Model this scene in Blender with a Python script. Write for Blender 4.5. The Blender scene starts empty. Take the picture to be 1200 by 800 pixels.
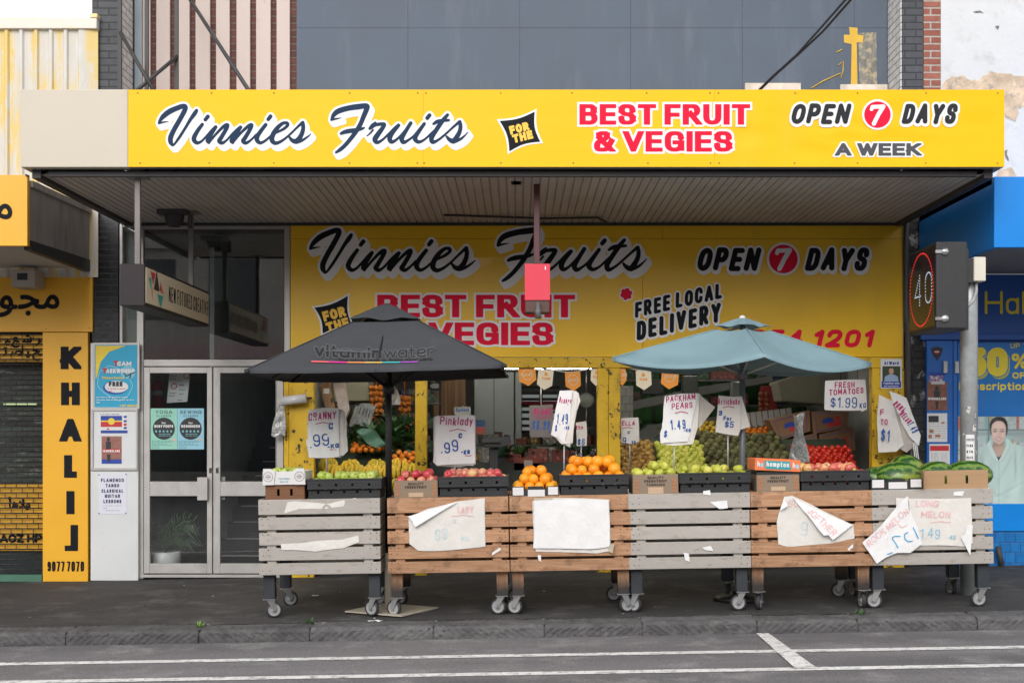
import bpy, bmesh, math, random
import numpy as np
from mathutils import Vector, Matrix, noise
R = math.radians
rnd = random.Random(11)
sc = bpy.context.scene
COL = sc.collection
# ---------------------------------------------------------------- camera, sky, sun, exposure
F, D, EY, CX, CY = 1490.0, 13.8, 1.565, 607.0, 502.0     # focal length in photo pixels, distance to the shop front, eye height, vanishing point
cam = bpy.data.cameras.new('camera'); camo = bpy.data.objects.new('camera', cam); COL.objects.link(camo)
cam.sensor_width = 36; cam.lens = 36 * F / 1200; cam.shift_x = -(CX - 600) / 1200; cam.shift_y = (CY - 400) / 1200
cam.clip_start = .1; cam.clip_end = 2000
camo.location = (0, -D, EY); camo.rotation_euler = (R(90), 0, 0); sc.camera = camo
W = bpy.data.worlds.new('World'); sc.world = W; W.use_nodes = True
wn = W.node_tree.nodes; wl = W.node_tree.links; wn.clear()
sky = wn.new('ShaderNodeTexSky'); sky.sky_type = 'NISHITA'; sky.sun_disc = False
SUN_EL, SUN_ROT = R(31), R(192)
sky.sun_elevation = SUN_EL; sky.sun_rotation = SUN_ROT; sky.air_density = 1.0; sky.dust_density = 6; sky.ozone_density = 1.0
hs = wn.new('ShaderNodeHueSaturation'); hs.inputs['Saturation'].default_value = .12
bg = wn.new('ShaderNodeBackground'); bg.inputs[1].default_value = .13
wo = wn.new('ShaderNodeOutputWorld')
cloud = wn.new('ShaderNodeMix'); cloud.data_type = 'RGBA'; cloud.inputs[0].default_value = .7; cloud.inputs[7].default_value = (7.6, 7.7, 7.9, 1)   # even cloud cover over the clear sky
wl.new(sky.outputs[0], hs.inputs['Color']); wl.new(hs.outputs[0], cloud.inputs[6]); wl.new(cloud.outputs[2], bg.inputs[0]); wl.new(bg.outputs[0], wo.inputs[0])
sun = bpy.data.lights.new('sun', 'SUN'); sun.energy = 1.2; sun.angle = R(36); sun.color = (1, .97, .92)
suno = bpy.data.objects.new('sun', sun); COL.objects.link(suno)
sd = Vector((math.sin(SUN_ROT) * math.cos(SUN_EL), math.cos(SUN_ROT) * math.cos(SUN_EL), math.sin(SUN_EL)))
suno.rotation_euler = (-sd).to_track_quat('-Z', 'Y').to_euler(); suno.location = (0, -10, 20)
sc.view_settings.view_transform = 'Standard'; sc.view_settings.look = 'None'
sc.view_settings.exposure = 0.38; sc.view_settings.gamma = 1; sc.view_settings.use_curve_mapping = False
sc.cycles.max_bounces = 7; sc.cycles.diffuse_bounces = 4; sc.cycles.transparent_max_bounces = 12
# ---------------------------------------------------------------- pixel of the photo at a depth -> point of the place
def kk(Y): return (Y + D) / F
def P(px, py, Y): return Vector(((px - CX) * kk(Y), Y, EY - (py - CY) * kk(Y)))
def XX(px, Y): return (px - CX) * kk(Y)
def ZZ(py, Y): return EY - (py - CY) * kk(Y)
SL = .0167
KY = -3.25                                                # kerb line
def gz(x, y): return SL * x - .055 * max(0, min(1.1, -y / 3.0))
def rz(x): return SL * x - .06 - .11
# ---------------------------------------------------------------- materials
def newmat(name):
    m = bpy.data.materials.new(name); m.use_nodes = True
    nt = m.node_tree; return m, nt.nodes, nt.links, nt.nodes['Principled BSDF']
def ramp(n, l, src, a, b):
    r = n.new('ShaderNodeMapRange'); r.inputs['From Min'].default_value = a; r.inputs['From Max'].default_value = b
    l.new(src, r.inputs['Value']); return r.outputs[0]
def mixc(n, l, fac, a, b, blend='MIX'):
    x = n.new('ShaderNodeMix'); x.data_type = 'RGBA'; x.blend_type = blend
    if isinstance(fac, (int, float)): x.inputs[0].default_value = fac
    else: l.new(fac, x.inputs[0])
    for i, c in ((6, a), (7, b)):
        if isinstance(c, tuple): x.inputs[i].default_value = (*c[:3], 1)
        else: l.new(c, x.inputs[i])
    return x.outputs[2]
def coords(n, l, stretch=(1, 1, 1), off=(0, 0, 0)):
    t = n.new('ShaderNodeTexCoord'); mp = n.new('ShaderNodeMapping'); mp.inputs['Scale'].default_value = stretch; mp.inputs['Location'].default_value = off
    l.new(t.outputs['Object'], mp.inputs[0]); return mp.outputs[0]
def nz(n, l, vec, s, det=5, rough=.55):
    x = n.new('ShaderNodeTexNoise'); x.inputs['Scale'].default_value = s; x.inputs['Detail'].default_value = det; x.inputs['Roughness'].default_value = rough
    l.new(vec, x.inputs['Vector']); return x.outputs['Fac']
def M(name, col, rough=.6, var=.12, s=4, bump=0, bs=60, col2=None, lo=.55, hi=.65, s2=None, st2=(1, 1, 1), metal=0, stretch=(1, 1, 1), isl=0, rand=0, spec=.5, col3=None, lo3=.6, hi3=.68, s3=12, st3=(1, 1, 1), rvar=.1, coat=0, trans=0):
    m, n, l, b = newmat(name)
    v = coords(n, l, stretch)
    f = nz(n, l, v, s)
    c = mixc(n, l, ramp(n, l, f, .3, .7), tuple(x * (1 - var) for x in col), tuple(min(1, x * (1 + var)) for x in col))
    if col2: c = mixc(n, l, ramp(n, l, nz(n, l, coords(n, l, st2, (3, 7, 1)), s2 or s * .8, 8, .65), lo, hi), c, col2)
    if col3: c = mixc(n, l, ramp(n, l, nz(n, l, coords(n, l, st3, (9, 2, 5)), s3, 8, .7), lo3, hi3), c, col3)
    if isl or rand:
        if isl: g = n.new('ShaderNodeNewGeometry'); src = g.outputs['Random Per Island']; a = isl
        else: g = n.new('ShaderNodeObjectInfo'); src = g.outputs['Random']; a = rand
        mr = n.new('ShaderNodeMapRange'); mr.inputs['To Min'].default_value = 1 - a; mr.inputs['To Max'].default_value = 1 + a; l.new(src, mr.inputs['Value'])
        hv = n.new('ShaderNodeHueSaturation'); l.new(mr.outputs[0], hv.inputs['Value']); l.new(c, hv.inputs['Color']); c = hv.outputs[0]
    l.new(c, b.inputs['Base Color'])
    rr = n.new('ShaderNodeMapRange'); rr.inputs['To Min'].default_value = max(.03, rough - rvar); rr.inputs['To Max'].default_value = min(1, rough + rvar); l.new(f, rr.inputs['Value'])
    l.new(rr.outputs[0], b.inputs['Roughness']); b.inputs['Metallic'].default_value = metal
    b.inputs['Specular IOR Level'].default_value = spec; b.inputs['Coat Weight'].default_value = coat
    if trans: b.inputs['Subsurface Weight'].default_value = trans; b.inputs['Subsurface Radius'].default_value = (.02, .01, .005)
    if bump:
        bp = n.new('ShaderNodeBump'); bp.inputs['Strength'].default_value = bump; bp.inputs['Distance'].default_value = .01
        l.new(nz(n, l, v, bs, 6, .6), bp.inputs['Height']); l.new(bp.outputs[0], b.inputs['Normal'])
    return m
def brickmat(name, c1, c2, mortar, bw=.23, bh=.078, ms=.01, rough=.7, bump=.6, col2=None, lo=.55, hi=.65, s2=6):
    m, n, l, b = newmat(name)
    t = n.new('ShaderNodeTexCoord'); sp = n.new('ShaderNodeSeparateXYZ'); l.new(t.outputs['Object'], sp.inputs[0])
    ad = n.new('ShaderNodeMath'); l.new(sp.outputs[0], ad.inputs[0]); l.new(sp.outputs[1], ad.inputs[1])
    cb = n.new('ShaderNodeCombineXYZ'); l.new(ad.outputs[0], cb.inputs[0]); l.new(sp.outputs[2], cb.inputs[1])
    k = n.new('ShaderNodeTexBrick'); l.new(cb.outputs[0], k.inputs['Vector'])
    k.inputs['Scale'].default_value = 1; k.inputs['Brick Width'].default_value = bw; k.inputs['Row Height'].default_value = bh
    k.inputs['Mortar Size'].default_value = ms; k.inputs['Mortar Smooth'].default_value = .3
    k.inputs['Color1'].default_value = (*c1, 1); k.inputs['Color2'].default_value = (*c2, 1); k.inputs['Mortar'].default_value = (*mortar, 1)
    f = nz(n, l, t.outputs['Object'], 14, 8, .65)
    c = mixc(n, l, .45, k.outputs['Color'], mixc(n, l, ramp(n, l, f, .3, .7), (.55, .55, .55), (1.4, 1.4, 1.4)), 'MULTIPLY')
    if col2: c = mixc(n, l, ramp(n, l, nz(n, l, t.outputs['Object'], s2, 8, .7), lo, hi), c, col2)
    l.new(c, b.inputs['Base Color']); b.inputs['Roughness'].default_value = rough
    mx = n.new('ShaderNodeMath'); mx.operation = 'MULTIPLY_ADD'; l.new(k.outputs['Fac'], mx.inputs[0]); mx.inputs[1].default_value = -1
    l.new(f, mx.inputs[2])
    bp = n.new('ShaderNodeBump'); bp.inputs['Strength'].default_value = bump; bp.inputs['Distance'].default_value = .008
    l.new(mx.outputs[0], bp.inputs['Height']); l.new(bp.outputs[0], b.inputs['Normal'])
    return m
def groundmat(name, c, dk, lt, stretch, crack=0, gum=0, grain=70):
    m, n, l, b = newmat(name); v = coords(n, l)
    k = mixc(n, l, ramp(n, l, nz(n, l, coords(n, l, stretch), .9, 6, .6), .35, .68), dk, c)
    k = mixc(n, l, ramp(n, l, nz(n, l, coords(n, l, (1, 1, 1), (5, 3, 0)), 2.3, 7, .65), .52, .72), k, lt)
    g = nz(n, l, v, grain, 4, .75); k = mixc(n, l, 1.0, k, mixc(n, l, ramp(n, l, g, .34, .66), (.62, .62, .63), (1.4, 1.39, 1.37)), 'MULTIPLY')
    if gum:
        vo = n.new('ShaderNodeTexVoronoi'); vo.inputs['Scale'].default_value = 4.5; l.new(v, vo.inputs['Vector']); rr = ramp(n, l, vo.outputs['Distance'], gum, gum * .7); k = mixc(n, l, rr, k, tuple(x * 1.7 for x in c))
        vo = n.new('ShaderNodeTexVoronoi'); vo.inputs['Scale'].default_value = 2.7; l.new(coords(n, l, (1, 1, 1), (3.3, 1.7, 0)), vo.inputs['Vector']); k = mixc(n, l, ramp(n, l, vo.outputs['Distance'], gum, gum * .6), k, tuple(x * .4 for x in c))
    if crack:
        wv = n.new('ShaderNodeVectorMath'); wv.operation = 'MULTIPLY_ADD'; nt_ = n.new('ShaderNodeTexNoise'); nt_.inputs['Scale'].default_value = 3; nt_.inputs['Detail'].default_value = 6; l.new(v, nt_.inputs['Vector']); l.new(nt_.outputs['Color'], wv.inputs[0]); wv.inputs[1].default_value = (.5, .5, 0); l.new(v, wv.inputs[2])
        vo = n.new('ShaderNodeTexVoronoi'); vo.feature = 'DISTANCE_TO_EDGE'; vo.inputs['Scale'].default_value = .42; l.new(wv.outputs[0], vo.inputs['Vector']); k = mixc(n, l, ramp(n, l, vo.outputs['Distance'], crack, crack * .4), k, tuple(x * .45 for x in dk))
    l.new(k, b.inputs['Base Color']); b.inputs['Roughness'].default_value = .82; b.inputs['Specular IOR Level'].default_value = .35
    bp = n.new('ShaderNodeBump'); bp.inputs['Strength'].default_value = .7; bp.inputs['Distance'].default_value = .006; l.new(g, bp.inputs['Height']); l.new(bp.outputs[0], b.inputs['Normal']); return m
def emit(name, col, st):
    m, n, l, b = newmat(name)
    b.inputs['Base Color'].default_value = (*[x * .5 for x in col], 1); b.inputs['Emission Color'].default_value = (*col, 1); b.inputs['Emission Strength'].default_value = st
    return m
def cloth(m, amt):
    n, l = m.node_tree.nodes, m.node_tree.links; b = n['Principled BSDF']; t = n.new('ShaderNodeBsdfTranslucent'); l.new(b.inputs['Base Color'].links[0].from_socket, t.inputs[0])
    x = n.new('ShaderNodeMixShader'); x.inputs[0].default_value = amt; l.new(b.outputs[0], x.inputs[1]); l.new(t.outputs[0], x.inputs[2]); l.new(x.outputs[0], n['Material Output'].inputs[0]); return m
def glassmat(name, tint=(.92, .95, .94), ior=1.7, rough=.0):
    m, n, l, b = newmat(name); n.remove(b)
    tr = n.new('ShaderNodeBsdfTransparent'); tr.inputs[0].default_value = (*tint, 1)
    gl = n.new('ShaderNodeBsdfGlossy'); gl.inputs['Roughness'].default_value = rough
    lw = n.new('ShaderNodeLayerWeight'); pw = n.new('ShaderNodeMath'); pw.operation = 'POWER'; pw.inputs[1].default_value = 5; l.new(lw.outputs['Facing'], pw.inputs[0])
    f0 = ((ior - 1) / (ior + 1)) ** 2; fr = n.new('ShaderNodeMath'); fr.operation = 'MULTIPLY_ADD'; l.new(pw.outputs[0], fr.inputs[0]); fr.inputs[1].default_value = 1 - f0; fr.inputs[2].default_value = f0
    mx = n.new('ShaderNodeMixShader'); l.new(fr.outputs[0], mx.inputs[0]); l.new(tr.outputs[0], mx.inputs[1]); l.new(gl.outputs[0], mx.inputs[2])
    l.new(mx.outputs[0], n['Material Output'].inputs[0]); return m
# ---------------------------------------------------------------- objects
WL = {}
def tag(o, label=None, cat=None, group=None, kind=None):
    if label: o['label'] = label
    if cat: o['category'] = cat
    if group: o['group'] = group
    if kind: o['kind'] = kind
    return o
def thing(name, label, cat, loc=(0, 0, 0), group=None):
    o = bpy.data.objects.new(name, None); COL.objects.link(o); o.location = loc; o.empty_display_size = .1
    WL[o.name] = Vector(loc); return tag(o, label, cat, group)
def copy_tree(o, parent=None):
    c = o.copy(); COL.objects.link(c); WL[c.name] = WL[o.name].copy()
    if parent: c.parent = parent
    for ch in list(o.children): copy_tree(ch, c)
    return c
class MB:
    def __init__(s): s.bm = bmesh.new()
    def box(s, x0, x1, y0, y1, z0, z1, mi=0, rot=None, at=None):
        c = [(x, y, z) for x in (x0, x1) for y in (y0, y1) for z in (z0, z1)]
        if rot is not None: c = [rot @ Vector(p) + Vector(at or (0, 0, 0)) for p in c]
        v = [s.bm.verts.new(p) for p in c]
        for f in ((0, 1, 3, 2), (4, 6, 7, 5), (0, 4, 5, 1), (2, 3, 7, 6), (0, 2, 6, 4), (1, 5, 7, 3)):
            s.bm.faces.new([v[i] for i in f]).material_index = mi
        return s
    def pbox(s, px0, py0, px1, py1, Y, dep, mi=0):        # front face at depth Y covering photo pixels, going back by dep
        a = P(px0, py1, Y); b = P(px1, py0, Y); return s.box(a.x, b.x, Y, Y + dep, a.z, b.z, mi)
    def poly(s, pts, mi=0):
        f = s.bm.faces.new([s.bm.verts.new(p) for p in pts]); f.material_index = mi; return f
    def prism(s, pts, off, mi=0):                         # 3-D polygon extruded by vector off
        off = Vector(off); a = [s.bm.verts.new(p) for p in pts]; b = [s.bm.verts.new(Vector(p) + off) for p in pts]
        n = len(a)
        s.bm.faces.new(a).material_index = mi; s.bm.faces.new(b[::-1]).material_index = mi
        for i in range(n): s.bm.faces.new((a[i], b[i], b[(i + 1) % n], a[(i + 1) % n])).material_index = mi
        return s
    def tube(s, pts, r, n=10, cap=True, mi=0):
        pts = [Vector(p) for p in pts]; rs = r if isinstance(r, (list, tuple)) else [r] * len(pts); rings = []
        up = None
        for i, p in enumerate(pts):
            d = (pts[min(i + 1, len(pts) - 1)] - pts[max(i - 1, 0)]).normalized()
            if up is None: up = Vector((0, 0, 1)) if abs(d.z) < .9 else Vector((1, 0, 0))
            a = d.cross(up).normalized(); b = a.cross(d).normalized(); up = b
            rings.append([s.bm.verts.new(p + (a * math.cos(t) + b * math.sin(t)) * rs[i]) for t in [2 * math.pi * j / n for j in range(n)]])
        for i in range(len(rings) - 1):
            for j in range(n):
                f = s.bm.faces.new((rings[i][j], rings[i][(j + 1) % n], rings[i + 1][(j + 1) % n], rings[i + 1][j])); f.material_index = mi; f.smooth = True
        if cap:
            s.bm.faces.new(rings[0][::-1]).material_index = mi; s.bm.faces.new(rings[-1]).material_index = mi
        return s
    def lathe(s, prof, n=20, mat=None, mi=0):             # profile (r, z) about z, then matrix
        mat = mat or Matrix(); rings = []
        for r, z in prof:
            if r < 1e-6: rings.append([s.bm.verts.new(mat @ Vector((0, 0, z)))])
            else: rings.append([s.bm.verts.new(mat @ Vector((r * math.cos(t), r * math.sin(t), z))) for t in [2 * math.pi * j / n for j in range(n)]])
        for a, b in zip(rings, rings[1:]):
            for j in range(n):
                q = (j + 1) % n
                if len(a) == 1 and len(b) == 1: continue
                vs = (a[0], b[q], b[j]) if len(a) == 1 else (a[j], a[q], b[0]) if len(b) == 1 else (a[j], a[q], b[q], b[j])
                f = s.bm.faces.new(vs); f.material_index = mi; f.smooth = True
        return s
    def grid(s, fn, nu, nv, mi=0, smooth=True):
        g = [[s.bm.verts.new(fn(i / nu, j / nv)) for j in range(nv + 1)] for i in range(nu + 1)]
        for i in range(nu):
            for j in range(nv):
                f = s.bm.faces.new((g[i][j], g[i + 1][j], g[i + 1][j + 1], g[i][j + 1])); f.material_index = mi; f.smooth = smooth
        return s
    def build(s, name, mat, parent=None, bevel=0, loc=None, seg=1, solid=0, recalc=True, kind=None, label=None):
        bm = s.bm
        if solid:
            bmesh.ops.solidify(bm, geom=bm.faces[:], thickness=solid)
        if recalc: bmesh.ops.recalc_face_normals(bm, faces=bm.faces)
        if bevel:
            bm.normal_update()
            es = [e for e in bm.edges if len(e.link_faces) == 2 and e.calc_face_angle(0) > .5]
            bmesh.ops.bevel(bm, geom=es, offset=bevel, segments=seg, affect='EDGES', profile=.5, clamp_overlap=True)
        org = WL[parent.name] if parent else Vector(loc or (0, 0, 0))
        me = bpy.data.meshes.new(name); bm.transform(Matrix.Translation(-org)); bm.to_mesh(me); bm.free()
        for x in (mat if isinstance(mat, (list, tuple)) else [mat]): me.materials.append(x)
        o = bpy.data.objects.new(name, me); COL.objects.link(o)
        if parent: o.parent = parent
        else: o.location = org
        WL[o.name] = org.copy()
        if kind: o['kind'] = kind
        if label: o['label'] = label
        return o
# ---------------------------------------------------------------- lettering: strokes -> distance field -> flat mesh
GL = {
'A': (.8, [(0, 0, [(0, 0), (.4, 1), (.8, 0)]), (0, 0, [(.15, .3), (.65, .3)])]),
'B': (.68, [(0, 0, [(0, 0), (0, 1)]), (.24, 0, [(0, 1), (.63, 1), (.63, .53), (0, .53)]), (.25, 0, [(0, .53), (.68, .53), (.68, 0), (0, 0)])]),
'C': (.68, [(.32, 0, [(.68, .72), (.68, 1), (0, 1), (0, 0), (.68, 0), (.68, .28)])]),
'D': (.7, [(0, 0, [(0, 0), (0, 1)]), (.36, 0, [(0, 1), (.7, 1), (.7, 0), (0, 0)])]),
'E': (.58, [(0, 0, [(.58, 1), (0, 1), (0, 0), (.58, 0)]), (0, 0, [(0, .51), (.53, .51)])]),
'F': (.56, [(0, 0, [(.56, 1), (0, 1), (0, 0)]), (0, 0, [(0, .48), (.5, .48)])]),
'G': (.72, [(.33, 0, [(.7, .74), (.7, 1), (0, 1), (0, 0), (.72, 0), (.72, .42)]), (0, 0, [(.42, .44), (.72, .44)]), (0, 0, [(.72, .44), (.72, .05)])]),
'H': (.7, [(0, 0, [(0, 0), (0, 1)]), (0, 0, [(.7, 0), (.7, 1)]), (0, 0, [(0, .5), (.7, .5)])]),
'I': (0, [(0, 0, [(0, 0), (0, 1)])]),
'J': (.5, [(.25, 0, [(.5, 1), (.5, 0), (0, 0), (0, .3)])]),
'K': (.7, [(0, 0, [(0, 0), (0, 1)]), (0, 0, [(.66, 1), (.04, .42)]), (0, 0, [(.22, .58), (.7, 0)])]),
'L': (.54, [(0, 0, [(0, 1), (0, 0), (.54, 0)])]),
'M': (.86, [(0, 0, [(0, 0), (0, 1), (.43, .25), (.86, 1), (.86, 0)])]),
'N': (.7, [(0, 0, [(0, 0), (0, 1), (.7, 0), (.7, 1)])]),
'O': (.74, [(.37, 1, [(0, 0), (0, 1), (.74, 1), (.74, 0)])]),
'P': (.66, [(0, 0, [(0, 0), (0, 1)]), (.27, 0, [(0, 1), (.66, 1), (.66, .45), (0, .45)])]),
'Q': (.74, [(.37, 1, [(0, 0), (0, 1), (.74, 1), (.74, 0)]), (0, 0, [(.45, .25), (.78, -.05)])]),
'R': (.69, [(0, 0, [(0, 0), (0, 1)]), (.26, 0, [(0, 1), (.65, 1), (.65, .47), (0, .47)]), (0, 0, [(.33, .47), (.69, 0)])]),
'S': (.64, [(.24, 0, [(.63, .74), (.63, 1), (.02, 1), (.02, .55), (.64, .47), (.64, 0), (0, 0), (0, .26)])]),
'T': (.68, [(0, 0, [(0, 1), (.68, 1)]), (0, 0, [(.34, 1), (.34, 0)])]),
'U': (.68, [(.33, 0, [(0, 1), (0, 0), (.68, 0), (.68, 1)])]),
'V': (.76, [(0, 0, [(0, 1), (.38, 0), (.76, 1)])]),
'W': (1.08, [(0, 0, [(0, 1), (.27, 0), (.54, .95), (.81, 0), (1.08, 1)])]),
'X': (.7, [(0, 0, [(0, 0), (.7, 1)]), (0, 0, [(0, 1), (.7, 0)])]),
'Y': (.74, [(0, 0, [(0, 1), (.37, .45), (.74, 1)]), (0, 0, [(.37, .45), (.37, 0)])]),
'Z': (.64, [(0, 0, [(0, 1), (.64, 1), (0, 0), (.64, 0)])]),
'0': (.58, [(.29, 1, [(0, 0), (0, 1), (.58, 1), (.58, 0)])]),
'1': (.26, [(0, 0, [(0, .76), (.26, 1), (.26, 0)])]),
'2': (.58, [(.24, 0, [(0, .72), (0, 1), (.58, 1), (.58, .52), (.03, 0)]), (0, 0, [(.0, 0), (.58, 0)])]),
'3': (.58, [(.22, 0, [(0, .78), (0, 1), (.56, 1), (.56, .53), (.2, .53)]), (.22, 0, [(.2, .53), (.58, .53), (.58, 0), (0, 0), (0, .22)])]),
'4': (.64, [(0, 0, [(.46, 0), (.46, 1), (0, .3), (.64, .3)])]),
'5': (.58, [(0, 0, [(.54, 1), (.06, 1), (.03, .56)]), (.25, 0, [(.03, .56), (.58, .62), (.58, 0), (0, 0), (0, .22)])]),
'6': (.56, [(.27, 0, [(.52, .8), (.5, 1), (0, 1), (0, 0), (.56, 0), (.56, .58), (0, .58)])]),
'7': (.56, [(0, 0, [(0, 1), (.56, 1), (.2, 0)])]),
'8': (.58, [(.22, 1, [(.04, .53), (.04, 1), (.54, 1), (.54, .53)]), (.25, 1, [(0, 0), (0, .53), (.58, .53), (.58, 0)])]),
'9': (.56, [(.27, 0, [(.04, .2), (.06, 0), (.56, 0), (.56, 1), (0, 1), (0, .42), (.56, .42)])]),
'&': (.76, [(.17, 0, [(.76, 0), (.12, .7), (.12, 1), (.52, 1), (.52, .7), (0, .42), (0, 0), (.52, 0), (.74, .45)])]),
'$': (.6, [(.22, 0, [(.6, .72), (.6, .9), (.02, .9), (.02, .53), (.6, .46), (.6, .1), (0, .1), (0, .28)]), (0, 0, [(.31, -.04), (.31, 1.04)])]),
'c': (.42, [(.2, 0, [(.42, .5), (.42, .64), (0, .64), (0, 0), (.42, 0), (.42, .14)])]),
'.': (0, [(0, 0, [(0, 0), (0.01, .01)])]), ',': (.05, [(0, 0, [(.05, .02), (0, -.14)])]), '-': (.36, [(0, 0, [(0, .42), (.36, .42)])]), "'": (0, [(0, 0, [(0, 1), (0, .8)])]),
'!': (0, [(0, 0, [(0, 1), (0, .3)]), (0, 0, [(0, 0), (.01, .01)])]), '/': (.4, [(0, 0, [(0, 0), (.4, 1)])]),
'%': (.9, [(.16, 1, [(0, .6), (0, 1), (.32, 1), (.32, .6)]), (.16, 1, [(.58, 0), (.58, .4), (.9, .4), (.9, 0)]), (0, 0, [(.18, 0), (.72, 1)])]),
'a': (.48, [(.23, 1, [(0, 0), (0, .66), (.48, .66), (.48, 0)]), (0, 0, [(.48, .68), (.48, 0)])]),
'b': (.48, [(.23, 1, [(0, 0), (0, .66), (.48, .66), (.48, 0)]), (0, 0, [(0, 1), (0, 0)])]),
'd': (.48, [(.23, 1, [(0, 0), (0, .66), (.48, .66), (.48, 0)]), (0, 0, [(.48, 1), (.48, 0)])]),
'e': (.48, [(.22, 0, [(0, .34), (.48, .34), (.48, .66), (0, .66), (0, 0), (.46, 0), (.46, .12)])]),
'f': (.34, [(.16, 0, [(.36, 1), (.12, 1), (.12, 0)]), (0, 0, [(0, .62), (.32, .62)])]),
'g': (.48, [(.23, 1, [(0, 0), (0, .66), (.48, .66), (.48, 0)]), (.2, 0, [(.48, .68), (.48, -.3), (0, -.3), (0, -.2)])]),
'h': (.46, [(0, 0, [(0, 0), (0, 1)]), (.22, 0, [(0, .66), (.46, .66), (.46, 0)])]),
'i': (0, [(0, 0, [(0, 0), (0, .66)]), (0, 0, [(0, .94), (.01, .95)])]),
'k': (.44, [(0, 0, [(0, 0), (0, 1)]), (0, 0, [(.42, .66), (.03, .28)]), (0, 0, [(.14, .4), (.44, 0)])]),
'l': (0, [(0, 0, [(0, 0), (0, 1)])]),
'm': (.76, [(0, 0, [(0, 0), (0, .66)]), (.18, 0, [(0, .66), (.38, .66), (.38, 0)]), (.18, 0, [(.38, .66), (.76, .66), (.76, 0)])]),
'n': (.46, [(0, 0, [(0, 0), (0, .66)]), (.22, 0, [(0, .66), (.46, .66), (.46, 0)])]),
'o': (.5, [(.25, 1, [(0, 0), (0, .66), (.5, .66), (.5, 0)])]),
'p': (.48, [(.23, 1, [(0, 0), (0, .66), (.48, .66), (.48, 0)]), (0, 0, [(0, .66), (0, -.3)])]),
'r': (.3, [(0, 0, [(0, 0), (0, .66)]), (.2, 0, [(0, .5), (.04, .66), (.3, .66)])]),
's': (.42, [(.16, 0, [(.4, .52), (.4, .66), (.02, .66), (.02, .36), (.42, .3), (.42, 0), (0, 0), (0, .14)])]),
't': (.32, [(.16, 0, [(.12, .92), (.12, 0), (.34, 0)]), (0, 0, [(0, .64), (.32, .64)])]),
'u': (.46, [(.22, 0, [(0, .66), (0, 0), (.46, 0)]), (0, 0, [(.46, .66), (.46, 0)])]),
'v': (.46, [(0, 0, [(0, .66), (.23, 0), (.46, .66)])]),
'w': (.7, [(0, 0, [(0, .66), (.18, 0), (.35, .6), (.52, 0), (.7, .66)])]),
'y': (.46, [(0, 0, [(0, .66), (.24, .02)]), (0, 0, [(.46, .66), (.1, -.3)])]),
}
def rounded(pts, rad, closed, n=6):
    if rad <= 0: return [tuple(p) for p in pts] + ([tuple(pts[0])] if closed else [])
    out = []; m = len(pts)
    for i in range(m):
        if not closed and i in (0, m - 1): out.append(tuple(pts[i])); continue
        a, p, b = (np.array(pts[(i + q) % m], float) for q in (-1, 0, 1))
        la, lb = np.linalg.norm(a - p), np.linalg.norm(b - p); r = min(rad, la * .5 if (closed or i > 1) else la * .98, lb * .5 if (closed or i < m - 2) else lb * .98)
        s, e = p + (a - p) / la * r, p + (b - p) / lb * r
        for t in np.linspace(0, 1, n + 1): out.append(tuple((1 - t) ** 2 * s + 2 * t * (1 - t) * (p * .86 + (s + e) * .07) + t * t * e))
    if closed: out.append(out[0])
    return out
def catmull(pts, n=6):
    p = np.array([pts[0]] + list(pts) + [pts[-1]], float); out = []
    for i in range(1, len(p) - 2):
        for t in np.linspace(0, 1, n, endpoint=False):
            out.append(.5 * ((2 * p[i]) + (-p[i - 1] + p[i + 1]) * t + (2 * p[i - 1] - 5 * p[i] + 4 * p[i + 1] - p[i + 2]) * t * t + (-p[i - 1] + 3 * p[i] - 3 * p[i + 1] + p[i + 2]) * t ** 3))
    out.append(p[-2]); return np.array(out)
def layout(s, h, r, asp=1, sp=.14, shear=0, jit=0, space=.36, rs=None):
    rt = r; r, ry = r if isinstance(r, tuple) else (r, r)
    rs = rs or random.Random(3); x = r; out = []; H = h - 2 * ry
    for ch in s:
        if ch == ' ': x += space * h * asp; continue
        w, st = GL.get(ch) or GL[ch.upper()]
        dy = rs.uniform(-jit, jit) * h; sca = 1 + rs.uniform(-jit, jit) * .8; ro = rs.uniform(-jit, jit) * .5
        for rad, cl, pts in st:
            q = [(a * h * asp * sca, b * H * sca) for a, b in rounded(pts, rad, cl)]
            q = [(x + a + (b + ry) * shear + ro * b, ry + b + dy + ro * a) for a, b in q]
            out.append((q, rt, cl))
        x += w * h * asp * sca + 2 * r + sp * h
    return out, x - sp * h - r
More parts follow.
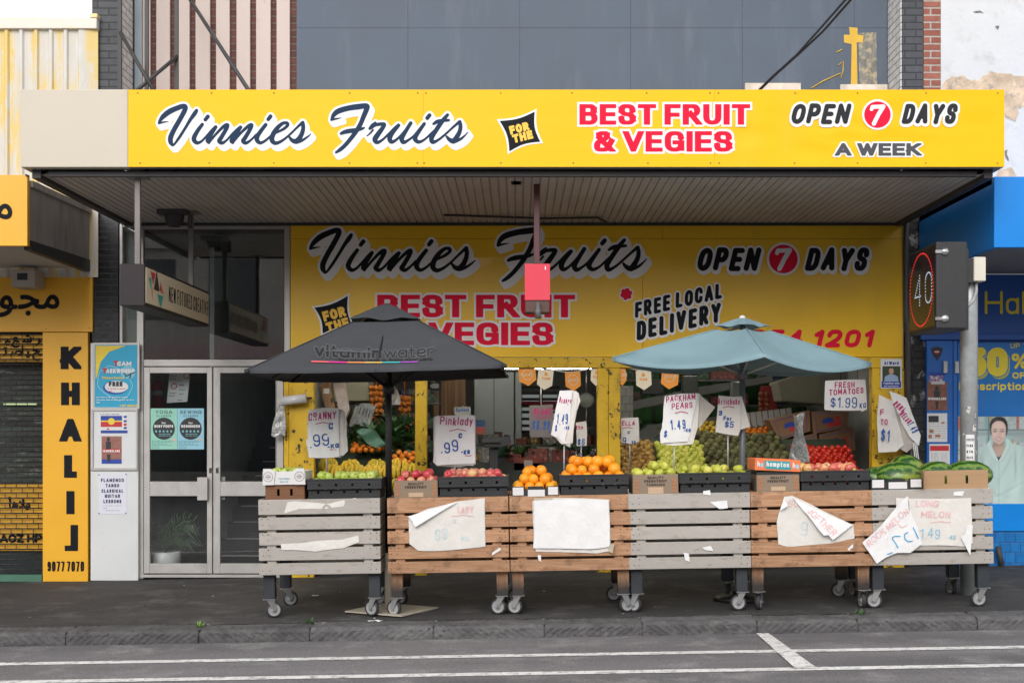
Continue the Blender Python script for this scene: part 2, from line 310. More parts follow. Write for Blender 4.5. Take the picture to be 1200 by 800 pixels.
def field(strokes, step, pad, butt=False, clip=None):
    al = np.array([p[:2] for q, r, c in strokes for p in q]); rm = max(np.max(r) for q, r, c in strokes)
    x0, y0 = al.min(0) - rm - pad - 3 * step; x1, y1 = al.max(0) + rm + pad + 3 * step
    nx, ny = int((x1 - x0) / step) + 2, int((y1 - y0) / step) + 2
    gx = x0 + step * np.arange(nx); gy = y0 + step * np.arange(ny); f = np.full((ny, nx), 1e3)
    def win(ax, bx, ay, by): return slice(max(0, int((ay - y0) / step)), min(ny, int((by - y0) / step) + 2)), slice(max(0, int((ax - x0) / step)), min(nx, int((bx - x0) / step) + 2))
    for q, r, cl in strokes:
        q = np.array(q, float)[:, :2]; n = len(q); rxy = r if isinstance(r, tuple) else None; ra = np.full(n, max(r)) if rxy else np.full(n, r) if np.ndim(r) == 0 else np.array(r, float)
        for i in range(n - 1):
            a, b = q[i], q[i + 1]; d = b - a; L = np.hypot(*d)
            if L < 1e-9: d = np.array((1e-9, 0)); L = 1e-9
            d = d / L; e = max(ra[i], ra[i + 1]) + pad + 2 * step
            if rxy: ra[i] = math.hypot(rxy[0] * d[1], rxy[1] * d[0]); pr = math.hypot(rxy[0] * d[0], rxy[1] * d[1])
            else: pr = ra[i]
            if butt:
                ea = pr if (i == 0 and not cl) else 0; eb = pr if (i == n - 2 and not cl) else 0
                if i > 0:
                    u = q[i] - q[i - 1]; u = u / max(1e-9, np.hypot(*u))
                    if abs(u @ d) < .1: ea = pr
                if i < n - 2:
                    u = q[i + 2] - q[i + 1]; u = u / max(1e-9, np.hypot(*u))
                    if abs(u @ d) < .1: eb = pr
                if clip and abs(d[1]) > .3 and abs(d[0]) > .1: ea *= 1.7; eb *= 1.7
                a2 = a - d * ea; L2 = L + ea + eb
            e2 = e * (1.5 if butt else 1)
            ys, xs = win(min(a[0], b[0]) - e2, max(a[0], b[0]) + e2, min(a[1], b[1]) - e2, max(a[1], b[1]) + e2)
            X, Yv = np.meshgrid(gx[xs], gy[ys])
            if butt:
                u = (X - a2[0]) * d[0] + (Yv - a2[1]) * d[1]; v = -(X - a2[0]) * d[1] + (Yv - a2[1]) * d[0]
                dd = np.maximum(np.abs(u - L2 / 2) - L2 / 2, np.abs(v) - ra[i])
                if i > 0 or cl: dd = np.minimum(dd, np.hypot(X - a[0], Yv - a[1]) - ra[i])
            else:
                t = np.clip(((X - a[0]) * d[0] + (Yv - a[1]) * d[1]) / L, 0, 1)
                dd = np.hypot(X - a[0] - t * L * d[0], Yv - a[1] - t * L * d[1]) - (ra[i] + t * (ra[i + 1] - ra[i]))
            f[ys, xs] = np.minimum(f[ys, xs], dd)
    if clip:
        f = np.maximum(f, np.maximum(gy[:, None] - clip[1], clip[0] - gy[:, None]))
    return f, x0, y0, step
def contour(bm, fld, mp, dil=0, sweep=None, mi=0):
    f, x0, y0, st = fld; f = f - dil
    if sweep:
        n = int(max(abs(sweep[0]), abs(sweep[1])) / st) + 1; px, py = int(abs(sweep[0]) / st) + 2, int(abs(sweep[1]) / st) + 2
        g = np.full((f.shape[0] + 2 * py, f.shape[1] + 2 * px), 1e3); h, w = f.shape; x0 -= px * st; y0 -= py * st
        for i in range(n + 1):
            ox, oy = round(sweep[0] / st * i / n), round(sweep[1] / st * i / n)
            s = g[py + oy:py + oy + h, px + ox:px + ox + w]; np.minimum(s, f, out=s)
        f = g
    ins = f < 0; vs = {}
    def vert(key, x, y):
        v = vs.get(key)
        if v is None: v = vs[key] = bm.verts.new(mp(x0 + x * st, y0 + y * st))
        return v
    a = ins[:-1, :-1]; b = ins[:-1, 1:]; c = ins[1:, 1:]; d = ins[1:, :-1]
    full = a & b & c & d; part = (a | b | c | d) & ~full
    for j in range(full.shape[0]):
        row = full[j]; idx = np.flatnonzero(np.diff(np.concatenate(([0], row.view(np.int8), [0]))))
        for s, e in zip(idx[::2], idx[1::2]):
            bm.faces.new((vert((j, s), s, j), vert((j, e), e, j), vert((j + 1, e), e, j + 1), vert((j + 1, s), s, j + 1))).material_index = mi
    for j, i in zip(*np.nonzero(part)):
        cs = [(j, i), (j, i + 1), (j + 1, i + 1), (j + 1, i)]; poly = []
        for q in range(4):
            p1, p2 = cs[q], cs[(q + 1) % 4]
            if ins[p1]: poly.append(vert(p1, p1[1], p1[0]))
            if ins[p1] != ins[p2]:
                k1, k2 = (p1, p2) if p1 < p2 else (p2, p1)
                t = f[k1] / (f[k1] - f[k2]); t = min(.98, max(.02, t))
                poly.append(vert((k1, k2), k1[1] + t * (k2[1] - k1[1]), k1[0] + t * (k2[0] - k1[0])))
        if len(poly) >= 3:
            try: bm.faces.new(poly).material_index = mi
            except ValueError: pass
def put(name, parent, mat, flds, mp, dil=0, sweep=None):
    b = MB()
    for f in (flds if isinstance(flds, list) else [flds]): contour(b.bm, f, mp, dil, sweep)
    return b.build(name, mat, parent, recalc=False)
def txt(s, x, y, h, r, w=None, asp=1, sp=.14, shear=0, rot=0, align='l', butt=False, step=None, jit=0, pad=0, seed=3, space=.36):
    """strokes field in picture-like units, y upward from the baseline; returns field already rotated and placed (x right, y up)."""
    st, tw = layout(s, h, r, asp, sp, shear, jit, space, random.Random(seed))
    r0 = r[0] if isinstance(r, tuple) else r
    if w:
        w = w - shear * h
        for _ in range(6):
            asp *= max(.1, 1 + (w - tw) / max(1e-6, tw - len(s) * 2 * r0 * .5)); st, tw = layout(s, h, r, asp, sp, shear, jit, space, random.Random(seed))
    ox = {'l': 0, 'c': -tw / 2, 'r': -tw}[align]; c, sn = math.cos(rot), math.sin(rot)
    if rot == 0 and not shear and butt: clip = (y - 0, y + h)
    else: clip = None
    st = [([(x + (a + ox) * c - b * sn, y + (a + ox) * sn + b * c) for a, b in q], rr, cl) for q, rr, cl in st]
    return field(st, step or max(h / 22, .12), pad, butt, clip)
def mpP(Y): return lambda u, v: P(u, -v, Y)               # lettering units = photo pixels, v = -py
def ltr(name, parent, mat, Y, s, px, py, h, r, dil=0, sweep=None, **k):
    """letters given in photo pixels on the plane at depth Y; py is the baseline."""
    k.setdefault('pad', dil); return put(name, parent, mat, txt(s, px, -py, h, r, **k), mpP(Y), dil, sweep)
def multi(name, parent, mat, Y, items, **kw):             # several lines as one printed part
    return put(name, parent, mat, [txt(i[0], i[1], -i[2], i[3], i[4], **{**kw, **(i[5] if len(i) > 5 else {})}) for i in items], mpP(Y))
def fontfield(chars, size, step, pad):
    """outlines of the built-in face -> signed distance field; chars = [(character, x, y)]"""
    segs = []
    allf = None; outs = []
    for ch, x, y in chars:
        c = bpy.data.curves.new('glyph', 'FONT'); c.body = ch; c.size = size; o = bpy.data.objects.new('glyph', c); COL.objects.link(o)
        dg = bpy.context.evaluated_depsgraph_get(); me = bpy.data.meshes.new_from_object(o.evaluated_get(dg)); bm = bmesh.new(); bm.from_mesh(me)
        sg = [tuple((v.co.x + x, v.co.y + y) for v in e.verts) for e in bm.edges if len(e.link_faces) == 1]
        bm.free(); bpy.data.meshes.remove(me); bpy.data.objects.remove(o); bpy.data.curves.remove(c); outs.append(sg)
    pts = np.array([p for sg in outs for s in sg for p in s]); x0, y0 = pts.min(0) - pad - 3 * step; x1, y1 = pts.max(0) + pad + 3 * step
    nx, ny = int((x1 - x0) / step) + 2, int((y1 - y0) / step) + 2; gx = x0 + step * np.arange(nx); gy = y0 + step * np.arange(ny); f = np.full((ny, nx), 1e3)
    X, Yv = np.meshgrid(gx, gy)
    for sg in outs:
        if not sg: continue
        dm = np.full((ny, nx), 1e3); par = np.zeros((ny, nx), bool)
        for (ax, ay), (bx, by) in sg:
            dx, dy = bx - ax, by - ay; L2 = dx * dx + dy * dy + 1e-12; t = np.clip(((X - ax) * dx + (Yv - ay) * dy) / L2, 0, 1)
            dm = np.minimum(dm, np.hypot(X - ax - t * dx, Yv - ay - t * dy))
            if ay != by:
                m = (gy >= min(ay, by)) & (gy < max(ay, by)); xc = ax + (gy - ay) * dx / dy
                par ^= m[:, None] & (X < xc[:, None])
        f = np.minimum(f, np.where(par, -dm, dm))
    return f, x0, y0, step
def adv(s, size, gap=0):                                   # rough advances of the built-in face
    o = []; x = 0
    for ch in s:
        o.append((ch, x, 0)); x += size * ({'i': .23, 'l': .23, 't': .32, 'f': .3, 'r': .37, 'm': .82, 'w': .72, 'W': .95, 'M': .8, ' ': .28, 's': .42}.get(ch, .54 if ch.islower() else .66)) + gap
    return o
# ================================================================ materials used by the buildings
asphalt = groundmat('road asphalt', (.195, .186, .192), (.12, .115, .119), (.262, .252, .254), (.25, 1.6, 1), crack=0, gum=.04)
pathm = groundmat('footpath asphalt', (.07, .066, .065), (.04, .038, .039), (.118, .112, .108), (.5, 1.3, 1), crack=.0018, gum=.07, grain=85)
kerbm = M('bluestone', (.1, .096, .098), .8, .35, 6, bump=1.2, bs=26, col2=(.16, .155, .15), lo=.52, hi=.75, s2=9, isl=.16, col3=(.035, .035, .035), lo3=.56, hi3=.66, s3=22, st3=(1, 1, 2.5))
linem = M('road paint', (.72, .71, .69), .7, .1, 5, col2=(.3, .29, .29), lo=.5, hi=.66, s2=14, col3=(.15, .14, .145), lo3=.58, hi3=.64, s3=32)
yel = M('yellow sign paint', (.92, .52, .008), .3, .03, 2, rvar=.06, coat=.15)
yel_post = M('worn yellow paint', (.68, .42, .01), .55, .12, 3, col2=(.42, .24, .01), lo=.55, hi=.7, s2=4, st2=(1, 1, .6), col3=(.03, .025, .01), lo3=.575, hi3=.61, s3=14, st3=(1, 1, .8))
beige = M('beige sheet metal', (.58, .515, .42), .5, .04, 1.5, col2=(.52, .45, .36), lo=.6, hi=.8)
alu = M('aluminium frame', (.5, .48, .46), .42, .08, 5, metal=.35, col2=(.38, .36, .35), lo=.55, hi=.75, s2=6, st2=(1, 1, .3))
dark = M('dark metal', (.035, .033, .034), .5, .2, 5)
soffm = M('soffit boards', (.52, .475, .44), .55, .08, 1.2, stretch=(6, 1, 1), col2=(.38, .34, .31), lo=.5, hi=.8, s2=1.4)
navy = M('navy vinyl', (.02, .042, .09), .6, .05, spec=.12)
white = M('white vinyl', (.83, .82, .82), .5, .03)
red = M('red vinyl', (.8, .012, .05), .6, .05, spec=.12)
blackv = M('black vinyl', (.012, .013, .017), .6, .05, spec=.12)
charv = M('charcoal vinyl', (.03, .032, .038), .6, .05, spec=.12)
navy2, white2, red2 = navy, white, red
darkbrick = brickmat('dark painted brick', (.045, .048, .056), (.065, .068, .078), (.018, .018, .02), .24, .0775, .007, .6)
blacktile = brickmat('black glazed brick', (.012, .013, .015), (.02, .022, .026), (.05, .052, .055), .34, .065, .004, .25, .35)
whitebrick = brickmat('white painted brick', (.62, .6, .58), (.68, .66, .64), (.2, .18, .17), .24, .0775, .006, .7)
redbrick = brickmat('red brick', (.27, .085, .06), (.36, .13, .09), (.42, .36, .31), .23, .0775, .011, .85, .9)
redbrick2 = brickmat('dark red brick', (.1, .04, .034), (.14, .052, .042), (.16, .12, .1), .23, .0775, .009, .85, .9)
pinkm = M('pink board', (.58, .475, .43), .65, .05, 2, stretch=(1, 1, .4), col2=(.52, .38, .34), lo=.63, hi=.72, s2=4, col3=(.25, .2, .18), lo3=.72, hi3=.74, s3=9)
slate = M('blue grey panel', (.078, .102, .14), .6, .12, 1.2, col2=(.115, .14, .175), lo=.54, hi=.8, s2=2.2, st2=(2.2, 1, .3), col3=(.2, .21, .2), lo3=.7, hi3=.82, s3=7, st3=(3, 1, .12))
render_m = M('white render', (.66, .66, .655), .85, .04, 3, bump=.6, bs=16, col2=(.5, .48, .45), lo=.56, hi=.8, s2=4)
bare = M('bare render', (.62, .47, .33), .9, .25, 7, bump=.8, bs=30, col2=(.33, .29, .25), lo=.55, hi=.66, s2=9, col3=(.8, .76, .7), lo3=.6, hi3=.66, s3=10)
corr = M('peeling yellow sheet', (.6, .565, .51), .6, .07, 3, stretch=(4, 1, .5), col2=(.7, .52, .18), lo=.46, hi=.56, s2=1.6, st2=(3, 1, .5), col3=(.62, .6, .57), lo3=.54, hi3=.6, s3=4, st3=(3.4, 1, .55))
amber = M('amber sign', (.84, .43, .025), .4, .04, 2)
ptblue = M('blue sheet', (.0, .235, .74), .35, .06, 2)
dkblue = M('deep blue sheet', (.012, .085, .36), .4, .1, 2)
greyconc = M('weathered grey sheet', (.34, .31, .29), .7, .1, 1.5, stretch=(1, 3, 1), col2=(.2, .18, .165), lo=.5, hi=.75, s2=3, st2=(1, 4, .6))
glass = glassmat('window glass', (.9, .93, .93), 2.15)
glass_r = glassmat('door glass', (.93, .95, .95), 1.9)
inwall = M('interior wall', (.42, .43, .41), .7, .15, 2)
whitep = M('white painted panel', (.66, .67, .67), .5, .05, 2, col2=(.45, .44, .42), lo=.66, hi=.75, s2=5, col3=(.12, .11, .1), lo3=.74, hi3=.75, s3=26)
# ================================================================ ground
b = MB()
b.grid(lambda u, v: (lambda x, y: (x, y, rz(x)))(-260 + 520 * u, -300 + (300 + KY) * v), 26, 15); b.build('road', asphalt, kind='structure')
b = MB()
def fp(u, v):
    x = -60 + 120 * u; y = KY + .3 + (9.5 - KY) * v; return (x, y, gz(x, y))
b.grid(lambda u, v: (-60 + 120 * u, KY + .26 + (-.35 - KY - .26) * v, gz(-60 + 120 * u, KY + .26 + (-.35 - KY - .26) * v)), 60, 12)
b.grid(lambda u, v: (-60 + 120 * u, -.35 + 10.35 * v, gz(-60 + 120 * u, -.35 + 10.35 * v) + (0 if v < .001 else 0)), 60, 6); b.build('footpath', pathm, kind='structure')
b = MB(); js = [XX(p, KY) for p in (-400, -260, -150, -40, 77, 233, 363, 508, 638, 753, 887, 1005, 1145, 1290, 1430, 1600)]
for k, (a, c) in enumerate(zip(js, js[1:])):
    n = 12; rs = random.Random(k); g = .006
    prof = [(.0, -.35), (-.003, -.02), (.0, .04), (.003, .085), (.02, .108), (.06, .113), (.3, .117), (.3, -.3)]
    def fn(u, v, a=a, c=c, k=k):
        i = v * (len(prof) - 1); i0 = min(int(i), len(prof) - 2); t = i - i0
        y = prof[i0][0] * (1 - t) + prof[i0 + 1][0] * t; z = prof[i0][1] * (1 - t) + prof[i0 + 1][1] * t
        x = a + g + (c - a - 2 * g) * u
        hatch = .5 + .5 * math.sin(x * 95 * (1 if k % 2 else -1) + z * 120 + 3 * noise.noise((x * 3, z * 9, k)))
        nn = noise.noise((x * 5, y * 9 + k, z * 16)) * .01 + noise.noise((x * 22, y * 20 + k, z * 50)) * .005 - hatch * .007
        e = -.007 * max(0, 1 - min(u, 1 - u) * 50) if v > .3 else 0
        return Vector((x, KY + y + (nn if v < .6 else 0) - e * .5, rz(x) + z + (nn * .45 if v > .4 else 0) + e + .004 * math.sin(k * 2.3)))
    b.grid(fn, 110, 28)
    for x in (a + g, c - g):
        b.poly([(x, KY + p[0], rz(x) + p[1] - .006) for p in prof])
for a, c in zip(js, js[1:]): b.prism([(a, KY + .012, -.7), (c, KY + .012, -.7), (c, KY + .012, rz(c) + .085), (a, KY + .012, rz(a) + .085)], (0, .27, 0)).prism([(a, KY + .06, -.7), (c, KY + .06, -.7), (c, KY + .06, rz(c) + .108), (a, KY + .06, rz(a) + .108)], (0, .23, 0))
b.build('kerb', kerbm, kind='structure')
b = MB()
def strip(y, w, x0=-40, x1=40, n=40):
    for i in range(n):
        a = x0 + (x1 - x0) * i / n; c = x0 + (x1 - x0) * (i + 1) / n
        b.poly([(a, y - w / 2, rz(a) + .004), (c, y - w / 2, rz(c) + .004), (c, y + w / 2, rz(c) + .004), (a, y + w / 2, rz(a) + .004)])
strip(-4.08, .115); strip(-4.80, .115)
def road_pt(px, py):
    # ray - sloped road intersection
    dx, dz = (px - CX) / F, -(py - CY) / F
    t = (-.17 + .004 - EY) / (dz - SL * dx); return Vector((dx * t, -D + t, rz(dx * t) + .008))
b.poly([road_pt(884, 740), road_pt(898, 740), road_pt(958, 783), road_pt(932, 783)])
b.build('road_marking', linem, kind='structure')
# ================================================================ the fruit shop building
shop = thing('fruit_shop', 'two storey shop with wide metal awning, yellow posts and an open produce front', 'building', (0, 0, 0))
x_pl, x_pr = XX(108, 0), XX(138.5, 0)
MB().box(x_pl, x_pr, 0, .6, -.4, 3.9).build('brick_pier', blacktile, shop)
MB().box(x_pl, x_pr, 0, .6, 3.9, 7.6).build('brick_pier', darkbrick, shop)
MB().box(x_pr + .002, x_pr + .014, .004, .5, 3.9, 7.6).build('painted_return', whitebrick, shop)
xr0, xr1, xr2 = XX(1057, 0), XX(1082, 0), XX(1102, 0)
MB().box(xr0, xr1, 0, .6, 3.9, 7.6).build('brick_pier', darkbrick, shop)
MB().box(XX(1062, .03), xr1 + .04, .03, .6, -.4, 3.9).build('brick_pier', brickmat('scuffed dark brick', (.02, .02, .023), (.03, .03, .034), (.012, .012, .012), .24, .0775, .008, .7, .6, (.35, .34, .33), .52, .6, 5), shop)
MB().box(xr0 - .014, xr0 - .002, .004, .5, 3.9, 7.6).build('painted_return', whitebrick, shop)
MB().box(x_pr + .014, xr0 - .014, .502, .9, 3.7, 7.6).build('upper_wall', redbrick2, shop)
b = MB()                                                     # pink boards over the brickwork
eds = [(167, 176), (183, 199), (205, 222), (229, 246), (253, 269), (277, 293), (300, 317), (324, 339.5)]
for a, c in eds: b.box(XX(a, .46), XX(c, .46), .46, .5, 3.8, 7.6)
b.build('cladding_board', pinkm, shop, bevel=.004)
MB().box(XX(157.5, .47), XX(166.5, .47), .47, .5, 3.8, 7.6).build('corner_flashing', M('pale blue flashing', (.36, .42, .46), .5, .1, 3), shop, bevel=.003)
b = MB(); vx = [347.5, 478, 609, 739, 870, 1001, 1040]; hz = [-140, 33, 170]
for a, c in zip(vx, vx[1:]):
    for t, u in zip(hz, hz[1:]):
        b.box(XX(a, .47) + .0012, XX(c, .47) - .0012, .47 + rnd.uniform(0, .002), .5, ZZ(u, .47) + .0016, ZZ(t, .47) - .0016)
b.build('upper_panel', slate, shop)
b = MB()                                                     # ghost of removed letters
ghost = M('paint ghost', (.135, .17, .22), .6, .1, 6)
put('faded_lettering', shop, ghost, [txt(s, x, 6, 45, 2.5, asp=1.1, pad=0) for s, x in (('S', 430), ('U', 650), ('O', 690), ('T', 740), ('C', 500))], mpP(.467), 0)
crossm = M('yellow brush paint', (.7, .42, .035), .6, .1, 5, col2=(.6, .5, .3), lo=.62, hi=.7, s2=9)
q = [(995, 32), (1005, 33), (1005, 41), (1012, 42), (1011, 50), (1004, 50), (1005, 106), (997, 106), (998, 52), (989, 50), (989, 41), (996, 41)]
b = MB(); b.poly([P(x, y, .468) for x, y in q]); b.build('painted_cross', crossm, shop)
b = MB(); b.poly([P(x, y, .4685) for x, y in ((1006, 39), (1027, 38), (1028, 100), (1007, 99))]); b.build('scraped_patch', M('scraped paint', (.2, .19, .17), .7, .3, 10, stretch=(3, 1, .6), col2=(.42, .35, .22), lo=.5, hi=.6, s2=14), shop)
b = MB()
for pts in ([(950, 104), (965, 95), (985, 86)], [(982, 77), (988, 72), (988, 83), (985, 92)], [(980, 62), (987, 58)]):
    b.tube([P(x, y, .466) for x, y in pts], .006, 5)
b.build('paint_drip', crossm, shop)
MB().box(XX(873, .44), XX(938, .44), .42, .47, ZZ(106, .44), ZZ(98, .44)).box(XX(985, .44), XX(1040, .44), .44, .47, ZZ(108, .44), ZZ(99, .44)).build('wall_patch', M('pale timber strip', (.7, .6, .5), .8, .2, 8), shop)
# awning stays
b = MB()
for px in (140.5, 172, 207): b.box(XX(px - 2, -.08), XX(px + 2, -.08), -.1, -.06, 4.2, 7.6)
for x0, y0, x1, y1, ya, yb in ((141, 38, 181, 108, -.1, -.5), (208, 66, 158, 108, -.1, -.5), (219, -6, 294, 110, .2, -1.4)):
    b.tube([P(x0, y0, ya), P(x1, y1, yb)], .02, 8)
b.build('awning_stay', dark, shop)
# awning
AY = -2.76; zt, zb = ZZ(105, AY), ZZ(196, AY); axl, axr = XX(24, AY), XX(1177, AY)
MB().box(axl, XX(150, AY), AY, AY + .1, zb, zt).build('awning_fascia', beige, shop, bevel=.004)
MB().box(XX(150, AY) + .002, axr, AY + .006, AY + .1, zb + .004, zt - .004).box(axl + .004, axl + .06, AY + .102, -.02, zb, zt).box(axr - .06, axr - .004, AY + .102, -.02, zb, zt).box(axl + .07, axr - .07, AY + .104, .48, zt - .14, zt - .1).build('awning_frame', M('grey awning metal', (.3, .28, .27), .5, .1, 3), shop)
b = MB(); zs = 3.79; x = axl + .12; pts = []
while x < axr - .1:
    pts += [(x, 0), (x + .06, 0), (x + .064, .012), (x + .072, .012)]; x += .076
for (xa, za), (xb, zb_) in zip(pts, pts[1:]):
    b.poly([(xa, AY + .1, zs + za), (xb, AY + .1, zs + zb_), (xb, -.0, zs + za * 0 + zb_), (xa, -.0, zs + za)])
b.build('awning_soffit', soffm, shop)
b = MB(); b.box(axl + .061, axl + .14, AY + .101, -.005, zs - .035, zs + .05).box(axr - .14, axr - .061, AY + .101, -.005, zs - .035, zs + .05)
b.box(axl + .2, axr - .2, AY + .101, AY + .14, zs - .02, zs + .03).box(XX(160, -.06), XX(1058, -.06), -.06, -.015, zs - .03, zs - .004)
b.build('awning_trim', dark, shop, bevel=.004)
b = MB(); b.tube([P(520, 252, -.6), P(640, 256, -.5), P(700, 255, -.5), P(710, 260, -.3)], .012, 6); b.build('conduit', dark, shop)
for px, py in ((604, 209), (606, 244)): MB().box(XX(px - 5, -2.3), XX(px + 5, -2.3), -2.35, -2.28, zs - .02, zs - .001).build('soffit_bracket', dark, shop)
# entry
b = MB(); Yf = .0
for x0, y0, x1, y1 in ((160, 262, 168, 678), (333, 262, 340, 430), (324, 430, 332, 676), (168.2, 421, 332.8, 429), (168.2, 262, 332.8, 268), (140, 262, 143.5, 402), (143.7, 262, 159.8, 266)):
    b.pbox(x0, y0, x1, y1, Yf, .07)
b.pbox(161, 673, 332, 676.5, -.012, .09)
b.build('door_frame', alu, shop, bevel=.004)
b = MB(); b.pbox(168.5, 268.3, 332.5, 420.7, .03, .006); b.build('window_pane', glass, shop)
b = MB(); b.pbox(143.7, 266.3, 159.8, 402, .03, .006); b.build('window_pane', glass, shop)
b = MB(); b.pbox(143.8, 266, 159.8, 678, .12, .02); b.build('back_panel', M('grey green board', (.3, .31, .29), .7, .1, 2), shop)
def door(x0, g0, g1, x1, handle, left):
    b = MB(); yt, yb = 430, 671.5
    b.pbox(x0, yt, g0, yb, .0, .045); b.pbox(g1, yt, x1, yb, .0, .045)
    for a, c in ((yt, 437), (564, 581), (660, yb)): b.pbox(g0 + .05, a, g1 - .05, c, .001, .043)
    d = b.build('door', alu, shop, bevel=.003)
    b = MB(); b.pbox(g0, 437, g1, 564, .02, .006); b.pbox(g0, 581, g1, 660, .02, .006); b.build('glass', glass_r, d)
    b = MB()
    if left: b.pbox(handle, 559, handle + 12, 586, -.05, .03); b.pbox(handle + 1, 566, handle + 11, 579, -.02, .02)
    else: b.pbox(258.5, 558, 264, 563.5, .05, .02); b.pbox(258.5, 581.5, 264, 585, .05, .02)
    b.build('handle', alu, d, bevel=.003)
    b = MB(); b.pbox(handle + 14 if left else x0 + 3, 548, handle + 17 if left else x0 + 6, 554, -.004, .004); b.build('lock', dark, d)
door(168.5, 175.5, 242.5, 248.5, 231, True); door(250, 258, 323, 323.8, 250.5, False)
# entry hall behind the doors, with stairs
hx0, hx1 = XX(143, .15), XX(338, .15)
for q_ in ((hx0 - .05, hx0, .15, 7), (hx1, hx1 + .08, .16, 7), (hx0, hx1, 6.9, 7)): MB().box(*q_, -.2, 3.78).build('hall_wall', inwall, shop)
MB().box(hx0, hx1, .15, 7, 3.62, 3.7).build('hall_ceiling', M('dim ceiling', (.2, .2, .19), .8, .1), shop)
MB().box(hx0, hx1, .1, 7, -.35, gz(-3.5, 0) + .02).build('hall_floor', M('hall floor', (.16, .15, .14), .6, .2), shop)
sx0 = XX(252, .5)
MB().box(sx0 - .06, sx0 - .01, .5, 6, -.2, 3.6).build('hall_wall', M('hall partition', (.45, .45, .43), .7, .1), shop)
b = MB()
for i in range(16): b.box(sx0, hx1 - .01, .55 + .28 * i, .55 + .28 * i + .29, -.2, .13 + .17 * i)
st = b.build('stair', M('stair carpet', (.014, .015, .017), .9, .2, 8), shop)
b = MB()
for i in range(16): b.box(sx0 + .01 + .03 * i, hx1 - .02, .55 + .28 * i - .006, .55 + .28 * i + .02, .13 + .17 * i - .004, .13 + .17 * i + .008)
b.build('stair_nosing', M('nosing metal', (.42, .4, .38), .4, .1, metal=.6), st)
# white boarded panel beside the door
MB().pbox(106, 402, 162, 680, -.05, .048).build('notice_panel', whitep, shop, bevel=.004)
# posts of the produce front
for x0, x1, y0, y1 in ((332.5, 338.3, 431, 690), (338.5, 368, 432, 690), (486.5, 500, 431, 690), (700, 713, 431, 690), (713.3, 727, 431, 690), (1022, 1060, 431, 690)):
    b = MB(); b.pbox(x0, y0, x1, y1, -.035, .12 if x0 != 713.3 else .1); b.build('shop_post', yel_post, shop, bevel=.005)
b = MB(); b.pbox(340.5, 418.5, 1059, 430.8, -.04, .13); b.pbox(500, 426, 700, 430.7, -.05, .009); b.build('lintel', yel_post, shop, bevel=.004)
MB().pbox(340.6, 256, 1059, 418, .005, .1).build('backing_wall', inwall, shop)
MB().box(x_pl, xr1, .605, 7.2, 7.3, 7.4).box(x_pl, xr1, 7.1, 7.2, -.4, 7.29).build('rear_shell', inwall, shop)
b = MB(); b.tube([P(1062, 262, -.07), P(1062, 372, -.07), P(1064, 380, -.07), P(1064, 660, -.07)], .03, 10); b.build('downpipe', M('dark pipe', (.06, .055, .055), .5, .2), shop)
# produce hall behind
ix0, ix1 = XX(338, .1), XX(1061, .1)
for a_, c_ in ((ix0 + .005, ix0 + .05), (ix1 - .05, ix1)): MB().box(a_, c_, .13, 7, -.2, 2.75).build('hall_wall', inwall, shop)
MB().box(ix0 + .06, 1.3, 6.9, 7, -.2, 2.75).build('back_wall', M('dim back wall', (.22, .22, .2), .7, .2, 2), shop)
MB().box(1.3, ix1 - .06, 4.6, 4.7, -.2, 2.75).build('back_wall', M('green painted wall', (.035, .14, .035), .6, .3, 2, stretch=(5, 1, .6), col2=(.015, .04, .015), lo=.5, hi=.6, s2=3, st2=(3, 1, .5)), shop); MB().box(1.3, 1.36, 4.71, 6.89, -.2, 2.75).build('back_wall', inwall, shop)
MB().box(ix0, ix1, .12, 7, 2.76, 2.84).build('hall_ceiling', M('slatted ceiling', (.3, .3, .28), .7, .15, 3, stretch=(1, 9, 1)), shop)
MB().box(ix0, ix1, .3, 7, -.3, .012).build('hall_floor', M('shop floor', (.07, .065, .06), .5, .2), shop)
b = MB(); b.pbox(556, 436, 602, 600, 4.5, .1); b.pbox(604, 436, 611, 600, 4.5, .1); cd = b.build('cool_room_door', M('grey steel door', (.36, .4, .4), .4, .05, metal=.3), shop)
b = MB(); b.pbox(578.5, 437, 579.2, 599, 4.49, .01); b.build('door_seam', dark, cd)
b = MB()
for i in range(9): b.pbox(508 + i * 4.2, 430, 511.8 + i * 4.2, 520, 4.1, .03)
b.build('timber_panelling', M('timber panelling', (.3, .17, .08), .6, .15, 5, isl=.2), shop)
b = MB(); b.pbox(612, 462, 653, 506, 6.2, .02); b.build('back_window', emit('daylit back window', (.5, .55, .55), .22), shop)
b = MB()
for y in (452, 459, 466, 474, 481, 489, 497, 504): b.pbox(609, y, 656, y + 3.2, 6.17, .02)
b.pbox(632, 444, 636, 520, 6.16, .02)
b.build('back_window_bars', dark, shop)
b = MB(); b.pbox(610, 470, 656, 474, 6.1, .02); b.pbox(640, 476, 652, 480, 6.1, .02); b.build('red_shelf_edge', M('red shelf strip', (.6, .03, .06), .5, .1), shop)
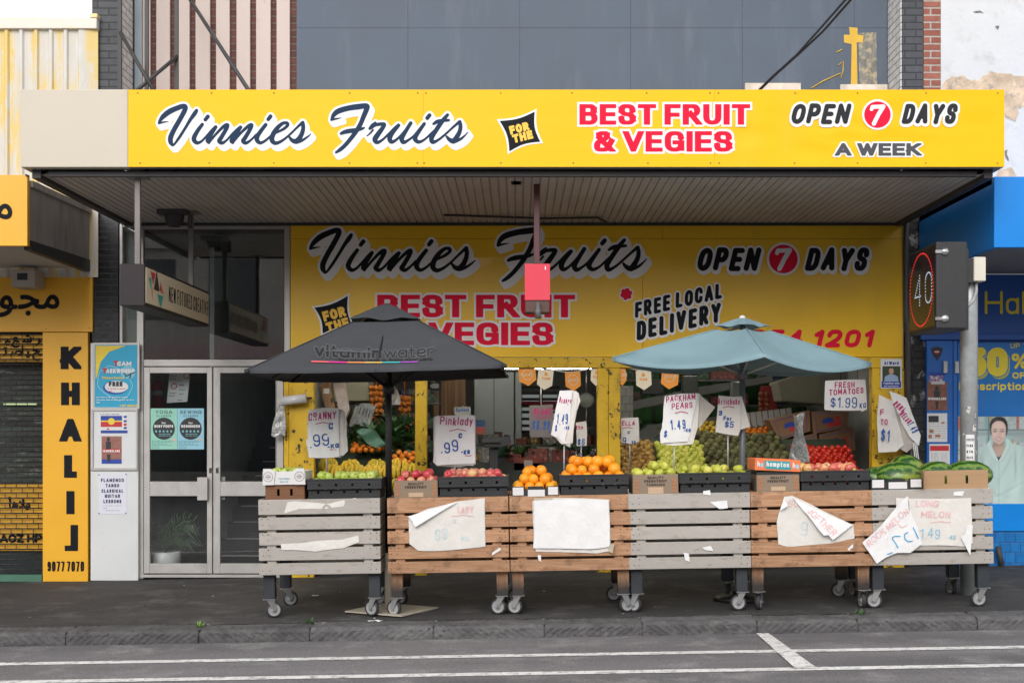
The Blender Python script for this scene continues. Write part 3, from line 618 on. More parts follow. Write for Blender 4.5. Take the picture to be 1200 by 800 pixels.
# ================================================================ left neighbour
jw = thing('jewellery_shop', 'neighbouring shop with peeling corrugated cladding, grey awning and closed grille', 'building', (-5.5, 0, 0))
b = MB(); z0, z1 = 3.2, ZZ(34, -.04); x = -9.5; Yc = -.04
pp = []
xe = XX(115, Yc)
while x < xe - .16: pp += [(x, 0), (x + .1, 0), (x + .115, -.028), (x + .145, -.028)]; x += .16
pp.append((xe, 0))
for (xa, ya), (xb, yb) in zip(pp, pp[1:]): b.poly([(xa, Yc + ya, z0), (xb, Yc + yb, z0), (xb, Yc + yb, z1), (xa, Yc + ya, z1)])
b.build('corrugated_wall', corr, jw)
b = MB(); b.box(-9.5, xe, -.09, .4, z1 - .01, ZZ(21, -.09)).box(XX(105, -.1), xe + .01, -.1, .1, ZZ(21, -.1) + .003, ZZ(16, -.1)); b.build('parapet_cap', M('peeling cap', (.72, .68, .6), .6, .06, 3, col2=(.82, .65, .3), lo=.5, hi=.6, s2=2, st2=(1, 1, 4)), jw, bevel=.004)
ny, nx1 = -1.8, XX(32, -1.8)
ztop, zbot = ZZ(205, ny), ZZ(288, ny)
b = MB(); b.prism([(nx1 - .05, ny + .07, zbot), (nx1 - .05, ny + .07, ztop - .05), (nx1 - .05, -.06, ztop - .02), (nx1 - .05, -.06, zbot)], (.05, 0, 0)); b.prism([(nx1 - .02, ny + .07, ztop - .1), (nx1 - .02, ny + .07, ztop - .04), (nx1 - .02, -.06, ztop - .01), (nx1 - .02, -.06, ztop - .07)], (.045, 0, 0)); b.build('awning_side', greyconc, jw)
b = MB(); b.box(-9.5, nx1 - .055, ny + .07, -.06, zbot + .01, zbot + .05); b.build('awning_soffit', M('pale soffit', (.5, .48, .45), .6, .06, 2), jw)
b = MB(); b.prism([(nx1 - .06, ny + .07, zbot - .03), (nx1 - .06, -.06, zbot - .03), (nx1 - .06, -.06, zbot + .1), (nx1 - .06, ny + .07, zbot + .06)], (.068, 0, 0)); b.build('awning_trim', dark, jw)
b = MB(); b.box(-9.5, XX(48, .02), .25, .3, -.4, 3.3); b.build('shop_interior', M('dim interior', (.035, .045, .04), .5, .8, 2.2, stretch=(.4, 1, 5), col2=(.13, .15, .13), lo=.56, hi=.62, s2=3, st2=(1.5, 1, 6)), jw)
b = MB(); b.box(-9.5, XX(108, 0) - .006, .3, .8, -.4, 3.9); b.build('front_wall', M('plain wall', (.25, .24, .22), .8, .1), jw)
b = MB()
b.pbox(4, 472.4, 42, 474.6, .2, .03)
b.build('shop_light', emit('shop tube', (.7, .85, .45), .4), jw)
b = MB()                                                      # roller grille: rods and short links
for i in range(48):
    y = 391 + i * 6.0
    b.tube([P(-80, y, .02), P(50, y, .02)], .0075, 5)
for i in range(47):
    for j in range(11):
        x = -78 + j * 13 + (6 if i % 2 else 0); y = 391 + i * 6.0
        if x < 48: b.tube([P(x, y, .018), P(x, y + 6, .018)], .0045, 4)
gr = b.build('roller_grille', M('grille metal', (.035, .03, .027), .5, .2), jw)
b = MB(); b.pbox(-80, 392, 51, 424, .06, .01); b.build('painted_board', M('amber board', (.72, .38, .03), .5, .1, 2), jw); b = MB(); b.pbox(-80, 567, 51, 645, .06, .01); b.build('lower_board', bpy.data.materials['amber board'], jw)
b = MB(); b.pbox(-80, 673, 49, 681, -.02, .06); b.build('door_sill', M('green sill', (.06, .16, .11), .5, .2, 4), jw)
b = MB(); b.pbox(-80, 640, 50, 672, .09, .02); b.build('riser_panel', M('dark riser', (.03, .04, .045), .4, .2), jw)
# ================================================================ right neighbour
ph = thing('pharmacy', 'neighbouring chemist with white rendered upper wall, bright blue awning and window posters', 'building', (5.5, 0, 0))
MB().box(xr1 + .002, xr2, -.01, .6, 3.4, 7.6).build('brick_edge', redbrick, ph)
MB().box(xr2, 11, -.02, .6, 3.4, 7.6).build('rendered_wall', render_m, ph)
def patch(name, pts, Y, mat, par):
    b = MB(); rs = random.Random(4); q = []
    for (x0, y0), (x1, y1) in zip(pts, pts[1:] + pts[:1]):
        n = max(1, int(math.hypot(x1 - x0, y1 - y0) / 4))
        for i in range(n): q.append((x0 + (x1 - x0) * i / n + rs.uniform(-1.4, 1.4), y0 + (y1 - y0) * i / n + rs.uniform(-1.4, 1.4)))
    b.poly([P(x, y, Y) for x, y in q]); return b.build(name, mat, par)
patch('bare_patch', [(1104, 110), (1106, 95), (1125, 88), (1138, 94), (1146, 95), (1160, 84), (1180, 87), (1210, 92), (1215, 108), (1194, 128), (1190, 142), (1180, 140), (1172, 118)], -.024, bare, ph)
patch('bare_patch', [(1168, 208), (1172, 198), (1186, 197), (1192, 206), (1190, 210)], -.024, bare, ph)
for pts in ([(1141, 15), (1150, 13), (1152, 15), (1144, 16)], [(1167, 32), (1171, 31), (1172, 33), (1168, 34)], [(1178, 178), (1181, 176), (1181, 190), (1178, 184)]): patch('render_chip', pts, -.026, M('chip', (.2, .18, .16), .9, .2), ph)
py_, pxl = -2.2, XX(1165, -2.2)
pzt, pzb = ZZ(207, py_), ZZ(290, py_)
b = MB(); b.box(pxl, 10, py_, py_ + .06, pzb, pzt); b.build('awning_fascia', ptblue, ph, bevel=.004)
b = MB(); b.box(pxl, pxl + .05, py_ + .062, -.03, pzb, pzt - .005).box(pxl, 10, py_ + .062, -.03, pzt - .06, pzt - .01); b.build('awning_side', ptblue, ph)
b = MB(); b.box(pxl + .052, 10, py_ + .062, -.03, pzb + .02, pzb + .05); b.build('awning_soffit', M('grey soffit', (.25, .25, .26), .6, .1, 2, stretch=(6, 1, 1)), ph)
wx = XX(1084, -.01)
b = MB(); b.box(wx, 10, -.02, .3, ZZ(399, -.02), pzb + .02); b.build('shop_band', dkblue, ph)
b = MB(); b.box(wx - .06, 10, -.06, -.022, ZZ(398, -.06), ZZ(391, -.06)); b.build('band_trim', dkblue, ph, bevel=.004)
b = MB(); b.pbox(1086, 399, 1117, 660, -.03, .3); b.pbox(1117.3, 399, 1122, 660, -.045, .3); b.build('door_pillar', M('blue painted frame', (.012, .13, .48), .4, .1, 3), ph, bevel=.004)
b = MB()
for x in (1106, 1119.5): b.pbox(x, 423, x + 4.5, 437, -.07, .03)
b.build('hinge_plate', alu, ph, bevel=.003)
b = MB(); b.box(XX(1122, .02), 10, .02, .3, -.4, ZZ(399, .02)); b.build('front_wall', M('blue wall', (.02, .12, .4), .5, .1), ph)
b = MB(); b.box(XX(1122, -.02), 10, -.02, .02, ZZ(622, -.02), ZZ(590, -.02)); b.build('bright_panel', ptblue, ph, bevel=.003)
b = MB(); b.box(XX(1122, -.005), 10, -.005, .02, -.4, ZZ(622.5, -.005)); b.build('tiled_base', brickmat('blue tile', (.012, .16, .46), (.02, .19, .52), (.01, .08, .25), .11, .11, .004, .3, .3), ph)
b = MB(); b.tube([P(1170, 640, -.06), P(1171, 648, -.08), P(1174, 662, -.1)], .03, 10); b.build('pipe_stub', M('stub', (.05, .055, .06), .6, .2), ph)
# ================================================================ across the street (seen in the glass)
oc = [((.3, .26, .22), 6.6), ((.36, .34, .31), 7.4), ((.24, .11, .08), 6.4), ((.4, .38, .35), 7.0), ((.2, .2, .21), 6.2)]
ol = ['tan rendered shop terrace across the street, seen mirrored in the glass', 'tall pale grey shop across the street, seen mirrored in the glass', 'red brick shop across the street, seen mirrored in the glass', 'cream shop across the street, seen mirrored in the glass', 'low charcoal shop across the street, seen mirrored in the glass']
for i, ((c, h), lb) in enumerate(zip(oc, ol)):
    x0 = -21 + i * 8.4; x1 = x0 + 8.38; Yo = -24
    t = thing('terrace_shop', lb, 'building', ((x0 + x1) / 2, Yo, 0), 'shops across the street')
    MB().box(x0, x1, Yo - 6, Yo, -.6, h).box(x0, x1, Yo, Yo + .2, h - .5, h - .2).build('wall', M('terrace wall', c, .8, .1, 2), t)
    MB().box(x0 + .2, x1 - .2, Yo + .02, Yo + 2.6, 3.5, 3.9).build('awning', M('terrace awning', (.35 + .08 * i, .3, .3), .6, .1), t)
    b = MB()
    for k in range(3): b.box(x0 + 1 + k * 2.4, x0 + 2.4 + k * 2.4, Yo, Yo + .03, 4.8, 6.6)
    b.box(x0 + .6, x1 - .6, Yo, Yo + .03, .3, 3); w = b.build('window', M('dim window', (.03, .035, .04), .1, .1), t)
# ================================================================ brush-script lettering (stroke centre lines with widths)
VIN = [
 [(66, 208, 7), (74, 190, 11), (100, 157, 17), (140, 126, 19), (190, 103, 18), (232, 88, 17), (252, 92, 17), (248, 118, 17), (215, 180, 17), (175, 250, 17), (150, 305, 18), (150, 340, 16), (165, 362, 8)],
 [(66, 208, 7), (100, 200, 6), (135, 196, 2)], [(150, 350, 10), (168, 362, 7), (205, 315, 10), (250, 245, 10), (288, 182, 12), (318, 140, 15), (332, 118, 12)],
 [(394, 182, 13), (411, 160, 14)], [(372, 216, 12), (345, 252, 14), (318, 298, 16), (314, 325, 16), (335, 345, 13), (365, 335, 9), (400, 300, 8), (440, 255, 9), (465, 235, 12)],
 [(466, 234, 13), (432, 288, 14), (408, 328, 13), (420, 348, 7)], [(418, 345, 8), (470, 282, 9), (520, 232, 12), (548, 220, 14), (540, 248, 14), (505, 308, 15), (492, 332, 16), (512, 346, 12), (545, 325, 8), (585, 280, 8), (620, 248, 9), (640, 236, 12)],
 [(641, 236, 13), (604, 290, 14), (576, 330, 13), (588, 348, 7)], [(586, 345, 8), (638, 282, 9), (690, 232, 12), (717, 220, 14), (709, 248, 14), (674, 308, 15), (660, 332, 16), (680, 346, 12), (714, 325, 8), (750, 288, 8)],
 [(836, 180, 13), (852, 159, 14)], [(818, 218, 13), (788, 256, 14), (760, 298, 16), (757, 325, 16), (778, 345, 12), (812, 332, 9), (852, 298, 8)],
 [(870, 285, 6), (905, 268, 8), (945, 247, 10), (972, 222, 11), (968, 206, 11), (938, 208, 12), (902, 238, 15), (870, 285, 17), (862, 325, 17), (885, 347, 14), (925, 335, 10), (975, 298, 8), (1030, 245, 8), (1076, 202, 11)],
 [(1078, 203, 13), (1082, 235, 14), (1076, 270, 15), (1058, 308, 17), (1032, 333, 18), (1005, 328, 14), (985, 305, 8)], [(1032, 342, 12), (1070, 330, 10), (1108, 306, 7), (1136, 282, 3)]]
FRU = [
 [(80, 184, 8), (96, 150, 15), (130, 122, 19), (200, 101, 19), (270, 91, 20), (328, 86, 18), (326, 112, 18), (308, 155, 17), (288, 205, 16), (262, 252, 16), (228, 300, 15), (180, 358, 14), (140, 394, 13), (112, 412, 8)],
 [(80, 184, 8), (115, 176, 6), (150, 170, 2)], [(148, 280, 10), (170, 270, 14), (205, 262, 16), (255, 255, 14), (300, 244, 9), (314, 236, 3)],
 [(330, 297, 4), (352, 278, 6), (372, 255, 7)], [(390, 202, 7), (368, 222, 12), (350, 245, 10)], [(352, 246, 9), (385, 222, 11), (402, 216, 12), (450, 214, 13), (440, 240, 15), (404, 290, 18), (386, 322, 18), (402, 342, 13), (437, 325, 9), (480, 285, 8), (520, 245, 9), (548, 224, 12)],
 [(552, 222, 13), (512, 270, 15), (490, 312, 17), (502, 338, 14), (537, 323, 9), (590, 270, 9), (632, 216, 11)], [(638, 206, 13), (602, 264, 14), (575, 313, 17), (587, 341, 14), (622, 325, 9), (668, 288, 8), (715, 232, 9)],
 [(754, 171, 14), (770, 151, 14)], [(733, 211, 12), (702, 254, 14), (672, 298, 17), (670, 322, 16), (695, 339, 12), (737, 320, 8), (785, 276, 8), (815, 250, 9)],
 [(897, 148, 11), (862, 190, 15), (815, 258, 16), (785, 308, 17), (792, 340, 14), (832, 324, 9), (882, 284, 8), (930, 240, 8), (980, 197, 11)], [(798, 212, 9), (820, 198, 13), (850, 190, 13), (906, 186, 9)],
 [(983, 198, 13), (988, 230, 14), (982, 265, 15), (964, 300, 17), (938, 332, 18), (910, 322, 14), (890, 300, 8)], [(938, 340, 12), (985, 320, 10), (1018, 294, 6), (1040, 270, 3)]]
def brush(src, ox, oy, sc_, X0=None, Y0=None, q=1.0, step=.55, pad=3):
    st = []
    for pts in src:
        c = catmull([(ox + x / 6, oy + y / 6, r / 6) for x, y, r in pts], 6)
        if X0: c = np.column_stack((X0[1] + (c[:, 0] - X0[0]) * q, Y0[1] + (c[:, 1] - Y0[0]) * q, c[:, 2] * q))
        st.append(([(a, -b_) for a, b_ in c[:, :2]], list(np.maximum(.25, c[:, 2])), False))
    return field(st, step, pad)
def script(par, Y, nv, ob, **k):
    for src, ox in ((VIN, 175), (FRU, 375)):
        kw = k.get('v' if src is VIN else 'f', {})
        f = brush(src, ox, 110, 1, **kw); q = kw.get('q', 1)
        put('lettering_outline', par, white, f, mpP(Y - .002), 2.5 * q, (3.2 * q, -5 * q)); put('lettering', par, nv, f, mpP(Y - .004))
def heavy(par, Y, lines, dil, mat, **k):
    fs = [txt(s, x, -y, h, r, w=w, butt=True, pad=dil + 1, step=.4, sp=.1, **k) for s, x, y, h, r, w in lines]
    put('lettering_outline', par, white, fs, mpP(Y - .002), dil); put('lettering', par, mat, fs, mpP(Y - .004))
def casual(par, Y, lines, dil, mat, sweep=None):
    fs = [txt(s, x, -y, h, r, w=w, shear=.25, rot=rot, jit=.03, pad=dil + 1, step=.4, sp=.13, space=.55) for s, x, y, h, r, w, rot in lines]
    put('lettering_outline', par, white, fs, mpP(Y - .002), dil, sweep); put('lettering', par, mat, fs, mpP(Y - .004))
def disc(par, name, px, py, r, Y, mat, n=40):
    b = MB(); b.poly([P(px + r * math.cos(2 * math.pi * i / n), py + r * math.sin(2 * math.pi * i / n), Y) for i in range(n)]); return b.build(name, mat, par)
def seven(par, px, py, r, Y, wm, rm):
    disc(par, 'roundel_ring', px, py, r, Y - .002, wm); disc(par, 'roundel', px, py, r * .86, Y - .004, rm)
    s = r / 17; f = field([([(px + x * s, -(py + y * s)) for x, y in q], w_ * s, False) for q, w_ in (([(-5.5, -8.5), (6.5, -9)], 2.2), ([(6.5, -9), (1, 0), (-4, 10)], 2.3), ([(-6.5, -6), (-5.5, -8.5)], 2))], .3, 1)
    put('numeral', par, wm, f, mpP(Y - .006))
def diamond(par, q, cx, cy, Y, lines, rot):
    def curve(k):
        o = []
        for (x0, y0), (x1, y1) in zip(q, q[1:] + q[:1]):
            for t in [i / 8 for i in range(8)]:
                x, y = x0 + (x1 - x0) * t, y0 + (y1 - y0) * t; s = 4 * t * (1 - t) * .16
                x += (cx - x) * s; y += (cy - y) * s; o.append(P(cx + (x - cx) * k, cy + (y - cy) * k, Y - (.002 if k == 1 else .004)))
        return o
    b = MB(); b.poly(curve(1)); b.build('diamond_border', white, par); b = MB(); b.poly(curve(.87)); b.build('diamond', blackv, par)
    put('lettering', par, yel, [txt(s, x, -y, h, r, w=w, rot=rot, butt=True, step=.3, sp=.1) for s, x, y, h, r, w in lines], mpP(Y - .006))
# ---------------------------------------------------------------- fascia sign
fy = AY - .012
fs = thing('fascia_sign', 'long bright yellow sign on the awning edge with navy script lettering', 'sign', (0, fy, 4))
b = MB(); sl = [(150.3, 496), (496.2, 837.5), (837.7, 1177)]
for a, c in sl: b.pbox(a, 105.2, c, 195.6, fy + .0105, .006)
def buckle(a, c):
    def f(u, v):
        px, py = a + (c - a) * u, 105.2 + 90.4 * v; e = math.sin(math.pi * min(1, v * 1.0)) * min(1, min(u, 1 - u) * 9); q = noise.noise((px * .009, py * .045, a)) + .5 * noise.noise((px * .03, py * .02, a + 4)); return P(px, py, fy + (.0085 if a > 800 else .0015) * e * min(1, abs(q) * 1.5))
    return f
for a, c in sl: b.grid(buckle(a, c), 70, 26)
b.build('sign_panel', M('yellow fascia paint', (.93, .52, .004), .4, .025, 1.1, rvar=.08, spec=.2, bump=.15, bs=1.1, col2=(.84, .52, .02), lo=.56, hi=.8, s2=1.6, st2=(1.2, 1, .35), col3=(.6, .42, .08), lo3=.7, hi3=.76, s3=5, st3=(3, 1, .2)), fs, bevel=.0015)
b = MB()
scrm = M('rusty screw', (.35, .2, .08), .6, .2)
for x in (163, 247, 319, 409, 491, 499, 588, 672, 758, 832, 842, 932, 1003, 1084, 1170):
    for y in (109, 191): b = MB(); b.lathe([(.008, 0), (.006, .005), (0, .007)], 8, Matrix.Translation(P(x + rnd.uniform(-2, 2), y, fy)) @ Matrix.Rotation(R(90), 4, 'X')); b.build('screw', scrm, fs)
script(fs, fy, navy, None)
diamond(fs, [(582, 140), (629, 127.5), (636.5, 168), (595, 181)], 610, 154, fy, [('FOR', 598.5, 158, 10, 1.5, 23), ('THE', 602, 168, 10, 1.5, 24)], R(14))
heavy(fs, fy, [('BEST FRUIT', 679, 146.2, 24, (3.7, 2.35), 200)], 2.6, red)
heavy(fs, fy, [('& VEGIES', 696, 177.8, 24, (3.7, 2.35), 162)], 2.6, red)
casual(fs, fy, [('OPEN', 925.5, 145, 23.5, 2.7, 73, 0)], 2.6, charv, (0, -1.2)); casual(fs, fy, [('DAYS', 1056, 145, 23.5, 2.7, 68, 0)], 2.6, charv, (0, -1.2))
seven(fs, 1028.3, 134.5, 18, fy, white, red)
heavy(fs, fy, [('A WEEK', 979, 182.5, 14.6, (2.6, 1.75), 100)], 1.9, M('grey vinyl', (.085, .087, .1), .6, .05, spec=.12))
# ---------------------------------------------------------------- sign over the opening
wy = -.03
ws = thing('shop_sign', 'large shaded yellow sign board above the produce opening with script and red lettering', 'sign', (0, wy, 3))
b = MB()
for x0, y0, x1, y1 in ((340.5, 262, 618, 279.3), (618.3, 262, 776, 279.3), (776.3, 262, 1058, 279.3), (340.5, 279.7, 753, 418), (753.3, 279.7, 1058, 418)): b.pbox(x0, y0, x1, y1, wy, .028)
b.build('sign_panel', M('yellow board paint', (.88, .52, .008), .3, .06, 1.5, rvar=.06, col2=(.8, .5, .03), lo=.55, hi=.75, s2=2, st2=(1.5, 1, .4), coat=.2), ws, bevel=.0015)
script(ws, wy, blackv, None, v=dict(X0=(185, 362.3), Y0=(145, 292), q=1.085), f=dict(X0=(387.5, 582.4), Y0=(141, 288), q=1.09))
diamond(ws, [(365, 359), (410, 343), (416, 384), (376, 394)], 392, 370, wy, [('FOR', 380, 377, 12, 1.7, 27), ('THE', 384, 390, 12, 1.7, 27)], R(15))
redd = red
heavy(ws, wy, [('BEST FRUIT', 442, 371.8, 26.5, (4.2, 2.7), 232)], 2.4, redd); heavy(ws, wy, [('& VEGIES', 464, 404.3, 26.5, (4.2, 2.7), 184)], 2.4, redd)
casual(ws, wy, [('OPEN', 815, 317, 27, 3.1, 78, 0)], 2.4, blackv, (1, -2.4)); casual(ws, wy, [('DAYS', 942.5, 317, 27, 3.1, 78, 0)], 2.4, blackv, (1, -2.4))
seven(ws, 918, 303.5, 19.5, wy, white, red)
casual(ws, wy, [('FREE LOCAL', 744, 372.6, 18, 2.0, 109, R(13))], 1.7, blackv, (.6, -1.2)); casual(ws, wy, [('DELIVERY', 746, 399, 22, 2.45, 106, R(13))], 1.7, blackv, (.6, -1.2))
put('numeral', ws, redd, [txt('354 1201', 876, -407, 21, 2.6, w=150, shear=.25, step=.35, sp=.2)], mpP(wy - .004))
fl = [([(734 + 4.6 * math.cos(a), -344.5 + 4.6 * math.sin(a)), (734, -344.5)], 2.7, False) for a in [i * 2 * math.pi / 6 + .3 for i in range(6)]]
ff = field(fl, .3, 2); put('flower_outline', ws, white, ff, mpP(wy - .002), 1.5); put('flower', ws, redd, ff, mpP(wy - .004))
# ---------------------------------------------------------------- hanging light box on two rods
hxf = -3.255; hy0, hy1 = -2.72, -.42; hz1, hz0 = EY + 1.435, EY + 1.07
hs_ = thing('hanging_sign', 'cream hanging sign box with coloured triangles, slung under the awning on two rods', 'sign', (hxf - .1, hy0, hz0))
MB().box(hxf - .215, hxf, hy0, hy1, hz0, hz1).build('sign_case', M('dark brown sign case', (.04, .033, .035), .6, .15, 3, spec=.2), hs_, bevel=.006)
MB().box(hxf + .0005, hxf + .006, hy0 + .03, hy1 - .03, hz0 + .03, hz1 - .025).build('sign_face', M('cream acrylic', (.72, .62, .45), .35, .03), hs_)
def mpS(off): return lambda u, v: Vector((hxf + .006 + off, hy0 + u, hz0 + v))
put('lettering', hs_, blackv, [txt('NEW FUTURES CREATIVE', .75, .11, .145, .0085, w=1.49, step=.006, sp=.2, seed=2, space=.5)], mpS(.002))
for nm, c, ts in (('emblem_red', (.55, .03, .06), [[(.14, .3), (.3, .3), (.22, .19)], [(.46, .25), (.5, .14), (.42, .17)]]), ('emblem_black', (.02, .02, .02), [[(.33, .33), (.42, .15), (.24, .15)]]), ('emblem_teal', (.02, .36, .33), [[(.08, .24), (.17, .24), (.17, .13)], [(.35, .12), (.55, .12), (.45, .0)]]), ('emblem_orange', (.75, .28, .12), [[(.17, .12), (.22, .18), (.2, .05)], [(.5, .22), (.56, .14), (.5, .14)]])):
    em = M(nm, c, .4, .05)
    for t in ts: b = MB(); b.poly([mpS(.002)(u + .02, v + .02) for u, v in t]); b.build('emblem_triangle', em, hs_)
for y in (-2.55, -.72):
    b = MB(); b.box(hxf - .13, hxf - .085, y - .022, y + .022, hz1 + .001, 3.785); b.box(hxf - .2, hxf - .02, y - .09, y + .09, 3.776, 3.788); b.build('hanging_rod', M('grey rod', (.2, .18, .17), .5, .2), hs_)
t = thing('security_camera', 'small dark camera housing fixed under the awning beside the second rod', 'camera', (-3.62, -.85, 3.78))
b = MB(); b.lathe([(.0, -.13), (.06, -.12), (.09, -.07), (.1, -.02), (.1, .0)], 16, Matrix.Translation((-3.5, -.85, 3.74))); b.build('dome', dark, t)
b = MB(); b.box(-3.66, -3.36, -.93, -.78, 3.74, 3.786).box(-3.36, -3.32, -.87, -.83, 3.6, 3.74); b.build('mount', M('mount', (.06, .055, .055), .5, .1), t, bevel=.004)
# ---------------------------------------------------------------- pink box on the awning drop rod
px_y = -2.25
t = thing('hanging_box', 'pink fronted dark box with grey bulb holder on a maroon rod under the awning', 'hanging box', P(629, 309, px_y))
b = MB(); b.pbox(625.5, 214, 632.5, 309, px_y + .03, .05); b.build('rod', M('maroon rod', (.1, .025, .03), .45, .2), t, bevel=.004)
b = MB(); b.pbox(615.5, 313, 644, 366, px_y + .012, .2); b.build('box_case', M('brown box', (.09, .04, .03), .5, .2), t, bevel=.004)
b = MB(); b.pbox(615, 309, 644.5, 351.5, px_y, .006); b.build('pink_card', M('pink card', (.74, .05, .085), .6, .03), t)
b = MB(); b.pbox(638.5, 312, 639.8, 316, px_y - .003, .003); b.build('staple', white, t)
b = MB(); b.lathe([(0, -.12), (.028, -.115), (.03, -.04), (.022, -.03), (.018, .03), (0, .03)], 14, Matrix.Translation(P(630.5, 358, px_y - .03))); b.build('bulb_holder', M('grey holder', (.12, .12, .12), .5, .1), t)
# ---------------------------------------------------------------- electronic speed sign on pole
bx0, bx1, by0, by1 = 3.75, 4.03, -2.4, -1.6; bz0, bz1 = EY + .895, EY + 1.675
poX, poY = XX(1135.5, -2.03), -2.03
t = thing('speed_sign', 'electronic speed limit sign showing red ringed 40, on a galvanised pole', 'traffic sign', (poX, poY, gz(poX, poY)))
b = MB(); b.tube([(poX, poY, gz(poX, poY) - .3), (poX, poY, bz0 + .2), (poX, poY, bz1 - .14)], .078, 20); po = b.build('pole', M('galvanised pole', (.42, .44, .45), .45, .12, 4, metal=.35, col2=(.3, .3, .3), lo=.5, hi=.75, s2=9, col3=(.7, .68, .62), lo3=.66, hi3=.68, s3=14), t)
b = MB(); rs = random.Random(5)
for k in range(16):
    a0 = R(-100 + rs.uniform(-50, 55)); z = rs.uniform(.95, 1.75); w_ = rs.uniform(.15, .5); h_ = rs.uniform(.02, .06)
    b.grid(lambda u, v: (poX + .0795 * math.cos(a0 + w_ * u), poY + .0795 * math.sin(a0 + w_ * u), z + h_ * v), 5, 1)
b.build('sticker_scrap', M('sticker scraps', (.6, .58, .55), .7, .2, 20, col2=(.15, .13, .12), lo=.5, hi=.56, s2=30), po)
b = MB()
b.grid(lambda u, v: (poX + .0797 * math.cos(R(-130) + 1.0 * u), poY + .0797 * math.sin(R(-130) + 1.0 * u), 1.15 + .36 * v), 6, 1); stk = b.build('sticker', M('white sticker', (.75, .74, .74), .5, .05), po)
ink = [M('ink blue', (.03, .1, .4), .6, .1), M('ink dark', (.03, .03, .04), .6, .1), M('ink magenta', (.5, .015, .17), .6, .1)]
put('sticker_print', stk, ink[1], [txt(s, .008, .3 - .055 * i, .026, .003, w=.055, step=.003, sp=.2) for i, s in enumerate(('PLEASE', 'FIND', '8 TO', 'VOTE', 'NUMBER', 'TIM'))], lambda u, v: Vector((poX + .081 * math.cos(R(-130) + u / .08), poY + .081 * math.sin(R(-130) + u / .08), 1.15 + v)))
MB().box(bx0, bx1, by0, by1, bz0, bz1).build('sign_case', M('black sign case', (.028, .028, .031), .5, .15, 30, bump=.1, bs=300), t, bevel=.012, seg=2)
MB().box(bx0 - .004, bx0 + .001, by0 + .03, by1 - .03, bz0 + .03, bz1 - .03).build('display', M('display', (.012, .012, .014), .15, .1), t)
yc, zc = (by0 + by1) / 2, (bz0 + bz1) / 2 + .0
def leds(b, pts, r=.0075):
    for u, v in pts: b.poly([(bx0 - .008, yc - u - r * math.cos(a), zc + v + r * math.sin(a)) for a in [i * math.pi / 3 for i in range(6)]])
b = MB(); leds(b, [(.335 * math.cos(a), .335 * math.sin(a)) for a in [2 * math.pi * i / 64 for i in range(64)]], .0095); b.build('led_ring', emit('red led', (1, .04, .04), .8), t)
b = MB(); pts = []
for q, r_, c_ in layout('40', .3, .012, sp=.3)[0]:
    q = np.array(q); q = q - np.array((.2, .15))
    for a, c in zip(q, q[1:]):
        L = np.hypot(*(c - a)); n = max(1, int(L / .024)); pts += [tuple(a + (c - a) * i / n) for i in range(n)]
kept = []
for p in pts:
    if all((p[0] - q[0]) ** 2 + (p[1] - q[1]) ** 2 > .019 ** 2 for q in kept): kept.append(p)
leds(b, kept); b.build('led_digits', emit('white led', (.7, .82, 1), .75), t)
b = MB()
for z in (bz0 + .09, bz1 - .09): b.lathe([(.0, .02), (.032, .018), (.034, 0)], 12, Matrix.Translation((bx0 + .075, by0, z)) @ Matrix.Rotation(R(90), 4, 'X')); b.box(bx0 - .01, bx0 + .05, by0 - .012, by0 + .001, z - .014, z + .014)
b.build('latch', M('bright latch', (.6, .6, .6), .25, .1, metal=.9), t)
b = MB(); b.box(bx1 + .001, bx1 + .045, by0 + .1, by0 + .5, bz0 + .0, bz1 - .05); b.build('bracket', dark, t)
b = MB(); b.box(bx1 + .13, bx1 + .24, -2.2, -2.05, bz1 - .33, bz1 - .11); jb = b.build('junction_box', M('ivory box', (.72, .68, .58), .5, .05), t, bevel=.006)
b = MB(); b.box(bx1 + .046, bx1 + .128, -2.19, -2.06, bz1 - .34, bz1 - .12).box(bx1 + .046, bx1 + .09, -2.15, -2.1, bz1 - .3, bz1 - .15); b.build('box_bracket', dark, t)
b = MB(); b.tube([(bx1 + .18, -2.12, bz1 - .33), (bx1 + .18, -2.12, bz1 - .42), (bx1 + .15, -2.12, bz1 - .5), (bx1 + .09, -2.12, bz1 - .56), (bx1 + .0, -2.12, bz1 - .575)], .014, 8); b.build('conduit', M('grey conduit', (.5, .5, .5), .5, .1), t)
# ---------------------------------------------------------------- left neighbour's signs
t = thing('projecting_sign', 'amber sign with a black Arabic letter on the front of the grey awning', 'sign', P(16, 288, -1.8))
b = MB(); b.pbox(-90, 205, 32, 288, -1.82, .06); b.build('sign_panel', amber, t, bevel=.002)
b = MB(); b.tube([P(30, 205, -1.83), P(34, 206.5, -1.83)], .01, 6); b.build('wire_stub', dark, t)
put('lettering', t, blackv, [fontfield([('ﻣ', -8, -256)], 46, .6, 1.5)], mpP(-1.824), .9)
t = thing('shop_sign', 'amber band sign with black Arabic lettering above the closed grille', 'sign', P(54, 390, -.03))
b = MB(); b.pbox(-80, 322, 108.5, 388.7, -.03, .03); b.build('sign_panel', amber, t, bevel=.002)
for g_ in (('ﻣ', 49, -361), ('ﺠ', 22, -361), ('ﻮ', -2, -361), ('ﻫ', -30, -361)): put('lettering', t, blackv, fontfield([g_], 42, .6, 1.5), mpP(-.033 - .0002 * abs(g_[1]) / 10), 1.0)
b = MB()
for x, y in ((53, 385), (104, 384), (54, 326), (103, 326)): b.pbox(x, y, x + 1, y + 1, -.034, .003)
b.build('screw', dark, t)
t = thing('pillar_sign', 'tall narrow amber sign with stacked black letters and a phone number', 'sign', P(77, 681, -.06))
b = MB(); b.pbox(50, 389.4, 103, 681, -.06, .06); b.build('sign_panel', amber, t, bevel=.003)
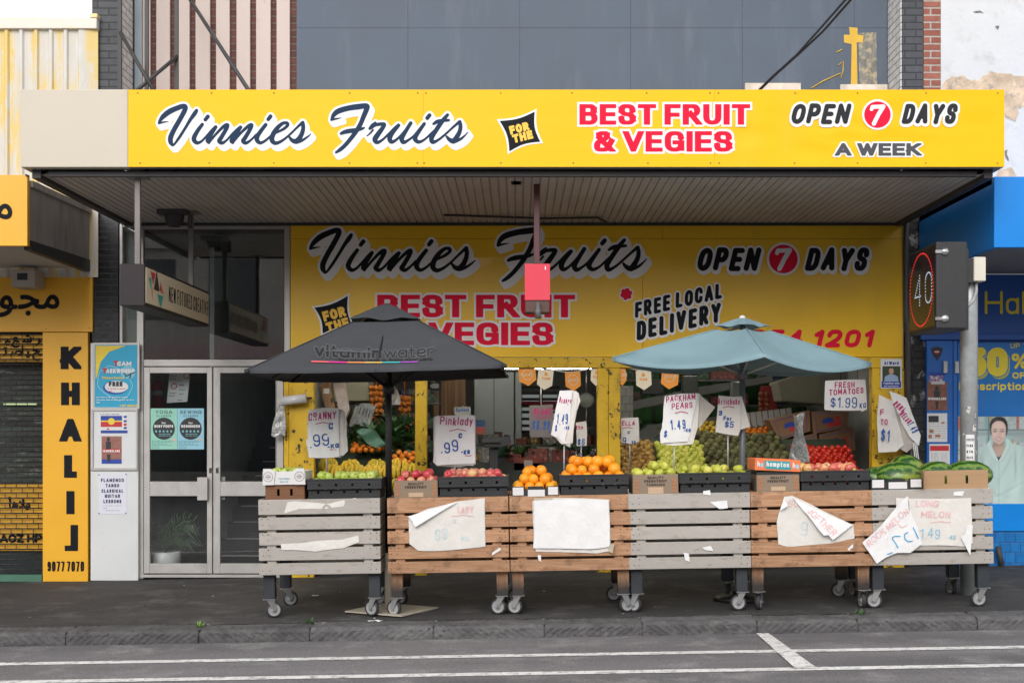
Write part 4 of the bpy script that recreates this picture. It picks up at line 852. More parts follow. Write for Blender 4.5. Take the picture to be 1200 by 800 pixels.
fsx = [txt(c, 82.5 if c != 'I' else 82.5, -(y + 26.5), 26.5, (4.7, 3.7), w=w_, butt=True, align='c', step=.4) for c, y, w_ in (('K', 406, 23), ('H', 448, 22), ('A', 490.5, 24), ('L', 533, 15), ('I', 576, 9), ('J', 619, 14))]
fsx[5] = field([([(87, -619), (87, -640.5)], 4.4, False), ([(79, -642), (87, -642)], 3.2, False)], .4, 0, True); fsx[4] = field([([(82.5, -578), (82.5, -599)], 4.8, False)], .4, 0, True, (-602, -575))
put('lettering', t, blackv, fsx, mpP(-.063)); put('phone_number', t, blackv, [txt('9077 7070', 55.5, -669, 11.5, (1.0, .85), w=43, butt=True, step=.25, sp=.1)], mpP(-.063))
t = thing('wall_vent', 'small beige vent unit fixed over the amber band sign', 'vent', P(30, 337, -.3))
b = MB(); b.pbox(13, 316, 41, 336, -.32, .28); b.build('case', M('beige case', (.45, .4, .35), .5, .08), t, bevel=.006)
b = MB(); b.pbox(20, 320, 32, 328, -.324, .003); b.build('grille', dark, t)
for nm, its in (('grille_lettering', [('S', 0, 0)]),):
    gl = [fontfield([('ﺒ', -4, -401), ('ﻴ', 6, -401), ('ﻊ', 14, -401), ('ﺷ', 26, -401), ('ﺮ', 42, -401)], 15, .4, 1), fontfield([('ﺗ', 4, -416), ('ﺼ', 12, -416), ('ﻠ', 24, -416), ('ﻴ', 30, -416), ('ﺢ', 38, -416)], 15, .4, 1), fontfield([('ﺃ', 10, -594), ('ﻫ', 14, -594), ('ﻼ', 22, -594), ('ﻭ', 30, -594)], 13, .4, 1), txt('AOZ HPOATI', 0, -635, 9, .9, step=.3)]
    put('painted_lettering', bpy.data.objects['painted_board'], blackv, gl, mpP(.056), .5)
# ---------------------------------------------------------------- posters and notices
def poster(name, label, x0, y0, x1, y1, Y, mat, cat='poster', group=None, tilt=0, th=.004):
    t = thing(name, label, cat, P((x0 + x1) / 2, y1, Y), group); b = MB(); b.pbox(x0, y0, x1, y1, Y, th); b.build('sheet', mat, t); return t
def prt(par, name, mat, Y, rects=(), polys=()):
    b = MB()
    for x0, y0, x1, y1 in rects: b.poly([P(x0, y0, Y), P(x1, y0, Y), P(x1, y1, Y), P(x0, y1, Y)])
    for q in polys: b.poly([P(x, y, Y) for x, y in q])
    return b.build(name, mat, par)
def ell(cx, cy, rx, ry, n=28, a0=0, a1=2 * math.pi): return [(cx + rx * math.cos(a0 + (a1 - a0) * i / n), cy + ry * math.sin(a0 + (a1 - a0) * i / n)) for i in range(n)]
def lines(x0, x1, y0, y1, n, h=.9, seed=1):
    rs = random.Random(seed); o = []
    for i in range(n):
        y = y0 + (y1 - y0) * i / max(1, n - 1); x = x0
        while x < x1 - 1:
            w_ = rs.uniform(1.5, 5); o.append((x, y, min(x1, x + w_), y + h)); x += w_ + rs.uniform(.6, 1.2)
            if rs.random() < .06: break
    return o
cy_ = M('poster cyan', (.02, .36, .58), .5, .04); wht = M('paper white', (.72, .72, .72), .7, .04, 3); inkk = M('print black', (.03, .03, .035), .6, .1); inkr = M('print red', (.55, .03, .04), .6, .1); inky = M('print yellow', (.8, .6, .06), .6, .1); inkb = M('print blue', (.02, .06, .35), .6, .1); inkg = M('print grey', (.3, .3, .32), .6, .1); skin = M('print skin', (.55, .33, .23), .6, .06)
t = poster('class_poster', 'turquoise martial arts class poster with a white FREE oval', 111, 404, 161, 477, -.062, cy_, th=.008)
b = MB()
for r_ in ((108.5, 401.5, 163.3, 404), (108.5, 477, 163.3, 479), (108.5, 404, 111, 477), (161, 404, 163.3, 477)): b.pbox(*r_, -.066, .014)
b.build('poster_frame', alu, t)
prt(t, 'corner_flash', inky, -.064, polys=[[(112, 405), (148, 405), (128, 412), (118, 424), (114, 440), (112, 444)]])
put('map_outline', t, M('map line', (.35, .62, .72), .6, .05), [field([(rounded([(116, -436), (128, -428), (140, -432), (150, -440), (156, -452), (150, -464), (140, -470), (132, -466), (122, -460), (114, -452)], 3, True), .35, True)], .3, 0)], mpP(-.064))
prt(t, 'map_fill', M('pale cyan', (.18, .5, .66), .6, .05), -.0645, polys=[ell(150, 436, 9, 8)])
put('lettering', t, wht, [txt('EAM', 137.5, -428.5, 5, .62, step=.2), txt('AEKWONDO', 124.5, -437, 5, .62, w=33, step=.2)], mpP(-.066), .15)
put('lettering', t, inkr, [txt('T', 132.5, -429, 6.5, .9, step=.2), txt('T', 119.5, -437.6, 6.5, .9, step=.2)], mpP(-.066)); put('lettering', t, inky, [txt('Fitness Centre', 120, -444, 3, .4, w=25, step=.15)], mpP(-.066))
put('kick_figure', t, inkk, [field([([(147, -441), (153, -438), (158, -436)], .6, False), ([(153, -438), (152, -443)], .7, False), ([(145, -437), (148, -440)], .6, False)], .2, 0)], mpP(-.0665))
prt(t, 'oval_shadow', inkb, -.065, polys=[ell(135.3, 454, 14.5, 7.8)]); prt(t, 'oval', wht, -.066, polys=[ell(136.5, 453, 13.8, 7)])
put('lettering', t, inkk, [txt('FREE', 127.5, -452.5, 5.6, .85, w=16, butt=True, step=.2)], mpP(-.068)); prt(t, 'small_print', inkr, -.068, rects=lines(126, 147, 455, 458, 2, .7))
prt(t, 'small_print', wht, -.066, rects=lines(113, 158, 465, 471, 3, .8, 5)); put('lettering', t, inky, [txt('1 37 06002', 140, -476.5, 2.6, .35, step=.15)], mpP(-.066))
t = poster('notice_board', 'framed white notice board holding a flag leaflet and a photo leaflet', 109, 480.5, 159.5, 549, -.058, M('board white', (.68, .69, .7), .6, .05, 2, col3=(.1, .1, .1), lo3=.71, hi3=.73, s3=60), 'notice board')
b = MB()
for r_ in ((107, 478.5, 161.3, 481.5), (106, 548, 161.3, 551), (107, 481.5, 109.4, 548), (159, 481.5, 161.3, 548)): b.pbox(*r_, -.07, .02)
b.build('board_frame', alu, t, bevel=.003)
t = poster('flag_leaflet', 'leaflet with a blue, yellow and red flag pinned in the white notice board', 115, 484, 150, 510, -.061, wht, 'leaflet', th=.002)
prt(t, 'flag', inkb, -.0625, [(118, 487, 143, 492.5)]); prt(t, 'flag', inky, -.0625, [(118, 492.5, 143, 494)]); prt(t, 'flag', inkr, -.0625, [(118, 494, 143, 500)]); prt(t, 'flag_disc', inky, -.0635, polys=[ell(130.5, 493.5, 4, 4)])
prt(t, 'flag_strip', inkb, -.0625, [(118, 504, 149.5, 507.5)] + [(145, y, 148.5, y + 2.4) for y in (487, 492, 500)]); prt(t, 'flag_strip', inkr, -.0625, [(145, 496, 148.5, 498.6), (125, 501.5, 128, 503)]); prt(t, 'small_print', inkk, -.063, lines(117, 140, 485, 485, 1, .6))
t = poster('photo_leaflet', 'brick coloured photo leaflet of a standing person, lower in the notice board', 119, 511, 142.5, 543, -.061, M('leaflet brick', (.3, .13, .1), .6, .25, 30), 'leaflet', th=.002)
prt(t, 'photo_figure', inkk, -.0625, polys=[ell(127, 514.5, 2, 2.4), [(124, 517), (130, 517), (130, 528), (124, 528)], [(125, 532), (129.5, 532), (129, 541), (126, 541)]]); prt(t, 'title_band', inkr, -.063, [(120, 526, 141.5, 530)]); prt(t, 'photo_ground', inkb, -.0622, [(119, 538, 142.5, 543)])
put('lettering', t, wht, [txt('IN MORELAND', 120.5, -529.6, 2.8, .4, w=20, step=.15)], mpP(-.065))
t = poster('lesson_sheet', 'white printed sheet listing dance and guitar lessons on the white panel', 115, 554.5, 148.5, 602, -.053, M('sheet lilac white', (.7, .7, .78), .7, .03), 'notice', th=.002)
put('lettering', t, M('print navy', (.03, .04, .12), .6, .1), [txt(s, 131.7, -y, 4.2, .5, w=w_, align='c', step=.18, sp=.18) for s, y, w_ in (('FLAMENCO', 564.5, 27), ('TANGO', 570.7, 16), ('CLASSICAL', 577, 25.5), ('GUITAR', 583, 18), ('LESSONS', 589.2, 21))], mpP(-.0545))
prt(t, 'small_print', inkg, -.0545, lines(121, 142, 592, 595, 2, .5) + lines(124, 140, 597.5, 597.5, 1, .6)); prt(t, 'drawing_pin', inkb, -.055, polys=[ell(x, y, .8, .8, 8) for x, y in ((116, 556), (147.7, 555.5), (116, 601), (147.5, 601))])
for x0, x1, nm, ttl, c, sub, lb in ((176.3, 207.6, 'yoga_poster', 'YOGA', (.3, .62, .5), 'BUSY PEEPS', 'pale green yoga class poster with black disc, inside the left glass door'), (207.9, 239, 'sewing_poster', 'SEWING', (.3, .58, .7), 'BEGINNERS', 'pale blue sewing class poster with black disc, inside the left glass door')):
    t = poster(nm, lb, x0, 478.3, x1, 526.3, .014, M(nm, c, .6, .03), th=.002); cx = (x0 + x1) / 2
    put('lettering', t, M('print teal', (.03, .1, .1), .6, .1), [txt(ttl, cx, -484.6, 4, .35, w=20 if ttl == 'YOGA' else 25, align='c', step=.16, sp=.3), txt('CLASSES', cx, -488.2, 2.2, .2, w=17, align='c', step=.13, sp=.4)], mpP(.0125))
    prt(t, 'disc', inkk, .0125, polys=[ell(cx, 502, 13, 13)]); put('lettering', t, wht, [txt('for', cx, -496.5, 2.4, .3, align='c', step=.14), txt(sub, cx, -500.8, 3.2, .42, w=22, align='c', step=.14)], mpP(.0115))
    prt(t, 'icon_row', M('icon teal', (.2, .5, .55), .6), .0115, [(cx - 10 + i * 4.4, 504, cx - 8 + i * 4.4, 506.3) for i in range(5)] + lines(cx - 6, cx + 8, 508, 510, 2, .6, 9)); prt(t, 'small_print', M('print mid teal', (.1, .3, .3), .6), .0125, lines(x0 + 1.5, x1 - 5, 516, 524.5, 6, .6, 4)); prt(t, 'price_dot', M('dot', (.75, .45, .4), .6), .0125, polys=[ell(x1 - 4.5, 515, 2.2, 1.6, 12)])
t = thing('rules_sign', 'tilted white sign with red rings hanging behind the left glass door', 'sign', P(209, 472, .3))
rot = lambda x, y: (209 + (x - 209) - (y - 455) * .1, y)
b = MB(); b.prism([P(*rot(x, y), .3) for x, y in ((197, 437), (221, 437), (221, 470.5), (197, 472))], (0, .004, 0)); b.build('sheet', wht, t)
put('ring', t, inkr, [field([([rot(x, y) and (rot(x, y)[0], -rot(x, y)[1]) for x, y in ell(cx, cy_2, 3.2, 3.2, 16) + [(cx + 3.2, cy_2)]], .5, True)], .2, 0) for cx, cy_2 in ((203.5, 452.5), (217, 440))], mpP(.297))
prt(t, 'small_print', inkg, .2975, [(199, 440, 207, 441), (199, 443, 206, 444), (199, 460, 206, 461), (198, 463, 205, 464), (210, 450, 216, 452), (210, 456, 217, 457), (210, 461, 215, 462), (208, 468, 214, 469)])
# pharmacy graphics
lg = thing('wall_lettering', 'yellow lettering on the dark blue band under the blue awning', 'lettering', P(1154, 371, -.03)); py2 = M('pharmacy yellow', (.75, .6, .03), .5, .05)
put('letters', lg, py2, [txt('Half', 1154, -368, 27, 1.6, asp=.95, step=.4, sp=.13)], mpP(-.024))
yb = -.012
t = thing('sale_poster', 'blue window poster with large yellow 50 percent discount lettering', 'poster', P(1160, 490, yb))
b = MB(); b.pbox(1122.5, 402, 1260, 487.5, yb, .03); b.build('sheet', M('poster blue', (.01, .16, .5), .35, .04), t)
f50 = [txt('50', 1132, -441, 34, 5.2, w=49, step=.4, sp=.02)]
put('lettering_outline', t, M('poster olive', (.4, .42, .05), .5), f50, mpP(yb - .002), 0, (2.6, -3.2)); put('numeral_gap', t, bpy.data.materials['poster blue'], f50, mpP(yb - .0035), 1.1); put('numeral', t, py2, f50, mpP(yb - .005))
put('lettering', t, py2, [txt('UP TO', 1184, -408, 6, .5, step=.25, sp=.2), txt('%', 1185.5, -432, 18, 1.6, step=.3), txt('OFF', 1186.5, -443.5, 7.5, .9, step=.25), txt('Prescriptions', 1124, -457, 9.6, .95, w=88, step=.25, sp=.12)], mpP(yb - .003))
t = thing('pharmacist_poster', 'window print of a smiling woman in mint shirt before medicine shelves', 'poster', P(1160, 590, yb))
b = MB(); b.pbox(1122.5, 487.8, 1260, 590, yb, .03)
# sits below the sale poster
b.build('sheet', M('print shelf grey', (.42, .5, .5), .4, .1, 12), t)
# the window print: a soft photographic picture worked out on a fine grid of coloured cells
def window_print(par, x0, x1, y0, y1, Y, q=2.2):
    nx, ny = int((x1 - x0) * q), int((y1 - y0) * q); X, Yp = np.meshgrid(x0 + (np.arange(nx) + .5) / q, y0 + (np.arange(ny) + .5) / q); rg = np.random.RandomState(4)
    def blur(m, s):
        r = max(1, int(s * 3)); k = np.exp(-.5 * (np.arange(-r, r + 1) / s) ** 2); k /= k.sum()
        p = np.pad(m, r, mode='edge'); p = np.apply_along_axis(lambda v: np.convolve(v, k, 'valid'), 1, p); return np.apply_along_axis(lambda v: np.convolve(v, k, 'valid'), 0, p)
    def mask(pts, s=.7, smooth=True):
        p = catmull(list(pts) + [pts[0]], 5) if smooth else np.array(list(pts) + [pts[0]], float); m = np.zeros(X.shape, bool)
        for (ax, ay), (bx, by) in zip(p, p[1:]):
            if ay != by: c = (Yp >= min(ay, by)) & (Yp < max(ay, by)); m ^= c & (X < ax + (Yp - ay) * (bx - ax) / (by - ay))
        return blur(m.astype(float), s * q * .6)
    img = np.zeros(X.shape + (3,)); img[:] = (.4, .5, .5); img *= (1 + .18 * np.sin(X * .05 + 1) + .1 * (Yp - y0)[..., None][..., 0] / (y1 - y0))[..., None]
    def lay(m, c): 
        nonlocal img
        c = np.array(c, float); img = img * (1 - m[..., None]) + (c if c.ndim == 3 else c[None, None]) * m[..., None]
    def g(cx, cy, sx, sy): return np.exp(-.5 * (((X - cx) / sx) ** 2 + ((Yp - cy) / sy) ** 2))
    for top, bot in ((482, 503), (506, 526.5), (529, 550.5), (553, 574)):
        lay(mask([(x0 - 5, bot), (x1 + 5, bot), (x1 + 5, bot + 1.5), (x0 - 5, bot + 1.5)], .4, False), (.17, .25, .26)); lay(.5 * mask([(x0 - 5, top), (x1 + 5, top), (x1 + 5, top + 4), (x0 - 5, top + 4)], 2, False), (.2, .28, .29))
        x = x0 - 2
        while x < x1 + 2:
            w_ = rg.uniform(1.6, 5); h_ = (bot - top) * rg.uniform(.35, .9); c = [(.55, .62, .61), (.62, .67, .66), (.46, .54, .54), (.5, .58, .57), (.08, .42, .25), (.04, .22, .44), (.55, .33, .14), (.3, .5, .5), (.5, .14, .12)][rg.choice(9, p=[.19, .17, .16, .14, .08, .09, .06, .08, .03])]
            lay(.92 * mask([(x, bot - h_), (x + w_, bot - h_), (x + w_, bot), (x, bot)], .45, False), np.array(c) * rg.uniform(.75, 1.1)); lay(.5 * mask([(x + .3, bot - h_ * .6), (x + w_ - .3, bot - h_ * .6), (x + w_ - .3, bot - h_ * .45), (x + .3, bot - h_ * .45)], .3, False), np.array(c) * rg.uniform(.3, 1.3)); x += w_ + rg.uniform(.1, 1)
    lay(.9 * mask([(1157.5, 480), (1159.7, 480), (1159.7, 592), (1157.5, 592)], .5, False), (.16, .25, .27)); lay(.8 * mask([(1160.4, 480), (1163.6, 480), (1163.6, 503), (1160.4, 503)], .5, False), (.5, .34, .15))
    o = 12
    hairm = mask([(1160.3, 492 + o), (1159.8, 486 + o), (1162, 480 + o), (1166, 477 + o), (1170.5, 476.2 + o), (1175.5, 477 + o), (1179.4, 480.6 + o), (1181, 486 + o), (1180.8, 492 + o), (1179, 498 + o), (1171, 500 + o), (1162, 498 + o)]); lay(hairm, (.028, .024, .027)); lay(.35 * hairm * g(1167, 480.5 + o, 4, 1.6), (.16, .14, .14))
    lay(mask([(1164.6, 502 + o), (1176.4, 502 + o), (1176.8, 509 + o), (1180, 514 + o), (1170.3, 529 + o), (1160.5, 513 + o), (1164, 508.5 + o)]), np.stack([(.56, .41, .35)[k] * (1 - .32 * g(1170, 507.5 + o, 7, 2.6) - .18 * g(1163, 512 + o, 2.5, 5)) for k in range(3)], -1))
    lay(mask([(1166.4, 521.5 + o), (1170.2, 523.5 + o), (1174, 521 + o), (1170.4, 528 + o)]), (.03, .03, .04))
    sh = 1 - .2 * np.clip((X - 1176) / 5, 0, 1) - .13 * np.clip((1164 - X) / 4, 0, 1) - .12 * np.clip((Yp - 504 - o) / 5, 0, 1) + .1 * g(1169.5, 486.5 + o, 5, 3) + .08 * g(1166, 497 + o, 2, 1.8) + .05 * g(1174.6, 497 + o, 2, 1.8)
    sh -= .33 * g(1166.1, 493.2 + o, 1.9, 1.0) + .35 * g(1174.6, 493.2 + o, 1.9, 1.0) + .16 * g(1172.1, 496.5 + o, .8, 3) + .2 * g(1170.4, 499.5 + o, 1.9, .5) + .12 * g(1170.3, 505.2 + o, 3, .6) + .13 * g(1164.6, 501 + o, .6, 1.6) + .13 * g(1176, 501 + o, .6, 1.6)
    fm = mask([(1161.8, 494 + o), (1162, 488 + o), (1164, 484 + o), (1168, 481.4 + o), (1172.5, 481.3 + o), (1176.6, 483.6 + o), (1178.8, 488 + o), (1178.9, 494 + o), (1177.8, 500 + o), (1175.4, 505 + o), (1172, 508 + o), (1169, 508 + o), (1165.6, 505.6 + o), (1163, 501 + o)], .6)
    lay(fm, np.stack([np.clip((.72, .545, .475)[k] * sh + (.05, -.012, -.012)[k] * (g(1165, 500 + o, 2, 1.6) + g(1175.8, 500 + o, 2, 1.6)), .02, 1) for k in range(3)], -1))
    for ex in (1166.1, 1174.6): lay(.9 * g(ex, 493.5 + o, .95, .5), (.07, .05, .045)); lay(.75 * g(ex, 490.9 + o, 1.7, .45), (.12, .085, .075))
    lay(.85 * mask([(1166.1, 502 + o), (1168.4, 501.3 + o), (1170.3, 501.7 + o), (1172.3, 501.3 + o), (1174.7, 502 + o), (1172.6, 504 + o), (1170.2, 504.6 + o), (1167.8, 504 + o)], .4), (.5, .2, .19)); lay(.95 * mask([(1167.2, 502.1 + o), (1170.3, 502.3 + o), (1173.6, 502.1 + o), (1172.2, 503.2 + o), (1168.6, 503.2 + o)], .3), (.82, .79, .76))
    f = 1 + .05 * np.sin(X * .35 + Yp * .12) * np.sin(Yp * .09) - .3 * g(1151.5, 549, 1.2, 9) - .28 * g(1190, 544, 1.2, 11) - .1 * np.clip((1148 - X) / 6, 0, 1) - .12 * np.clip((X - 1193) / 8, 0, 1)
    for cx, cy, an, L, wd, a in ((1156, 566, .9, 12, 1.1, .13), (1186, 572, -.5, 12, 1.2, .12), (1163, 552, 1.2, 10, 1.2, .08), (1178, 550, -1.1, 11, 1.2, .1), (1148, 535, 1.3, 10, 1.1, .1), (1197, 536, -1.2, 10, 1.3, .1), (1172, 580, .2, 14, 1.5, .08), (1160, 584, -.4, 9, 1.2, .09)):
        u = (X - cx) * math.cos(an) + (Yp - cy) * math.sin(an); v = -(X - cx) * math.sin(an) + (Yp - cy) * math.cos(an); f -= a * np.exp(-.5 * ((u / L) ** 2 + (v / wd) ** 2)) - a * .6 * np.exp(-.5 * ((u / L) ** 2 + ((v - 2.2) / wd) ** 2))
    f -= .16 * np.exp(-.5 * ((X - 1170.6) / .5) ** 2) * (Yp > 540)
    lay(mask([(1161.3, 515.5), (1157, 520), (1150, 523.4), (1145, 527), (1142.6, 535), (1142, 550), (1141.6, 575), (1142, 600), (1250, 600), (1234, 552), (1222, 535), (1203, 525), (1187, 519.4), (1179.3, 513.8), (1178.6, 525), (1170.3, 540.5), (1162.4, 526)], .6), np.stack([(.52, .67, .645)[k] * f for k in range(3)], -1))
    for pts, c in (([(1161.2, 514.6), (1162.9, 524), (1170.3, 540.5), (1163.4, 535), (1157.2, 521)], 1.13), ([(1179.4, 513), (1178.3, 524), (1170.3, 540.5), (1177.6, 534), (1183.6, 518.6)], 1.08)): lay(.3 * mask([(a + .9, b + 1.4) for a, b in pts], .9), (.3, .42, .41)); lay(mask(pts, .5), np.array((.52, .67, .645)) * c)
    img = np.clip(img * (1 + rg.uniform(-.03, .03, X.shape)[..., None]), .01, .95)
    me = bpy.data.meshes.new('printed_photo'); vs = [P(x0 + (x1 - x0) * i / nx, y0 + (y1 - y0) * j / ny, Y) for j in range(ny + 1) for i in range(nx + 1)]
    me.from_pydata(vs, [], [(j * (nx + 1) + i, j * (nx + 1) + i + 1, (j + 1) * (nx + 1) + i + 1, (j + 1) * (nx + 1) + i) for j in range(ny) for i in range(nx)])
    pv = np.pad(img, ((0, 1), (0, 1), (0, 0)), mode='edge'); at = me.color_attributes.new('print', 'FLOAT_COLOR', 'POINT'); at.data.foreach_set('color', np.concatenate([pv, np.ones(pv.shape[:2] + (1,))], -1).astype(np.float32).ravel())
    m, n, l, b = newmat('window print'); a = n.new('ShaderNodeVertexColor'); a.layer_name = 'print'; l.new(a.outputs[0], b.inputs['Base Color']); b.inputs['Roughness'].default_value = .3; me.materials.append(m)
    org = WL[par.name]; me.transform(Matrix.Translation(-org)); ob = bpy.data.objects.new('printed_photo', me); COL.objects.link(ob); ob.parent = par
window_print(t, 1122.5, 1206, 487.8, 590, yb - .002)
# leaflets on the blue pillar
for nm, lb, (x0, y0, x1, y1), bgm, pr in (('badge_sticker', 'small dark shield sticker at the top of the blue frame', (1091, 406, 1105, 422), inkk, 0), ('purple_leaflet', 'small purple leaflet under the shield sticker on the blue frame', (1089, 436, 1105, 452), M('purple leaflet', (.3, .1, .25), .6, .3, 25, col2=(.5, .55, .6), lo=.5, hi=.55, s2=30), 1), ('photo_leaflet', 'brown photo leaflet between purple and white leaflets on the blue frame', (1086.5, 447.5, 1110, 480.5), M('leaflet brown', (.22, .09, .06), .6, .3, 20), 2), ('news_leaflet', 'white leaflet with small pictures, middle of the blue frame', (1086.5, 484, 1110, 517.5), wht, 3), ('red_leaflet', 'white leaflet with a red heading, lowest on the blue frame', (1089, 520, 1113, 548), wht, 4)):
    if pr == 0:
        t = thing(nm, lb, 'sticker', P(98, 422, -.034)); b = MB(); b.prism([P(x, y, -.0335) for x, y in ((1091, 408), (1098, 406), (1105, 408), (1103, 415), (1098, 423), (1093, 415))], (0, .003, 0)); b.build('sheet', inkk, t); prt(t, 'shield_print', inkr, -.035, polys=[ell(1098, 412.5, 2.4, 2.6, 12)]); prt(t, 'shield_print', wht, -.036, [(1095, 411.5, 1101, 412.6)]); continue
    t = poster(nm, lb, x0, y0, x1, y1, -.0345 if pr != 1 else -.033, bgm, 'leaflet', th=.002); yy = -.036
    if pr == 1: prt(t, 'printed_title', inkb, yy, [(x0, y0, x1, y0 + 4)])
    if pr == 2: prt(t, 'photo_figure', inkk, yy, polys=[ell(1098, 455, 2.4, 3), [(1094, 458), (1102, 458), (1101, 466), (1095, 466)], [(1096, 470), (1100, 470), (1099, 479), (1097, 479)]]); put('lettering', t, wht, [txt('IN MORELAND', 1087.5, -468.5, 3, .45, w=21, step=.16)], mpP(yy - .001)); prt(t, 'clear_tape', M('tape', (.55, .55, .55), .3), yy - .0005, [(1091, 446.5, 1107, 450)])
    if pr == 3: prt(t, 'printed_picture', inkk, yy, [(1088, 487, 1100, 494.5)]); prt(t, 'printed_picture', M('print warm', (.5, .2, .12), .6, .2), yy, [(1089, 503, 1094, 507), (1103, 494, 1107, 496), (1096, 509, 1102, 512), (1088, 509, 1092, 513)]); prt(t, 'small_print', inkg, yy, lines(1088, 1109, 496, 513, 7, .5, 3))
    if pr == 4: prt(t, 'red_heading', inkr, yy, [(1090, 522, 1112, 528)]); prt(t, 'small_print', inkg, yy, lines(1091, 1100, 531, 545, 7, .6, 3) + lines(1103, 1111, 531, 545, 7, .6, 5))
t = poster('portrait_poster', 'white poster with portrait of a man in blue shirt, on the right yellow post', 1032, 420.5, 1057, 455, -.041, wht, th=.003)
prt(t, 'photo_ground', M('print green', (.04, .06, .025), .6, .3, 30), -.0425, [(1034, 429, 1055, 447)]); prt(t, 'blue_band', inkb, -.0425, [(1033, 446.5, 1056, 454)]); prt(t, 'printed_shirt', M('print shirt', (.3, .42, .62), .6), -.0435, polys=[[(1036, 447), (1037, 441), (1042, 438.5), (1047, 438.5), (1052, 441), (1053, 447)]]); prt(t, 'printed_face', skin, -.0445, polys=[ell(1044.5, 434.5, 2.9, 4, 16)]); prt(t, 'printed_hair', inkk, -.0455, polys=[ell(1044.5, 431.6, 3, 2, 14, math.pi, 2 * math.pi)])
put('lettering', t, inkb, [txt('Al Ward', 1036, -427.3, 4, .5, w=17, step=.17)], mpP(-.0425)); put('lettering', t, wht, [txt('Together with', 1035, -450, 2.1, .26, w=19, step=.14), txt('our community', 1036, -453, 1.8, .22, w=17, step=.14)], mpP(-.044))
# ================================================================ produce carts
def woodm(name, c1, c2, knots=True, stain=False, axis='X'):
    m, n, l, b = newmat(name)
    st = (1.2, 14, 22) if axis == 'X' else (22, 14, 1.2)
    v = coords(n, l, st); g = n.new('ShaderNodeNewGeometry')
    va = n.new('ShaderNodeVectorMath'); va.operation = 'ADD'; l.new(v, va.inputs[0])
    sc3 = n.new('ShaderNodeVectorMath'); sc3.operation = 'SCALE'; cb = n.new('ShaderNodeCombineXYZ')
    for i in range(3): l.new(g.outputs['Random Per Island'], cb.inputs[i])
    l.new(cb.outputs[0], sc3.inputs[0]); sc3.inputs['Scale'].default_value = 37; l.new(sc3.outputs[0], va.inputs[1])
    f = nz(n, l, va.outputs[0], 3.2, 7, .6); c = mixc(n, l, ramp(n, l, f, .35, .68), c1, c2)
    f2 = nz(n, l, coords(n, l, (1, 1, 1), (4, 4, 4)), 7, 6, .6); c = mixc(n, l, ramp(n, l, f2, .52, .72), c, tuple(x * .5 for x in c1))
    kn = n.new('ShaderNodeTexVoronoi'); kn.inputs['Scale'].default_value = 1; l.new(coords(n, l, (3.1, 1, 7.5) if axis == 'X' else (7.5, 7.5, 3), (.4, .3, .7)), kn.inputs['Vector']); c = mixc(n, l, ramp(n, l, kn.outputs['Distance'], .085, .05), c, tuple(x * .3 for x in c1))
    f3 = nz(n, l, coords(n, l, (1, 1, 1), (8, 1, 4)), 45, 3, .6); c = mixc(n, l, ramp(n, l, f3, .68, .72), c, tuple(x * .25 for x in c1))
    hv = n.new('ShaderNodeHueSaturation'); mr = n.new('ShaderNodeMapRange'); mr.inputs['To Min'].default_value = .8; mr.inputs['To Max'].default_value = 1.15
    l.new(g.outputs['Random Per Island'], mr.inputs['Value']); l.new(mr.outputs[0], hv.inputs['Value']); l.new(c, hv.inputs['Color']); c = hv.outputs[0]
    if stain:
        t = n.new('ShaderNodeTexCoord'); sp = n.new('ShaderNodeSeparateXYZ'); l.new(t.outputs['Object'], sp.inputs[0])
        ad = n.new('ShaderNodeMath'); ad.operation = 'MULTIPLY_ADD'; l.new(f2, ad.inputs[0]); ad.inputs[1].default_value = .16; l.new(sp.outputs[2], ad.inputs[2])
        c = mixc(n, l, ramp(n, l, ad.outputs[0], .29, .46), (.03, .025, .022), c)
    l.new(c, b.inputs['Base Color']); b.inputs['Roughness'].default_value = .72
    bp = n.new('ShaderNodeBump'); bp.inputs['Strength'].default_value = .35; bp.inputs['Distance'].default_value = .004; l.new(f, bp.inputs['Height']); l.new(bp.outputs[0], b.inputs['Normal'])
    return m
wood = woodm('orange pine', (.36, .18, .09), (.56, .32, .185)); woodl = woodm('stained pine leg', (.34, .17, .085), (.54, .3, .17), stain=True, axis='Z')
greyw = M('grey painted timber', (.42, .385, .35), .65, .05, 4, stretch=(1, 3, 3), isl=.07, col2=(.3, .26, .22), lo=.54, hi=.7, s2=6, st2=(1, 1, 3), col3=(.14, .11, .09), lo3=.63, hi3=.66, s3=13, bump=.2, bs=40)
legdark = M('dark painted leg', (.028, .033, .04), .5, .2, 5, col3=(.2, .13, .08), lo3=.68, hi3=.7, s3=20)
steel = M('zinc steel', (.5, .5, .5), .35, .1, 8, metal=.85); rubber = M('grey rubber', (.035, .035, .036), .7, .1); hub = M('wheel hub', (.34, .34, .35), .5, .1)
ply = M('ply deck', (.2, .13, .08), .8, .2, 5)
CYf = -2.83; kc = kk(CYf); CW = 1.046; CD = .94; TOP = 1.035
